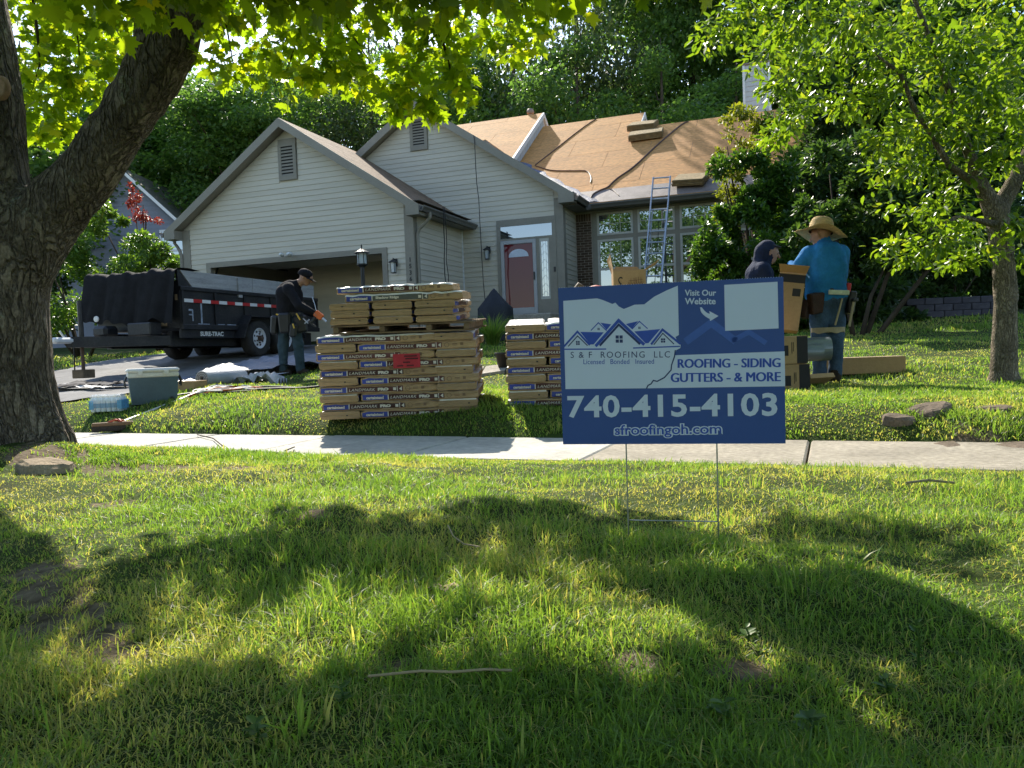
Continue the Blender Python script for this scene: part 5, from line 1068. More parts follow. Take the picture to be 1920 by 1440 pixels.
tp_('frame_rail', M_tb, [((bx-.30, y0-.02, .22), (bx-.20, y1, .49))]); tp_('frame_rail', M_tb, [((bx-bw+.2, y0-.02, .22), (bx-bw+.3, y1, .49))])
tp_('frame_skirt', M_tb, [((bx-.06, y0+.0, .36), (bx-.01, y0+1.62, .52))], c=.006)
nm = fit(text_mesh('SURE-TRAC', .1, .001, .004), .62, .085); nm.materials.append(M_twh); link('lettering', nm, TR, (bx-.004, y0+.78, .437), (math.pi/2, 0, math.pi/2))
for k, cy in enumerate((0.0, .88)):
    for sx, sg in ((bx+.02, 1), (bx-bw-.02, -1)):
        w_ = empty('wheel', (sx, cy, .355), parent=TR); Mw = Matrix.Rotation(sg*math.pi/2, 4, 'Y')
        MB().lathe([(.20, -.10), (.30, -.115), (.345, -.10), (.362, -.06), (.362, .06), (.345, .10), (.30, .115), (.20, .10)], 36, M=Mw).build('tyre', M_tyre, w_, smooth=True)
        MB().lathe([(.205, .06), (.205, .10), (.19, .105), (.18, .07), (.155, .055), (.08, .085), (.05, .09), (.001, .09)], 28, M=Mw).build('rim', M_rim, w_, smooth=True)
        h_ = MB().lathe([(.055, .09), (.05, .16), (.03, .175), (.001, .175)], 12, M=Mw)
        for q in range(6): a = q*math.pi/3; h_.lathe([(.014, .085), (.014, .115), (.001, .118)], 6, M=Mw @ Matrix.Translation((.085*math.cos(a), .085*math.sin(a), 0)))
        h_.build('hub', M_rust, w_)
        s_ = MB()
        for q in range(8): a = (q+.5)*math.pi/4; s_.lathe([(.001, .066), (.024, .064)], 8, M=Mw @ Matrix.Translation((.135*math.cos(a), .135*math.sin(a), .012)))
        s_.build('rim_hole', M_dark, w_)
for sx in (bx-.02, bx-bw-.20):
    pf = [(-.62, .36), (-.50, .62), (-.36, .80), (1.22, .80), (1.38, .62), (1.48, .36), (1.44, .36), (1.34, .60), (1.20, .765), (-.34, .765), (-.47, .60), (-.58, .36)]
    MB().prism([(sx, y, z) for y, z in pf], (.24, 0, 0)).build('fender', M_tb, TR)
tn = MB()
for sx in (bx-.26, bx-bw+.26): tn.prism([(sx-.04, y0, .24), (sx+.04, y0, .24), (bx-bw/2+.05, y0-1.45, .24), (bx-bw/2-.05, y0-1.45, .24)], (0, 0, .17))
tn.build('tongue', M_tb, TR)
b = MB(); b.box((bx-bw/2-.06, y0-1.75, .30), (bx-bw/2+.06, y0-1.40, .40), c=.03); b.build('coupler', M_rim, TR)
MB().tube([(bx-bw/2, y0-1.55, .40), (bx-bw/2, y0-1.62, .50)], .015, 6).build('coupler_latch', M_rim, TR)
jk = empty('tongue_jack', (bx-bw/2-.02, y0-1.2, 0), parent=TR); MB().tube([(0, 0, .36), (0, 0, 1.0)], .04, 8).build('tube', M_tb, jk); MB().tube([(0, 0, -.12), (0, 0, .40)], .028, 8).build('leg', M_rust, jk); MB().box((-.12, -.12, -.26), (.12, .12, -.12), c=.01).build('foot_block', M_pallet, jk)
tp_('battery_box', M_tb, [((bx-.80, y0-.40, .42), (bx-.30, y0-.12, .64))], c=.02); tp_('document_plate', M_kraft, [((bx-.52, y0-.006, .58), (bx-.30, y0-.001, .64)), ((bx-.10, y0-.006, 1.02), (bx-.05, y0-.001, 1.12))])
MB().lathe([(.001, .02), (.05, .015), (.055, 0)], 12, M=Matrix.Translation((bx-bw+.45, y0-.45, .74)) @ Matrix.Rotation(R(90), 4, 'X')).build('pump_cap', M_twh, TR)
b = MB(); b.box((bx-bw+.30, y0-.44, .42), (bx-bw+.62, y0-.12, .62), c=.05); b.build('pump_unit', M_tb, TR)
MB().tube([(bx-bw/2-.3, y0-1.1, .26), (bx-bw/2-.32, y0-1.1, -.25)], .012, 5).build('safety_chain', M_chain, TR)
# tarp draped over the front
nx, ny = 70, 18; V = []; F = []
for i in range(nx+1):
    for j in range(ny+1):
        u, v = i/nx, j/ny; x = bx-bw-.16+(bw+.17)*u; e_ = .035*math.sin(u*19)+.03*math.sin(u*43+1)+.02*math.sin(u*71)
        if v < .3: y = y0+.55-v/.3*.62; z = zt+.33+e_*.5*(v/.3)+.01*math.sin(u*30+v*20)-.025*math.sin(u*math.pi)*(1-v)
        else:
            q = (v-.3)/.7; fold = abs(math.sin(u*9.4+.5+.6*q))**.6*.10+abs(math.sin(u*23+2*q))**.5*.035
            y = y0-.08-fold*q*(1.1-.3*q)-.06*q; z = zt+.32+e_*.5*(1-q)-q*(.92-.42*max(0, .35-u)+.05*math.sin(u*14)+.03*math.sin(u*37))
        V.append((x, y, z)); 
for i in range(nx):
    for j in range(ny): F.append((i*(ny+1)+j, (i+1)*(ny+1)+j, (i+1)*(ny+1)+j+1, i*(ny+1)+j+1))
MB().add(V, F).build('tarp', M_tarp, TR, smooth=True)
# ------------------------------------------------------------------ ladder
lt, lb_ = W(1241, 332, 19.35), W(1223, 540, 18.2); dl = (lt-lb_); gl = float(gz(lb_.x, lb_.y)); k = (gl-lb_.z)/dl.z; lb2 = lb_+dl*k
ld = empty('extension_ladder', lb2); tag(ld, 'aluminium extension ladder leaning on the roof gutter', 'ladder'); M_alu = mat('aluminium', (.50, .53, .58), .38, .15, 6, metal=.55)
ax = (lt-lb2); Ln = ax.length; ax.normalize(); ux = Vector((math.cos(HYAW), math.sin(HYAW), 0)); ux = (ux-ax*ux.dot(ax)).normalized(); uy = ax.cross(ux)
LM = Matrix((ux, uy, ax)).transposed()
def lbx(p, q, c=0): b = MB(); b.box(p, q, c=c); b.v = [tuple(LM @ Vector(v)) for v in b.v]; return b
for x in (-.21, .21): lbx((x-.015, -.04, 0), (x+.015, .04, Ln), .004).build('rail', M_alu, ld)
for kk in range(int(Ln/.305)+1): b = MB().tube([LM @ Vector((-.2, 0, .2+kk*.305)), LM @ Vector((.2, 0, .2+kk*.305))], .019, 8); b.build('rung', M_alu, ld) if .2+kk*.305 < Ln else None
for x in (-.17, .17): lbx((x-.012, .042, .3), (x+.012, .10, Ln*.78), .004).build('fly_rail', M_alu, ld)
b = MB().tube([LM @ Vector((0, .12, Ln*.72)), LM @ Vector((.02, .16, Ln*.4)), LM @ Vector((0, .14, .4))], .008, 5); b.build('haul_rope', M_chain, ld)
# ------------------------------------------------------------------ things on the lawn
def carton(name, label, M_, sx, sy, sz, band=None, flaps=False, group=None, m=M_card):
    e = empty(name); e.matrix_world = M_; tag(e, label, 'box', group)
    MB().box((-sx/2, -sy/2, 0), (sx/2, sy/2, sz if not flaps else sz*.985), c=.004).build('body', m, e)
    if band: MB().box((sx/2-band, -sy/2-.0015, .004), (sx/2+.0015, sy/2, sz-.004)).build('black_print', M_cardk, e)
    if not flaps: MB().box((-sx/2+.01, -.02, sz), (sx/2-.01, .02, sz+.001)).build('tape', M_film, e)
    return e
def RM(loc, rz=0, rx=0, ry=0): return Matrix.Translation(loc) @ Matrix.Rotation(rz, 4, 'Z') @ Matrix.Rotation(ry, 4, 'Y') @ Matrix.Rotation(rx, 4, 'X')
x_, y_ = W(1462, 725, 7.55).x, 7.55
cb = carton('carton', 'cardboard box with black end under another, beside the yard sign', RM(G(x_, y_+.2, -.01), R(-4)), .60, .42, .27, .10, group='cartons beside the sign')
ct = carton('carton', 'cardboard box with black end on top of another, beside the yard sign', RM(G(x_-.01, y_+.2, .265), R(-7)), .60, .42, .27, .10, group='cartons beside the sign')
for c_, z0 in ((cb, .06), (ct, .08)):
    b = MB(); b.box((.06, -.2125, z0), (.12, -.2115, z0+.10)); b.box((.15, -.2125, z0+.02), (.156, -.2115, z0+.13)); b.box((.165, -.2125, z0+.04), (.171, -.2115, z0+.13)); b.build('print', M_cardk, c_)
hp = W(1478, 560, 8.15); hc = carton('carton', 'tall cardboard box held upright between the two men', RM((hp.x-.03, 8.2, hp.z-.34), R(-18), R(-6), R(9)), .26, .26, .60, None, group='cartons beside the sign')
b = MB(); b.box((-.1305, -.1315, .50), (.1305, .1305, .585)); b.box((.02, -.1315, .36), (.10, -.1305, .44)); b.build('black_print', M_cardk, hc)
b = MB(); b.prism([(-.13, -.13, .60), (.13, -.13, .60), (.15, -.24, .66), (-.15, -.24, .66)], (0, 0, .004)); b.build('flap', M_card, hc)
wp = W(1532, 700, 7.9); carton('carton', 'flattened tan carton tilted on the grass behind the boxes', RM(G(wp.x, 8.0, .0), R(25), R(-28)), .34, .30, .05)
lc = W(1618, 685, 8.75); carton('long_carton', 'long low cardboard carton lying on grass right of the men', RM(G(lc.x+.03, 8.9, -.01), R(-6)), .92, .26, .19)
# open carton behind the sign
sc1 = carton('carton', 'lower cardboard box of the open pair behind the sign', RM(G(1.12, 7.15), R(-8)), .46, .40, .56)
sc2 = carton('open_carton', 'open cardboard box with raised flaps and marker writing above the yard sign', RM(G(1.10, 7.12, .562), R(-5)), .29, .36, .58, None, True)
b = MB(); z = .572
b.prism([(-.145, -.18, z), (-.145, .18, z), (-.185, .14, z+.12), (-.165, -.10, z+.15)], (.005, 0, 0)); b.build('flap', M_card, sc2)
MB().prism([(.145, -.18, z), (.145, .18, z), (.27, .17, z+.07), (.27, -.17, z+.08)], (0, .0, .005)).build('flap', M_card, sc2)
MB().prism([(-.145, .18, z), (.145, .18, z), (.10, .22, z+.06), (-.10, .22, z+.07)], (0, .004, 0)).build('flap', M_card, sc2)
for s_, X, Z, w_, h_ in (('S', -.085, .40, .045, .12), ('HAKE', .055, .455, .13, .07), ('HAKE', .055, .375, .13, .06)):
    if s_ != 'S': continue
    me = fit(text_mesh(s_, .1, .0006, -.001, .1), w_, h_); me.materials.append(M_cardk); link('lettering', me, sc2, (X, -.1815, Z+.05), (math.pi/2, 0, 0))
b = MB(); rr = random.Random(4)
for k in range(14): x = -.01+k*.009; b.tube([(x, -.1815, .36+rr.uniform(0, .03)), (x+rr.uniform(-.004, .006), -.1815, .43+rr.uniform(0, .08))], .002, 4)
for zz in (.39, .43, .47): b.tube([(-.01, -.1818, zz), (.12, -.1818, zz+.01)], .0018, 4)
b.build('marker_scrawl', mat('brown_marker', (.16, .07, .04), .8), sc2)
rc = W(1122, 543, 7.3); rb = empty('red_bag', G(rc.x, 7.5)); tag(rb, 'red rounded top of a bag just showing above the sign', 'bag'); hh = rc.z-rb.location.z+.06
MB().lathe([(.10, 0), (.17, .08), (.18, hh*.6), (.16, hh*.88), (.10, hh*.98), (.001, hh)], 18).build('body', mat('red_nylon', (.50, .06, .03), .6, .2, 6, .3, 20), rb, smooth=True)
MB().tube([(-.20, -.05, hh*.8), (-.24, -.06, hh*.92), (-.17, -.06, hh*1.0), (-.10, -.04, hh*.95)], .03, 8).build('handle', mat('brown_leather', (.12, .09, .06), .7), rb, smooth=True)
# metal coils next to the man
gp = W(1522, 655, 8.1); gc = empty('gutter_coil', (gp.x, 8.15, gp.z-.13)); gc.rotation_euler = (0, 0, R(-8)); tag(gc, 'grey aluminium coil stock lying in front of the man in straw hat', 'metal coil'); M_coil = mat('coil_grey', (.24, .27, .30), .35, .1, 3, metal=.4)
MB().lathe([(.11, 0), (.125, 0), (.125, .26), (.11, .26)], 28, M=Matrix.Translation((-.06, 0, .13)) @ Matrix.Rotation(R(90), 4, 'Y'), close=True).build('outer_coil', M_coil, gc, smooth=False)
MB().lathe([(.075, 0), (.09, 0), (.09, .22), (.075, .22)], 28, M=Matrix.Translation((-.12, -.10, .10)) @ Matrix.Rotation(R(90), 4, 'Y'), close=True).build('inner_coil', M_coil, gc)
# cooler
cp = W(281, 752, 8.5); ck = empty('cooler', G(cp.x, 8.6, -.01), R(28)); ck.scale = (.86,)*3; tag(ck, 'blue grey cooler with white lid on the lawn edge', 'cooler'); M_cool = mat('cooler_blue', (.085, .135, .175), .5, .1, 3, .05, 50); M_lid = mat('cooler_white', (.74, .73, .69), .45, .05, 3)
def taper(x, y, z0, z1, k): return [(-x*k, -y*k, z0), (x*k, -y*k, z0), (x*k, y*k, z0), (-x*k, y*k, z0)], [(-x, -y, z1), (x, -y, z1), (x, y, z1), (-x, y, z1)]
lo, hi = taper(.29, .19, 0, .34, .90); MB().add(lo+hi, [(3, 2, 1, 0), (4, 5, 6, 7), (0, 1, 5, 4), (1, 2, 6, 5), (2, 3, 7, 6), (3, 0, 4, 7)]).build('body', M_cool, ck)
MB().box((-.30, -.20, .34), (.30, .20, .40), c=.012).build('rim', M_lid, ck); MB().box((-.31, -.21, .403), (.31, .21, .455), c=.02).build('lid', M_lid, ck)
for sx in (-1, 1): MB().tube([(sx*.305, -.09, .36), (sx*.33, -.09, .30), (sx*.325, -.08, .22), (sx*.325, .08, .22), (sx*.33, .09, .30), (sx*.305, .09, .36)], .011, 6).build('handle', M_blackmetal, ck)
for x in (-.15, .15): MB().box((x-.03, -.218, .37), (x+.03, -.20, .43), c=.006).build('latch', M_lid, ck)
MB().lathe([(.001, .03), (.022, .03), (.025, 0)], 10, M=Matrix.Translation((.20, -.178, .06)) @ Matrix.Rotation(R(90), 4, 'X')).build('drain_plug', M_blackmetal, ck)
# water bottles
wt = W(200, 762, 8.1); wb = empty('water_bottle_pack', G(wt.x, 8.15, .0), R(8)); wb.scale = (.78,)*3; tag(wb, 'shrink wrapped pack of water bottles beside the cooler', 'water bottles'); M_bot = mat('water_plastic', (.55, .66, .74), .12, .08, 9, spec=.7); M_blab = mat('bottle_label', (.10, .32, .55), .4, .3, 12)
bt = MB().lathe([(.001, 0), (.028, 0), (.032, .02), (.032, .14), (.026, .165), (.013, .185), (.013, .20)], 10).build('bottle', M_bot); btm = bt.data; bpy.data.objects.remove(bt)
bl = MB().lathe([(.0325, .05), (.033, .052), (.033, .11), (.0325, .112)], 10).build('label', M_blab); blm = bl.data; bpy.data.objects.remove(bl)
bc = MB().lathe([(.0145, .185), (.0145, .208), (.001, .209)], 8).build('cap', M_lid); bcm = bc.data; bpy.data.objects.remove(bc)
for i in range(6):
    for j in range(4):
        o = link('bottle', btm, wb, (-.165+i*.066, -.10+j*.066, 0)); link('label', blm, o); link('cap', bcm, o)
m_, t2, b2, o2 = nt('shrink_wrap'); b2.inputs['Base Color'].default_value = (.82, .88, .93, 1); b2.inputs['Roughness'].default_value = .15; tr2 = N(t2, 'BsdfTransparent'); mx2 = N(t2, 'MixShader'); mx2.inputs[0].default_value = .2; t2.links.new(tr2.outputs[0], mx2.inputs[1]); t2.links.new(b2.outputs[0], mx2.inputs[2]); t2.links.new(mx2.outputs[0], o2.inputs[0])
V = []; F = []; nx, ny = 22, 9
for i in range(nx):
    a = i/nx*2*math.pi; sx, sy = math.cos(a), math.sin(a); q = max(abs(sx), abs(sy)); ex, ey = sx/q*.203, sy/q*.14
    for j in range(ny): zz = j/(ny-1); k = 1+.03*math.sin(i*2.3+j*1.7)-.35*max(0, zz-.85)/.15; V.append((ex*k, ey*k, .222*min(1, zz/.85)+.012*math.sin(i*3.1) if zz > .8 else .222*zz/.85))
for i in range(nx):
    for j in range(ny-1): F.append((i*ny+j, ((i+1) % nx)*ny+j, ((i+1) % nx)*ny+j+1, i*ny+j+1))
F.append([i*ny+ny-1 for i in range(nx)]); MB().add(V, F).build('shrink_wrap', m_, wb, smooth=True)
[MB().box((x, -.141, .03), (x+.056, .141, .15)).build('wrap_print', M_blab, wb) for x in (-.206, .15)]
# push broom, hoses, membrane, tarp
h0, h1 = W(214, 770, 7.55), W(372, 724, 8.9); h0 = G(h0.x, 7.55, .05); h1 = G(h1.x, 8.9, .06); bm = empty('push_broom', h0); tag(bm, 'push broom with white handle lying on grass', 'broom'); M_or = mat('orange_red_plastic', (.50, .09, .04), .5, .15, 8)
d = (h1-h0); MB().tube([Vector((0, 0, 0)), d*.86], .016, 8).build('handle', mat('white_pole', (.66, .64, .58), .45), bm); MB().tube([d*.84, d], .02, 8).build('grip', M_or, bm)
Mh = Matrix.Rotation(R(20), 4, 'Z'); MB().box((-.20, -.035, -.005), (.16, .035, .03), M=Mh, c=.006).build('block', mat('broom_wood', (.20, .12, .07), .8), bm); MB().box((-.20, -.04, -.055), (.16, .04, -.005), M=Mh).build('bristles', mat('bristle', (.05, .04, .035), .95, .4, 60), bm)
MB().tube([Vector((-.05, -.03, .03)), Vector((.0, .0, .05)), d*.10], .013, 6).build('brace', M_or, bm); MB().tube([Vector((.06, .0, .03)), Vector((.03, .02, .05)), d*.10], .013, 6).build('brace', M_or, bm)
pr_ = random.Random(3)
for k, (m, lab) in enumerate(((mat('white_cord', (.62, .60, .56), .6), 'white cord coiled on the grass by the broom'), (mat('orange_cord', (.55, .16, .04), .5), 'orange cord tangled in the coil by the broom'), (M_chain, 'black air hose looping across the grass towards the bending man'))):
    pts = []; c0 = W(425, 728, 9.2)
    if k < 2:
        for i in range(44 if k == 0 else 24): a = i*.55; rr_ = .20+pr_.uniform(-.05, .09); pts.append(G(c0.x+.12*k+rr_*1.35*math.cos(a)+pr_.uniform(-.03, .03), 9.15+rr_*1.5*math.sin(a), .035+.03*pr_.random()))
    else:
        for q in ((300, 745), (340, 738), (390, 726), (440, 719), (500, 722), (545, 719), (585, 716), (560, 726), (510, 730), (470, 734), (430, 728), (400, 733), (450, 738), (520, 727)): pp = W(q[0], q[1], 9); pts.append(G(pp.x, 8.9+(735-q[1])*.05, .03))
    Q = []
    for i in range(len(pts)-1):
        a_, b_, c_, d_ = pts[max(i-1, 0)], pts[i], pts[i+1], pts[min(i+2, len(pts)-1)]
        for s in range(4): t = s/4; Q.append(.5*((2*b_)+(c_-a_)*t+(2*a_-5*b_+4*c_-d_)*t*t+(3*b_-a_-3*c_+d_)*t**3))
    cord(Q, .009 if k < 2 else .011, m, 'coiled_cord' if k < 2 else 'air_hose', lab, 'cord' if k < 2 else 'hose')
ra, rb_ = W(378, 704, 10.2), W(452, 690, 11.0); ra = G(ra.x, 10.2, .11); rb_ = G(rb_.x, 11.0, .11); rl = empty('membrane_roll', ra); tag(rl, 'white roll of roofing membrane lying on the lawn', 'roll'); M_mem = mat('membrane_white', (.34, .36, .38), .5, .12, 5, .3, 30)
d = rb_-ra; Mq = d.to_track_quat('Z', 'Y').to_matrix().to_4x4(); MB().lathe([(.028, 0), (.10, 0), (.105, .01), (.105, d.length), (.028, d.length)], 24, M=Mq, close=True).build('roll', M_mem, rl, smooth=False)
sp_ = MB().tube([Mq @ Vector((.035+.0035*i*.9, 0, -.003)) if 0 else Mq @ Vector(((.03+.0019*i)*math.cos(i*.5), (.03+.0019*i)*math.sin(i*.5), -.003)) for i in range(36)], .003, 4); sp_.build('wound_edge', M_dark, rl)
V = []; F = []; n_ = 12
for i in range(n_):
    for j in range(n_): V.append((-.05+.62*i/(n_-1), -.22+.44*j/(n_-1), .02+.10*abs(math.sin(i*1.3+j*.7))*math.sin(math.pi*i/(n_-1))+.05*math.sin(j*1.9+i)))
for i in range(n_-1):
    for j in range(n_-1): F.append((i*n_+j, (i+1)*n_+j, (i+1)*n_+j+1, i*n_+j+1))
pl = MB().add(V, F).build('wrapping', M_mem, rl, loc=d*.82+Vector((.1, 0, -.10)))
def sheet(name, label, cat, quad, nx, ny, m, amp, seed, lift=.04):
    V = []; rr = random.Random(seed); k = [(rr.uniform(2, 9), rr.uniform(2, 9), rr.uniform(0, 6)) for _ in range(5)]
    for i in range(nx+1):
        for j in range(ny+1):
            u, v = i/nx, j/ny; p = quad[0]*(1-u)*(1-v)+quad[1]*u*(1-v)+quad[2]*u*v+quad[3]*(1-u)*v
            w_ = sum(abs(math.sin(a*u*3+b*v*2+c)) for a, b, c in k)/5; V.append((p.x+min(.05, lift)*math.sin(9*v+seed), p.y+min(.06, lift)*math.sin(7*u), float(gz(p.x, p.y))+lift+amp*w_))
    F = [(i*(ny+1)+j, (i+1)*(ny+1)+j, (i+1)*(ny+1)+j+1, i*(ny+1)+j+1) for i in range(nx) for j in range(ny)]
    return tag(MB().add(V, F).build(name, m, smooth=True), label, cat)
sheet('ground_tarp', 'crumpled blue grey tarp spread behind the bending man', 'tarp', [Vector((-4.85, 12.0, 0)), Vector((-2.0, 12.5, 0)), Vector((-1.6, 14.0, 0)), Vector((-4.4, 13.8, 0))], 40, 22, mat('tarp_blue_grey', (.13, .155, .20), .5, .2, 3, .3, 20, .4), .16, 3)
sheet('paper_sheet', 'pale sheet of underlayment lying by the bending man\'s feet', 'sheet', [Vector((-4.0, 10.9, 0)), Vector((-3.75, 11.0, 0)), Vector((-3.5, 12.1, 0)), Vector((-3.75, 12.1, 0))], 6, 10, M_mem, .03, 5, .02)
bbx = W(352, 712, 9.9); carton('carton', 'flat brown carton on the driveway edge behind the cooler', RM(G(bbx.x, 9.95), R(-15)), .34, .26, .12)
for k, (px, py, Y, s) in enumerate(((150, 708, 11.3, .5), (190, 700, 11.6, .45), (215, 712, 10.8, .4), (130, 718, 10.6, .42), (240, 703, 11.2, .3))):
    q = W(px, py, Y); sheet('torn_shingle', 'torn dark shingles scattered under the trailer tongue, heap %s' % ('one two three four five'.split()[k]), 'shingle scrap', [Vector((q.x-s, Y-s*.3, 0)), Vector((q.x+s*.6, Y-s*.4, 0)), Vector((q.x+s, Y+s*.3, 0)), Vector((q.x-s*.5, Y+s*.4, 0))], 8, 6, mat('old_shingle', (.06, .055, .055), .9, .4, 9), .07, 20+k, .03)
for k, (x, y, s, m, lab) in enumerate(((-6.6, 11.2, .30, M_mem, 'pale scrap of underlayment on the driveway under the trailer tongue'), (-5.6, 10.4, .22, M_mem, 'small pale scrap on the driveway left of the cooler'), (-5.3, 12.0, .35, MATS['tarp_blue_grey'], 'folded tarp end beneath the trailer front'), (-4.6, 10.9, .25, M_film, 'white plastic scrap behind the cooler'))):
    sheet('sheet_scrap', lab, 'scrap', [Vector((x-s, y-s*.4, 0)), Vector((x+s*.8, y-s*.5, 0)), Vector((x+s, y+s*.4, 0)), Vector((x-s*.6, y+s*.5, 0))], 8, 6, m, .06, 40+k, .035)
# lamp post, covered grill, path edging
lp = W(678, 470, 14.2); pb = G(lp.x, 14.2); po = empty('post_lantern', pb); tag(po, 'black post lantern standing in front of the garage door', 'lamp'); hz = lp.z-pb.z
MB().tube([(0, 0, 0), (0, 0, hz-.30)], .035, 10).build('post', M_blackmetal, po); MB().lathe([(.001, .12), (.012, .10), (.012, .04), (.03, .03), (.14, -.03), (.145, -.05), (.09, -.05)], 6, M=Matrix.Translation((0, 0, hz))).build('roof', M_blackmetal, po)
MB().lathe([(.085, -.05), (.085, -.24), (.001, -.24)], 6, M=Matrix.Translation((0, 0, hz))).build('glass', M_lampglass, po); b = MB()
for k in range(6): a = k*math.pi/3; b.tube([(.092*math.cos(a), .092*math.sin(a), hz-.05), (.092*math.cos(a), .092*math.sin(a), hz-.25)], .008, 4)
b.lathe([(.001, -.24), (.10, -.24), (.10, -.26), (.04, -.30), (.001, -.30)], 6, M=Matrix.Translation((0, 0, hz))); b.build('cage', M_blackmetal, po)
gq = W(928, 600, 16.9); gr = empty('covered_grill', G(gq.x, 16.9)); tag(gr, 'grill under a dark pointed cover beside front steps', 'grill cover')
topz = W(925, 541, 16.9).z-gr.location.z; V = []; F = []; na = 28; prof = [(1, 0), (.98, .3), (.92, .62), (.62, .74), (.35, .86), (.14, .96), (.02, 1)]
for r_, z_ in prof:
    for k in range(na): a = 2*math.pi*k/na; rr_ = .40*r_*(1+.09*math.sin(7*a+z_*3)*min(1, r_*1.5)); V.append((rr_*math.cos(a), rr_*.8*math.sin(a), z_*topz))
for i in range(len(prof)-1):
    for k in range(na): F.append((i*na+k, i*na+(k+1) % na, (i+1)*na+(k+1) % na, (i+1)*na+k))
MB().add(V, F).build('cover', mat('black_cover', (.014, .016, .02), .6, .3, 5, .3, 30, .4), gr, smooth=True)
fp_ = MB(); q = [Vector((-1.1, 10.3, 0)), Vector((.25, 10.8, 0)), Vector((.35, 11.4, 0)), Vector((-1.1, 10.9, 0))]
path = empty('garden_path', (0, 0, 0)); tag(path, 'narrow flagstone path behind the shingle stacks', 'path', kind='structure')
for k in range(4):
    a, b_ = k/4+.008, (k+1)/4-.008; c4 = [q[0].lerp(q[1], a), q[0].lerp(q[1], b_), q[3].lerp(q[2], b_), q[3].lerp(q[2], a)]; MB().prism([(p.x, p.y, float(gz(p.x, p.y))+.05) for p in c4], (0, 0, -.12)).build('slab', M_conc2, path)
pt = W(946, 668, 10.9); pt_ = empty('plant_pot', G(pt.x, 11.0, .03)); tag(pt_, 'small dark plant pot at the path edge', 'pot'); MB().lathe([(.001, 0), (.09, 0), (.13, .2), (.14, .2), (.14, .23), (.12, .23), (.11, .2)], 16).build('pot', mat('dark_pot', (.03, .025, .022), .7), pt_, smooth=True); MB().lathe([(.115, .19), (.001, .2)], 16).build('soil', M_bark3, pt_)
# rocks and stones
M_rock = mat('tan_rock', (.30, .235, .165), .9, .3, 6, .7, 30, .15, fine=.2); M_flag = mat('flagstone', (.15, .115, .085), .9, .35, 5, .6, 40, .15, fine=.2)
def rock(name, label, c, r, m, seed, cat='rock', group=None, rz=0):
    """broken flat stone: uneven outline, ledges, chipped top"""
    rr = random.Random(seed); n = 11; A = [2*math.pi*k/n+rr.uniform(-.16, .16) for k in range(n)]; Rd = [rr.uniform(.72, 1.1) for _ in range(n)]; V = []
    for zz, sc in ((-.9, 1.02), (.25, 1.0), (.62, .93), (.86, .74)):
        for k in range(n): j = rr.uniform(-.05, .05); V.append((r[0]*Rd[k]*(sc+j)*math.cos(A[k]), r[1]*Rd[k]*(sc+j)*math.sin(A[k]), r[2]*(zz+rr.uniform(-.10, .10)+.22*math.cos(A[k]+seed))))
    V.append((0, 0, r[2]*.95)); F = [(i*n+k, i*n+(k+1) % n, (i+1)*n+(k+1) % n, (i+1)*n+k) for i in range(3) for k in range(n)]+[(3*n+k, 3*n+(k+1) % n, 4*n) for k in range(n)]
    o = MB().add(V, F).build(name, m); o.location = c; o.rotation_euler = (R(rr.uniform(-6, 6)), R(rr.uniform(-6, 6)), rz); return tag(o, label, cat, group)
q = W(85, 840, 3.9); rock('rock', 'tan flat rock at the foot of the maple', G(q.x, 3.9, .0), (.14, .11, .06), M_rock, 3)
for k, (px, Y, r, lab) in enumerate(((1690, 5.1, (.13, .10, .04), 'small'), (1745, 5.2, (.24, .13, .06), 'tall'), (1775, 4.78, (.33, .12, .035), 'long flat'), (1895, 4.6, (.28, .15, .038), 'rightmost'), (1860, 5.15, (.20, .12, .035), 'rear'))):
    q = W(px, 760, Y); rock('edging_stone', '%s brown edging stone in grass below the right tree' % lab, G(q.x, Y, -.018), r, M_flag, 30+k, group='edging stones below the right tree', cat='stone', rz=k*.5)
# retaining wall far right
rw = empty('retaining_wall', G(9.35, 17.6, -.08)); rw.rotation_euler = (0, 0, R(-6)); tag(rw, 'low grey block retaining wall under the trees at right', 'wall'); M_blk = mat('grey_block', (.085, .08, .09), .9, .2, 5, .5, 50, .15, obj=.15)
bk_ = MB().box((0, 0, 0), (.39, .25, .148), c=.012).build('block', M_blk); bkm = bk_.data; bpy.data.objects.remove(bk_)
for r_ in range(3):
    for k in range(5): link('block', bkm, rw, ((k+.5*(r_ % 2))*.4-.3, .02*r_, .02+r_*.152+.05))
# neighbour house behind at left
nb = empty('neighbour_house', (-13.1, 33.0, float(gz(-13.1, 33)))); tag(nb, 'neighbouring house with blue grey siding and white eaves at left', 'house'); M_nb = mat('blue_grey_siding', (.20, .22, .27), .6, .05, 1)
pa, pb2 = W(232, 316, 33), W(345, 418, 33); sl_ = (pb2.z-pa.z)/(pb2.x-pa.x); px_, pz_ = pa.x-nb.location.x, pa.z-nb.location.z; rx2 = px_+4.0; ez = pz_+sl_*4.0
nw = MB().prism([(px_-4, 0, -1), (rx2-.35, 0, -1), (rx2-.35, 0, ez), (px_, 0, pz_-.12), (px_-4, 0, ez)], (0, 8, 0)).build('wall', M_nb, nb)
siding(nw, [(px_-4, 2.5), (rx2-.4, 2.5), (rx2-.4, ez-.1), (px_, pz_-.2), (px_-4, ez-.1)], [], front(0), M_nb, course=.2, z0=2.5)
MB().prism([(px_, -.4, pz_), (rx2, -.4, ez), (rx2, -.4, ez-.16), (px_, -.4, pz_-.16)], (0, -.04, 0)).build('rake_board', M_trimw, nb); MB().prism([(px_, -.4, pz_), (px_-4, -.4, ez), (px_-4, -.4, ez-.16), (px_, -.4, pz_-.16)], (0, -.04, 0)).build('rake_board', M_trimw, nb)
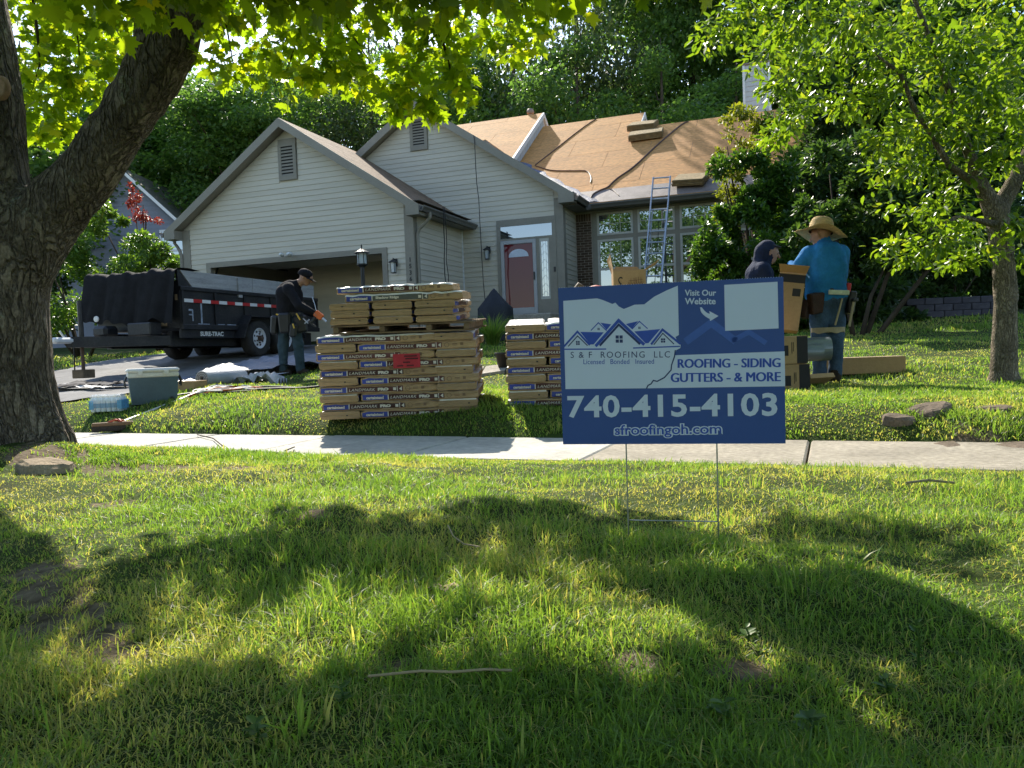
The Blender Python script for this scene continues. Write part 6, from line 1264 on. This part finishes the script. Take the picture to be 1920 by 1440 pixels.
MB().prism([(px_, -.42, pz_+.02), (rx2, -.42, ez+.02), (rx2, -.42, ez-.08), (px_, -.42, pz_-.08)], (0, 8.6, 0)).build('roof', M_gutter, nb); MB().prism([(px_-4, -.42, ez+.02), (px_, -.42, pz_+.02), (px_, -.42, pz_-.08), (px_-4, -.42, ez-.08)], (0, 8.6, 0)).build('roof', M_gutter, nb)
wz_ = W(325, 470, 33).z-nb.location.z; wx_ = W(328, 470, 33).x-nb.location.x; wn_ = empty('window', (wx_, -.03, wz_), parent=nb); MB().box((-.5, -.02, -.8), (.5, .0, .8)).build('pane', M_glass, wn_); b = MB()
for p, q in (((-.58, -.8), (-.5, .88)), ((.5, -.8), (.58, .88)), ((-.5, .8), (.5, .88)), ((-.58, -.9), (.58, -.8)), ((-.5, -.04), (.5, .04))): b.box((p[0], -.05, p[1]), (q[0], .0, q[1]))
b.build('frame', M_trimw, wn_)
# twigs and weeds in the verge
M_straw2 = mat('dry_stem', (.34, .27, .16), .9, .2, 3)
for k, (pts, lab) in enumerate((([(690, 1268), (730, 1264), (790, 1258), (850, 1260), (910, 1255), (960, 1257)], 'thin bare twig lying across the front grass'), ([(840, 985), (850, 1005), (870, 1020), (900, 1025)], 'small curled twig left of the sign stake'), ([(370, 815), (400, 822), (420, 838)], 'dark stick poking over sidewalk edge near maple'), ([(535, 845), (552, 838)], 'short dark stick on the sidewalk edge'), ([(1700, 905), (1740, 900), (1790, 905)], 'pale straw stem in grass right of sign'))):
    Q = []
    for px, py in pts:
        d = W(px, py, 1)-Vector((0, 0, CZ)); t = 1
        for _ in range(12): t = (float(gz(d.x*t, d.y*t))+.03-CZ)/d.z
        Q.append(Vector((d.x*t, d.y*t, CZ+d.z*t)))
    cord(Q, .0022 if k < 2 else .005, M_straw2 if k in (0, 1, 4) else M_bark3, 'twig', lab, 'twig', None, 5)
M_weed = leafmat('weed_leaf', (.05, .11, .018), (.075, .15, .03), (.12, .2, .04), .4, (2.0, 2.0, .7), .4, .4)
for k, (px, py, n_, s, lab) in enumerate(((1400, 1210, 9, .018, 'broad leaved weed in shaded grass below the sign'), (1660, 1310, 11, .016, 'small clover weed at lower right'), (1720, 1255, 9, .016, 'upright spindly weed catching the sun at lower right'), (1360, 1360, 10, .022, 'wide leaved plantain at bottom centre'), (640, 1330, 9, .02, 'plantain weed at bottom left of centre'), (480, 1400, 8, .02, 'low plantain weed at bottom left'), (1520, 1390, 9, .022, 'plantain weed at bottom right'))):
    d = W(px, py, 1)-Vector((0, 0, CZ)); t = 1
    for _ in range(12): t = (float(gz(d.x*t, d.y*t))-CZ)/d.z
    c = np.array([d.x*t, d.y*t, CZ+d.z*t]); up = k == 2
    e = empty('weed', Vector(c)); tag(e, lab, 'weed', 'weeds in the verge')
    for i in range(n_):
        a = i*2.4; D = np.array([[math.cos(a), math.sin(a), .35 if not up else .6]]); Mx = rot_from(D, np.zeros(1)); s_ = s*random.uniform(.7, 1.3)
        v = OV*np.array([1.3, 1, 1.5])*s_; v = v @ Mx[0].T+np.array([0, 0, .012+(i*.008 if up else random.uniform(0, .02))])
        link('leaf', npmesh('leaf', v, OF, M_weed, np.full(len(v), random.uniform(0, .7))), e)
    MB().tube([(0, 0, -.02), (.004, 0, .02 if not up else .05), (.0, .004, .03+(.05 if up else 0))], .002, 4).build('stem', M_weed, e)
q = [W(815, 1150, 1.6), W(845, 1190, 1.5)]
sheet('bark_scrap', 'pale curled scrap of bark in the front grass', 'bark', [Vector((-.19, 1.64, 0)), Vector((-.14, 1.635, 0)), Vector((-.135, 1.59, 0)), Vector((-.18, 1.595, 0))], 5, 5, mat('bark_scrap', (.42, .30, .20), .9, .3, 30), .018, 9, .012)
# ------------------------------------------------------------------ people
M_skin = mat('skin', (.36, .20, .13), .55, .12, 12, .1, 80, .4); M_hair = mat('dark_hair', (.015, .012, .010), .7, .3, 30)
M_bluehood = mat('blue_hoodie', (.024, .17, .41), .9, .28, 4, 1.0, 13, .15); M_navy = mat('navy_hoodie', (.020, .028, .060), .9, .2, 6, 1.0, 13, .15); M_blackhood = mat('black_hoodie', (.013, .013, .016), .9, .25, 6, 1.0, 13, .15)
M_jeans = mat('blue_jeans', (.05, .085, .14), .9, .5, 5, 1.0, 15, .15, fine=.15); M_jeansg = mat('teal_jeans', (.040, .065, .080), .9, .25, 7, 1.0, 15, .15); M_boot = mat('work_boot', (.035, .027, .02), .8, .4, 14, .3, 60, .2); M_leather = mat('dark_leather', (.045, .022, .018), .7, .35, 12, .3, 50, .3); M_strap = mat('tan_strap', (.33, .27, .17), .8, .2, 10)
M_eye = mat('eye_dark', (.02, .015, .012), .3); M_lip = mat('lip', (.30, .13, .10), .5)
ZM = {'skin': M_skin, 'hair': M_hair, 'boot': M_boot, 'eye': M_eye, 'lip': M_lip}
def hand(wrist, d, side, curl=.5, n=(0, 0, -1)):
    """palm, four bent fingers and a thumb leaving the side of the palm"""
    w, d, n = Vector(wrist), Vector(d).normalized(), Vector(n); n = (n-d*n.dot(d)).normalized(); s = d.cross(n)*side; out = []
    p0, p1 = w+d*.012, w+d*.075
    for k in (-1, -.33, .33, 1): out.append(('skin', p0+s*k*.018, p1+s*k*.030, .017, .013, 1))
    for k, L in ((-1, .060), (-.36, .074), (.3, .078), (.95, .070)):
        a = p1+s*k*.030; b = a+(d*math.cos(curl*.6)+n*math.sin(curl*.6))*L*.5; c = b+(d*math.cos(curl*1.9)+n*math.sin(curl*1.9))*L*.5
        out += [('skin', a, b, .0105, .0095, 1), ('skin', b, c, .0095, .008, 1)]
    a = p0+d*.012+s*.030; b = a+(s*.7+d*.7+n*.25).normalized()*.038; c = b+(d*.9+n*.45).normalized()*.032
    out += [('skin', a, b, .013, .011, 1), ('skin', b, c, .011, .009, 1)]; return out
def head(c, f, up=(0, 0, 1), r=.098, hood=None):
    """head at c looking along f with nose, brow, eyes, mouth, ears, jaw"""
    c, f, up = Vector(c), Vector(f).normalized(), Vector(up).normalized(); s = f.cross(up).normalized(); up = s.cross(f); q = []
    q.append(('skin', c+up*.015, c+up*.02-f*.015, r*.98, r*.95, 1)); q.append(('skin', c+f*.035-up*.055, c+f*.045-up*.078, r*.62, r*.48, 1))
    q.append(('skin', c+f*.095+up*.012, c+f*.118-up*.024, .011, .016, 1)); q.append(('skin', c+f*.082+up*.030-s*.03, c+f*.082+up*.030+s*.03, .014, .014, 1))
    for k in (-1, 1):
        q.append(('skin', c+s*k*.092+up*.010, c+s*k*.100-up*.022-f*.006, .020, .014, 1)); q.append(('eye', c+f*.089+s*k*.034+up*.010, c+f*.090+s*k*.036+up*.010, .009, .009, 0))
    q.append(('lip', c+f*.093-up*.056-s*.018, c+f*.093-up*.056+s*.018, .0075, .0075, 0)); return q
def person(label, base, rz, prims, mats, h=.0105, k=.035, wrinkle=()):
    """one continuous body grown round a posed skeleton; colour by clothing zone"""
    P = np.array([list(p[1]) for p in prims]+[list(p[2]) for p in prims]); rm = max(max(p[3], p[4]) for p in prims)+.03
    lo, hi = P.min(0)-rm, P.max(0)+rm
    def fn(X, Y, Z):
        d = blend(X, Y, Z, [(a, b, r1, r2, 0 if s == 0 else (k if max(r1, r2) > .03 else .008)) for z, a, b, r1, r2, s in prims])
        for f, amp in wrinkle: d = d+amp*snoise(X, Y, Z*.8, f, int(f))*np.clip((1.42-Z)*6, 0, 1)*np.clip((Z-.12)*6, 0, 1)
        return d
    v, f = surfnet(fn, lo, hi, h); zs = sorted({p[0] for p in prims}); D = np.full((len(zs), len(v)), 9.)
    for z, a, b, r1, r2, s in prims:
        i = zs.index(z); D[i] = np.minimum(D[i], capsule(v[:, 0], v[:, 1], v[:, 2], a, b, r1, r2))
    zi = D.argmin(0); fm = np.array([np.bincount(zi[q], minlength=len(zs)).argmax() for q in f])
    e = empty('person', base, rz); tag(e, label, 'person')
    link('body', npmesh('body', v, f[:, ::-1], [mats.get(z) or ZM[z] for z in zs], smooth=True, fmat=fm), e); return e
def bag(e, name, m, c, s, rot=(0, 0, 0), taper_=.8, ch=.015):
    b = MB(); Mx = Matrix.Translation(c) @ Euler(rot).to_matrix().to_4x4(); b.box((-s[0]/2, -s[1]/2, -s[2]/2), (s[0]/2, s[1]/2, s[2]/2), c=ch)
    b.v = [tuple(Mx @ Vector((v[0]*(taper_ if v[2] < 0 else 1), v[1]*(taper_ if v[2] < 0 else 1), v[2]))) for v in b.v]; return b.build(name, m, e, smooth=False)
def V3(*a): return Vector(a)
# man in straw hat, seen from behind, turned to the left
hb = W(1552, 716, 8.4); J = [('jeans', V3(-.075, 0, .90), V3(-.085, -.01, .50), .112, .082, 1), ('jeans', V3(-.085, -.01, .50), V3(-.075, .03, .11), .080, .070, 1), ('jeans', V3(.095, .02, .90), V3(.10, .0, .50), .112, .082, 1), ('jeans', V3(.10, 0, .50), V3(.095, .03, .11), .080, .068, 1),
     ('jeans', V3(-.06, 0, .92), V3(.08, 0, .92), .135, .135, 1), ('boot', V3(-.07, .03, .06), V3(-.15, .12, .045), .056, .046, 1), ('boot', V3(.09, .03, .06), V3(.04, .15, .045), .056, .046, 1), ('boot', V3(-.07, .02, .06), V3(-.07, .02, .13), .055, .06, 1), ('boot', V3(.09, .02, .06), V3(.09, .02, .13), .055, .06, 1),
     ('hood', V3(-.055, 0, .99), V3(-.045, .02, 1.34), .165, .162, 1), ('hood', V3(.065, 0, .99), V3(.06, .02, 1.34), .158, .165, 1), ('hood', V3(.0, .05, 1.05), V3(.0, .06, 1.25), .15, .15, 1), ('hood', V3(-.15, .02, 1.40), V3(.15, .02, 1.40), .092, .092, 1), ('hood', V3(-.06, -.07, 1.45), V3(.06, -.07, 1.44), .075, .075, 1), ('hood', V3(0, .0, 1.46), V3(0, .01, 1.50), .085, .075, 1),
     ('hood', V3(-.18, .02, 1.39), V3(-.335, .0, 1.21), .088, .074, 1), ('hood', V3(-.335, .0, 1.21), V3(-.29, .22, 1.31), .072, .050, 1), ('hood', V3(.19, .02, 1.40), V3(.23, .16, 1.17), .080, .066, 1), ('hood', V3(.23, .16, 1.17), V3(.05, .36, 1.22), .064, .046, 1), ('skin', V3(0, .01, 1.48), V3(-.02, .03, 1.56), .060, .058, 1)]
J += head((-.03, .045, 1.60), (-.75, .62, -.22)); J += hand((-.29, .22, 1.31), (.35, .9, .1), 1, .8); J += hand((.05, .36, 1.22), (-.8, .5, .1), -1, .8)
hat_man = person('man in wide straw hat and bright blue hoodie seen from behind', G(hb.x, 8.4, -.012), 0, J, {'jeans': M_jeans, 'hood': M_bluehood}, wrinkle=((13, .013), (27, .013), (50, .006)))
M_straw = mat('straw', (.50, .36, .17), .85, .22, 5, .6, 55, .2, stretch=(1, 1, 6), fine=.25)
HT = Matrix.Translation((-.035, .03, 1.625)) @ Matrix.Rotation(R(-9), 4, 'X') @ Matrix.Rotation(R(13), 4, 'Y'); prof = [(.001, .165), (.05, .168), (.090, .158), (.108, .125), (.118, .06), (.124, .008), (.16, -.006), (.21, -.018), (.250, -.014), (.256, -.008), (.250, -.007), (.21, -.010), (.16, .002), (.118, .006)]
pf_ = []
for (r0_, z0_), (r1_, z1_) in zip(prof[:-1], prof[1:]):
    n_ = max(1, round(math.hypot(r1_-r0_, z1_-z0_)/.008))
    for i_ in range(n_): t_ = i_/n_; q_ = .0012*(1 if i_ % 2 else -1); pf_.append((max(.001, r0_+(r1_-r0_)*t_+q_), z0_+(z1_-z0_)*t_+q_))
prof = pf_+[prof[-1]]
hm = MB().lathe(prof, 40, M=HT @ Matrix.Scale(1.08, 4, (1, 0, 0))); hm.v = [(x, y, z+.028*math.sin(3.1*math.atan2(y-.03, x+.03)+.6)*max(0, math.hypot(x+.03, y-.03)-.13)/.12-(.022 if math.hypot(x+.03, y-.03) < .05 and z > 1.78 else 0)) for x, y, z in hm.v]
hat = hm.build('straw_hat', M_straw, hat_man, smooth=True)
MB().lathe([(.122, .010), (.1275, .010), (.1235, .036), (.119, .036)], 40, M=HT @ Matrix.Scale(1.08, 4, (1, 0, 0)), close=True).build('hat_band', M_leather, hat)
def belt(e, z, rx, ry, m, tilt=0, hgt=.05, name='tool_belt'):
    b = MB(); n = 28; V = []; F = []
    for k in range(n):
        a = 2*math.pi*k/n
        for dr, dz in ((0, -hgt/2), (.008, -hgt/2), (.008, hgt/2), (0, hgt/2)): V.append(((rx+dr)*math.cos(a), (ry+dr)*math.sin(a)+.015, z+dz+tilt*math.cos(a)))
    for k in range(n):
        for j in range(4): F.append((k*4+j, ((k+1) % n)*4+j, ((k+1) % n)*4+(j+1) % 4, k*4+(j+1) % 4))
    return b.add(V, F).build(name, m, e)
bl_ = belt(hat_man, .985, .208, .165, M_leather, .012, .055)
bag(hat_man, 'tool_pouch', M_leather, (-.17, -.14, .86), (.20, .09, .22), (R(8), R(-8), R(25))); bag(hat_man, 'tool_pouch', M_leather, (-.27, -.10, .80), (.14, .09, .19), (R(4), R(14), R(55)))
bag(hat_man, 'tool_pouch', M_blackmetal, (.235, -.06, .86), (.08, .14, .24), (0, R(6), 0)); bag(hat_man, 'red_pouch_tool', mat('red_tool', (.50, .03, .04), .5), (.20, -.10, 1.01), (.045, .03, .11), (0, R(8), 0), 1, .006)
bag(hat_man, 'white_rag', mat('green_white_rag', (.50, .55, .45), .8, .25, 16), (.06, -.185, .965), (.22, .02, .05), (R(6), R(4), 0), 1, .006)
MB().tube([(.10, -.17, .90), (.06, -.19, .78), (.02, -.17, .62)], .010, 6).build('strap', M_strap, hat_man)
hmr = empty('hammer', parent=hat_man); MB().tube([(.235, -.15, .88), (.16, -.19, .60)], .014, 8).build('handle', M_strap, hmr); MB().box((.215, -.19, .86), (.265, -.12, .90), c=.008).build('hammer_head', M_blackmetal, hmr)
b = MB(); V = []; F = []; n = 20
for k in range(n):
    a = math.pi+math.pi*k/(n-1)
    for dr, z in ((0, .60), (.012, .60), (.012, .545+.012*math.sin(k)), (0, .545)): V.append(((.17+dr)*math.cos(a)+.005, (.115+dr)*math.sin(a)-.01, z))
for k in range(n-1):
    for j in range(4): F.append((k*4+j, (k+1)*4+j, (k+1)*4+(j+1) % 4, k*4+(j+1) % 4))
b.add(V, F).build('knee_pad_strap', M_strap, hat_man)
# bending man at left, facing right
lb = W(549, 701, 12.3); J = [('jeans', V3(-.10, .02, .86), V3(-.13, .0, .48), .108, .080, 1), ('jeans', V3(-.13, 0, .48), V3(-.15, .03, .10), .078, .066, 1), ('jeans', V3(.07, -.04, .86), V3(.13, -.05, .48), .108, .080, 1), ('jeans', V3(.13, -.05, .48), V3(.13, -.02, .10), .078, .066, 1), ('jeans', V3(-.05, 0, .90), V3(.04, 0, .90), .13, .13, 1),
     ('boot', V3(-.15, .03, .05), V3(-.05, -.0, .042), .054, .046, 1), ('boot', V3(.13, -.02, .05), V3(.24, -.05, .042), .054, .046, 1), ('boot', V3(-.15, .03, .06), V3(-.15, .03, .12), .056, .06, 1), ('boot', V3(.13, -.02, .06), V3(.13, -.02, .12), .056, .06, 1),
     ('hood', V3(-.04, 0, .95), V3(-.04, .0, 1.28), .155, .170, 1), ('hood', V3(.02, .0, 1.0), V3(.05, .0, 1.28), .15, .165, 1), ('hood', V3(-.03, .14, 1.36), V3(.04, -.14, 1.36), .095, .095, 1), ('hood', V3(-.01, 0, 1.36), V3(.12, 0, 1.42), .105, .080, 1), ('hood', V3(-.06, 0, 1.40), V3(.02, 0, 1.43), .07, .075, 1),
     ('hood', V3(.05, -.19, 1.33), V3(.22, -.26, 1.08), .080, .066, 1), ('hood', V3(.22, -.26, 1.08), V3(.42, -.22, .97), .064, .046, 1), ('hood', V3(-.02, .19, 1.33), V3(.14, .25, 1.06), .080, .066, 1), ('hood', V3(.14, .25, 1.06), V3(.34, .16, .95), .062, .046, 1), ('skin', V3(.13, 0, 1.42), V3(.22, 0, 1.48), .060, .058, 1)]
J += head((.285, 0, 1.535), (.86, -.05, -.5), (.4, 0, .9)); J += hand((.42, -.22, .97), (.85, .1, -.5), -1, .9); J += hand((.34, .16, .95), (.85, -.1, -.45), 1, .9)
low_man = person('man in black hoodie and cap bending over beside the trailer', G(lb.x, 12.3, -.012), 0, J, {'jeans': M_jeansg, 'hood': M_blackhood}, wrinkle=((14, .012), (28, .011), (50, .005)))
CT = Matrix.Translation((.275, 0, 1.575)) @ Matrix.Rotation(R(26), 4, 'Y')
cp_ = MB().lathe([(.001, .098), (.055, .092), (.095, .064), (.116, .020), (.120, -.030), (.112, -.030)], 26, M=CT); cap = cp_.build('cap', M_blackhood, low_man, smooth=True)
V = []; F = []; n = 12
for k in range(n+1):
    a = R(-62+124*k/n)
    for r_, z_ in ((.108, -.016), (.112+.10*math.cos(a)**.6, -.034), (.112+.10*math.cos(a)**.6, -.041), (.108, -.026)): V.append(CT @ Vector((r_*math.cos(a), r_*math.sin(a), z_)))
for k in range(n):
    for j in range(4): F.append((k*4+j, (k+1)*4+j, (k+1)*4+(j+1) % 4, k*4+(j+1) % 4))
MB().add(V, F).build('cap_brim', M_blackhood, low_man, smooth=True)
belt(low_man, .955, .195, .165, M_blackmetal, 0, .06)
for c, s, rt_ in (((-.23, -.05, .80), (.13, .16, .30), (0, R(8), 0)), ((-.04, -.17, .82), (.20, .10, .32), (R(4), 0, 0)), ((.20, -.12, .80), (.20, .13, .28), (0, R(-10), R(10))), ((.10, -.21, .70), (.13, .07, .22), (0, R(10), 0))): bag(low_man, 'tool_pouch', M_blackmetal, c, s, rt_, .85, .03)
M_yl = mat('yellow_tool', (.60, .38, .04), .5)
for a, b_ in (((.16, -.20, .96), (.22, -.23, .86)), ((-.16, -.19, .96), (-.08, -.21, .945)), ((.11, -.25, .80), (.13, -.26, .73))): MB().tube([a, b_], .013, 6).build('yellow_tool', M_yl, low_man)
for a, b_ in (((.26, -.20, .88), (.34, -.22, .80)), ((.28, -.2, .80), (.36, -.21, .86))): MB().tube([a, b_], .010, 6).build('steel_tool', M_alu, low_man)
ng = empty('nail_gun', (G(lb.x, 12.3)+V3(.50, -.24, .92))); ng.rotation_euler = (0, R(40), 0); tag(ng, 'orange and black nail gun held by the bending man', 'tool')
MB().box((-.05, -.03, -.05), (.09, .03, .05), c=.012).build('housing', mat('orange_tool', (.62, .13, .03), .45), ng); MB().box((-.03, -.02, -.16), (.02, .02, -.05), c=.01).build('handle', M_blackmetal, ng); MB().tube([(.09, 0, 0), (.17, 0, -.01)], .018, 8).build('nose', M_alu, ng); MB().box((-.05, -.015, -.19), (.10, .015, -.16), c=.006).build('magazine', M_blackmetal, ng); MB().tube([(-.05, 0, .03), (-.14, .01, .10), (-.24, .03, .16)], .006, 6).build('rod', M_alu, ng)
# man in navy hood behind the boxes, facing right
nvb = W(1432, 600, 9.0); gnv = float(gz(nvb.x, 9.0)); top = W(1440, 450, 9.0).z-gnv; q = top/1.72
J = [('jeans', V3(-.08, .08, .88), V3(-.07, .08, .48), .105, .08, 1), ('jeans', V3(-.07, .08, .48), V3(-.08, .10, .10), .078, .066, 1), ('jeans', V3(-.0, -.09, .88), V3(.03, -.09, .48), .105, .08, 1), ('jeans', V3(.03, -.09, .48), V3(.0, -.08, .10), .078, .066, 1), ('jeans', V3(-.04, .04, .92), V3(-.03, -.04, .92), .13, .13, 1), ('boot', V3(-.08, .10, .05), V3(.05, .10, .042), .054, .046, 1), ('boot', V3(0, -.08, .05), V3(.13, -.08, .042), .054, .046, 1),
     ('hood', V3(-.04, .03, 1.0), V3(-.05, .03, 1.30), .155, .165, 1), ('hood', V3(-.03, -.05, 1.0), V3(-.04, -.05, 1.30), .15, .16, 1), ('hood', V3(-.06, .16, 1.36), V3(-.05, -.16, 1.36), .092, .092, 1), ('hood', V3(-.04, 0, 1.40), V3(.04, 0, 1.50), .105, .09, 1), ('hood', V3(.035, 0, 1.585), V3(.06, 0, 1.62), .122, .115, 1), ('hood', V3(.0, 0, 1.50), V3(.03, 0, 1.58), .11, .12, 1),
     ('hood', V3(-.04, -.20, 1.34), V3(.04, -.27, 1.06), .078, .064, 1), ('hood', V3(.04, -.27, 1.06), V3(.27, -.20, 1.08), .062, .046, 1), ('hood', V3(-.04, .20, 1.34), V3(.04, .26, 1.06), .078, .064, 1), ('hood', V3(.04, .26, 1.06), V3(.27, .16, 1.08), .062, .046, 1)]
J += [(z, a, b_, r1, r2, s) for z, a, b_, r1, r2, s in head((.095, -.02, 1.565), (.93, -.28, -.32), (.3, 0, .95), .092)]; J += hand((.27, -.20, 1.08), (.9, .3, .1), -1, .8); J += hand((.27, .16, 1.08), (.9, -.3, .1), 1, .8)
J = [(z, a*q, b_*q, r1*q, r2*q, s) for z, a, b_, r1, r2, s in J]
nav = person('man in navy hooded sweatshirt looking down behind the sign', Vector((nvb.x, 9.0, gnv-.012)), 0, J, {'jeans': M_jeansg, 'hood': M_navy}, wrinkle=((14, .012), (28, .011), (50, .005)))
bag(nav, 'cap_peak', M_blackmetal, (.165*q, -.045*q, 1.64*q), (.10, .13, .02), (0, R(20), R(-16)), 1, .006)
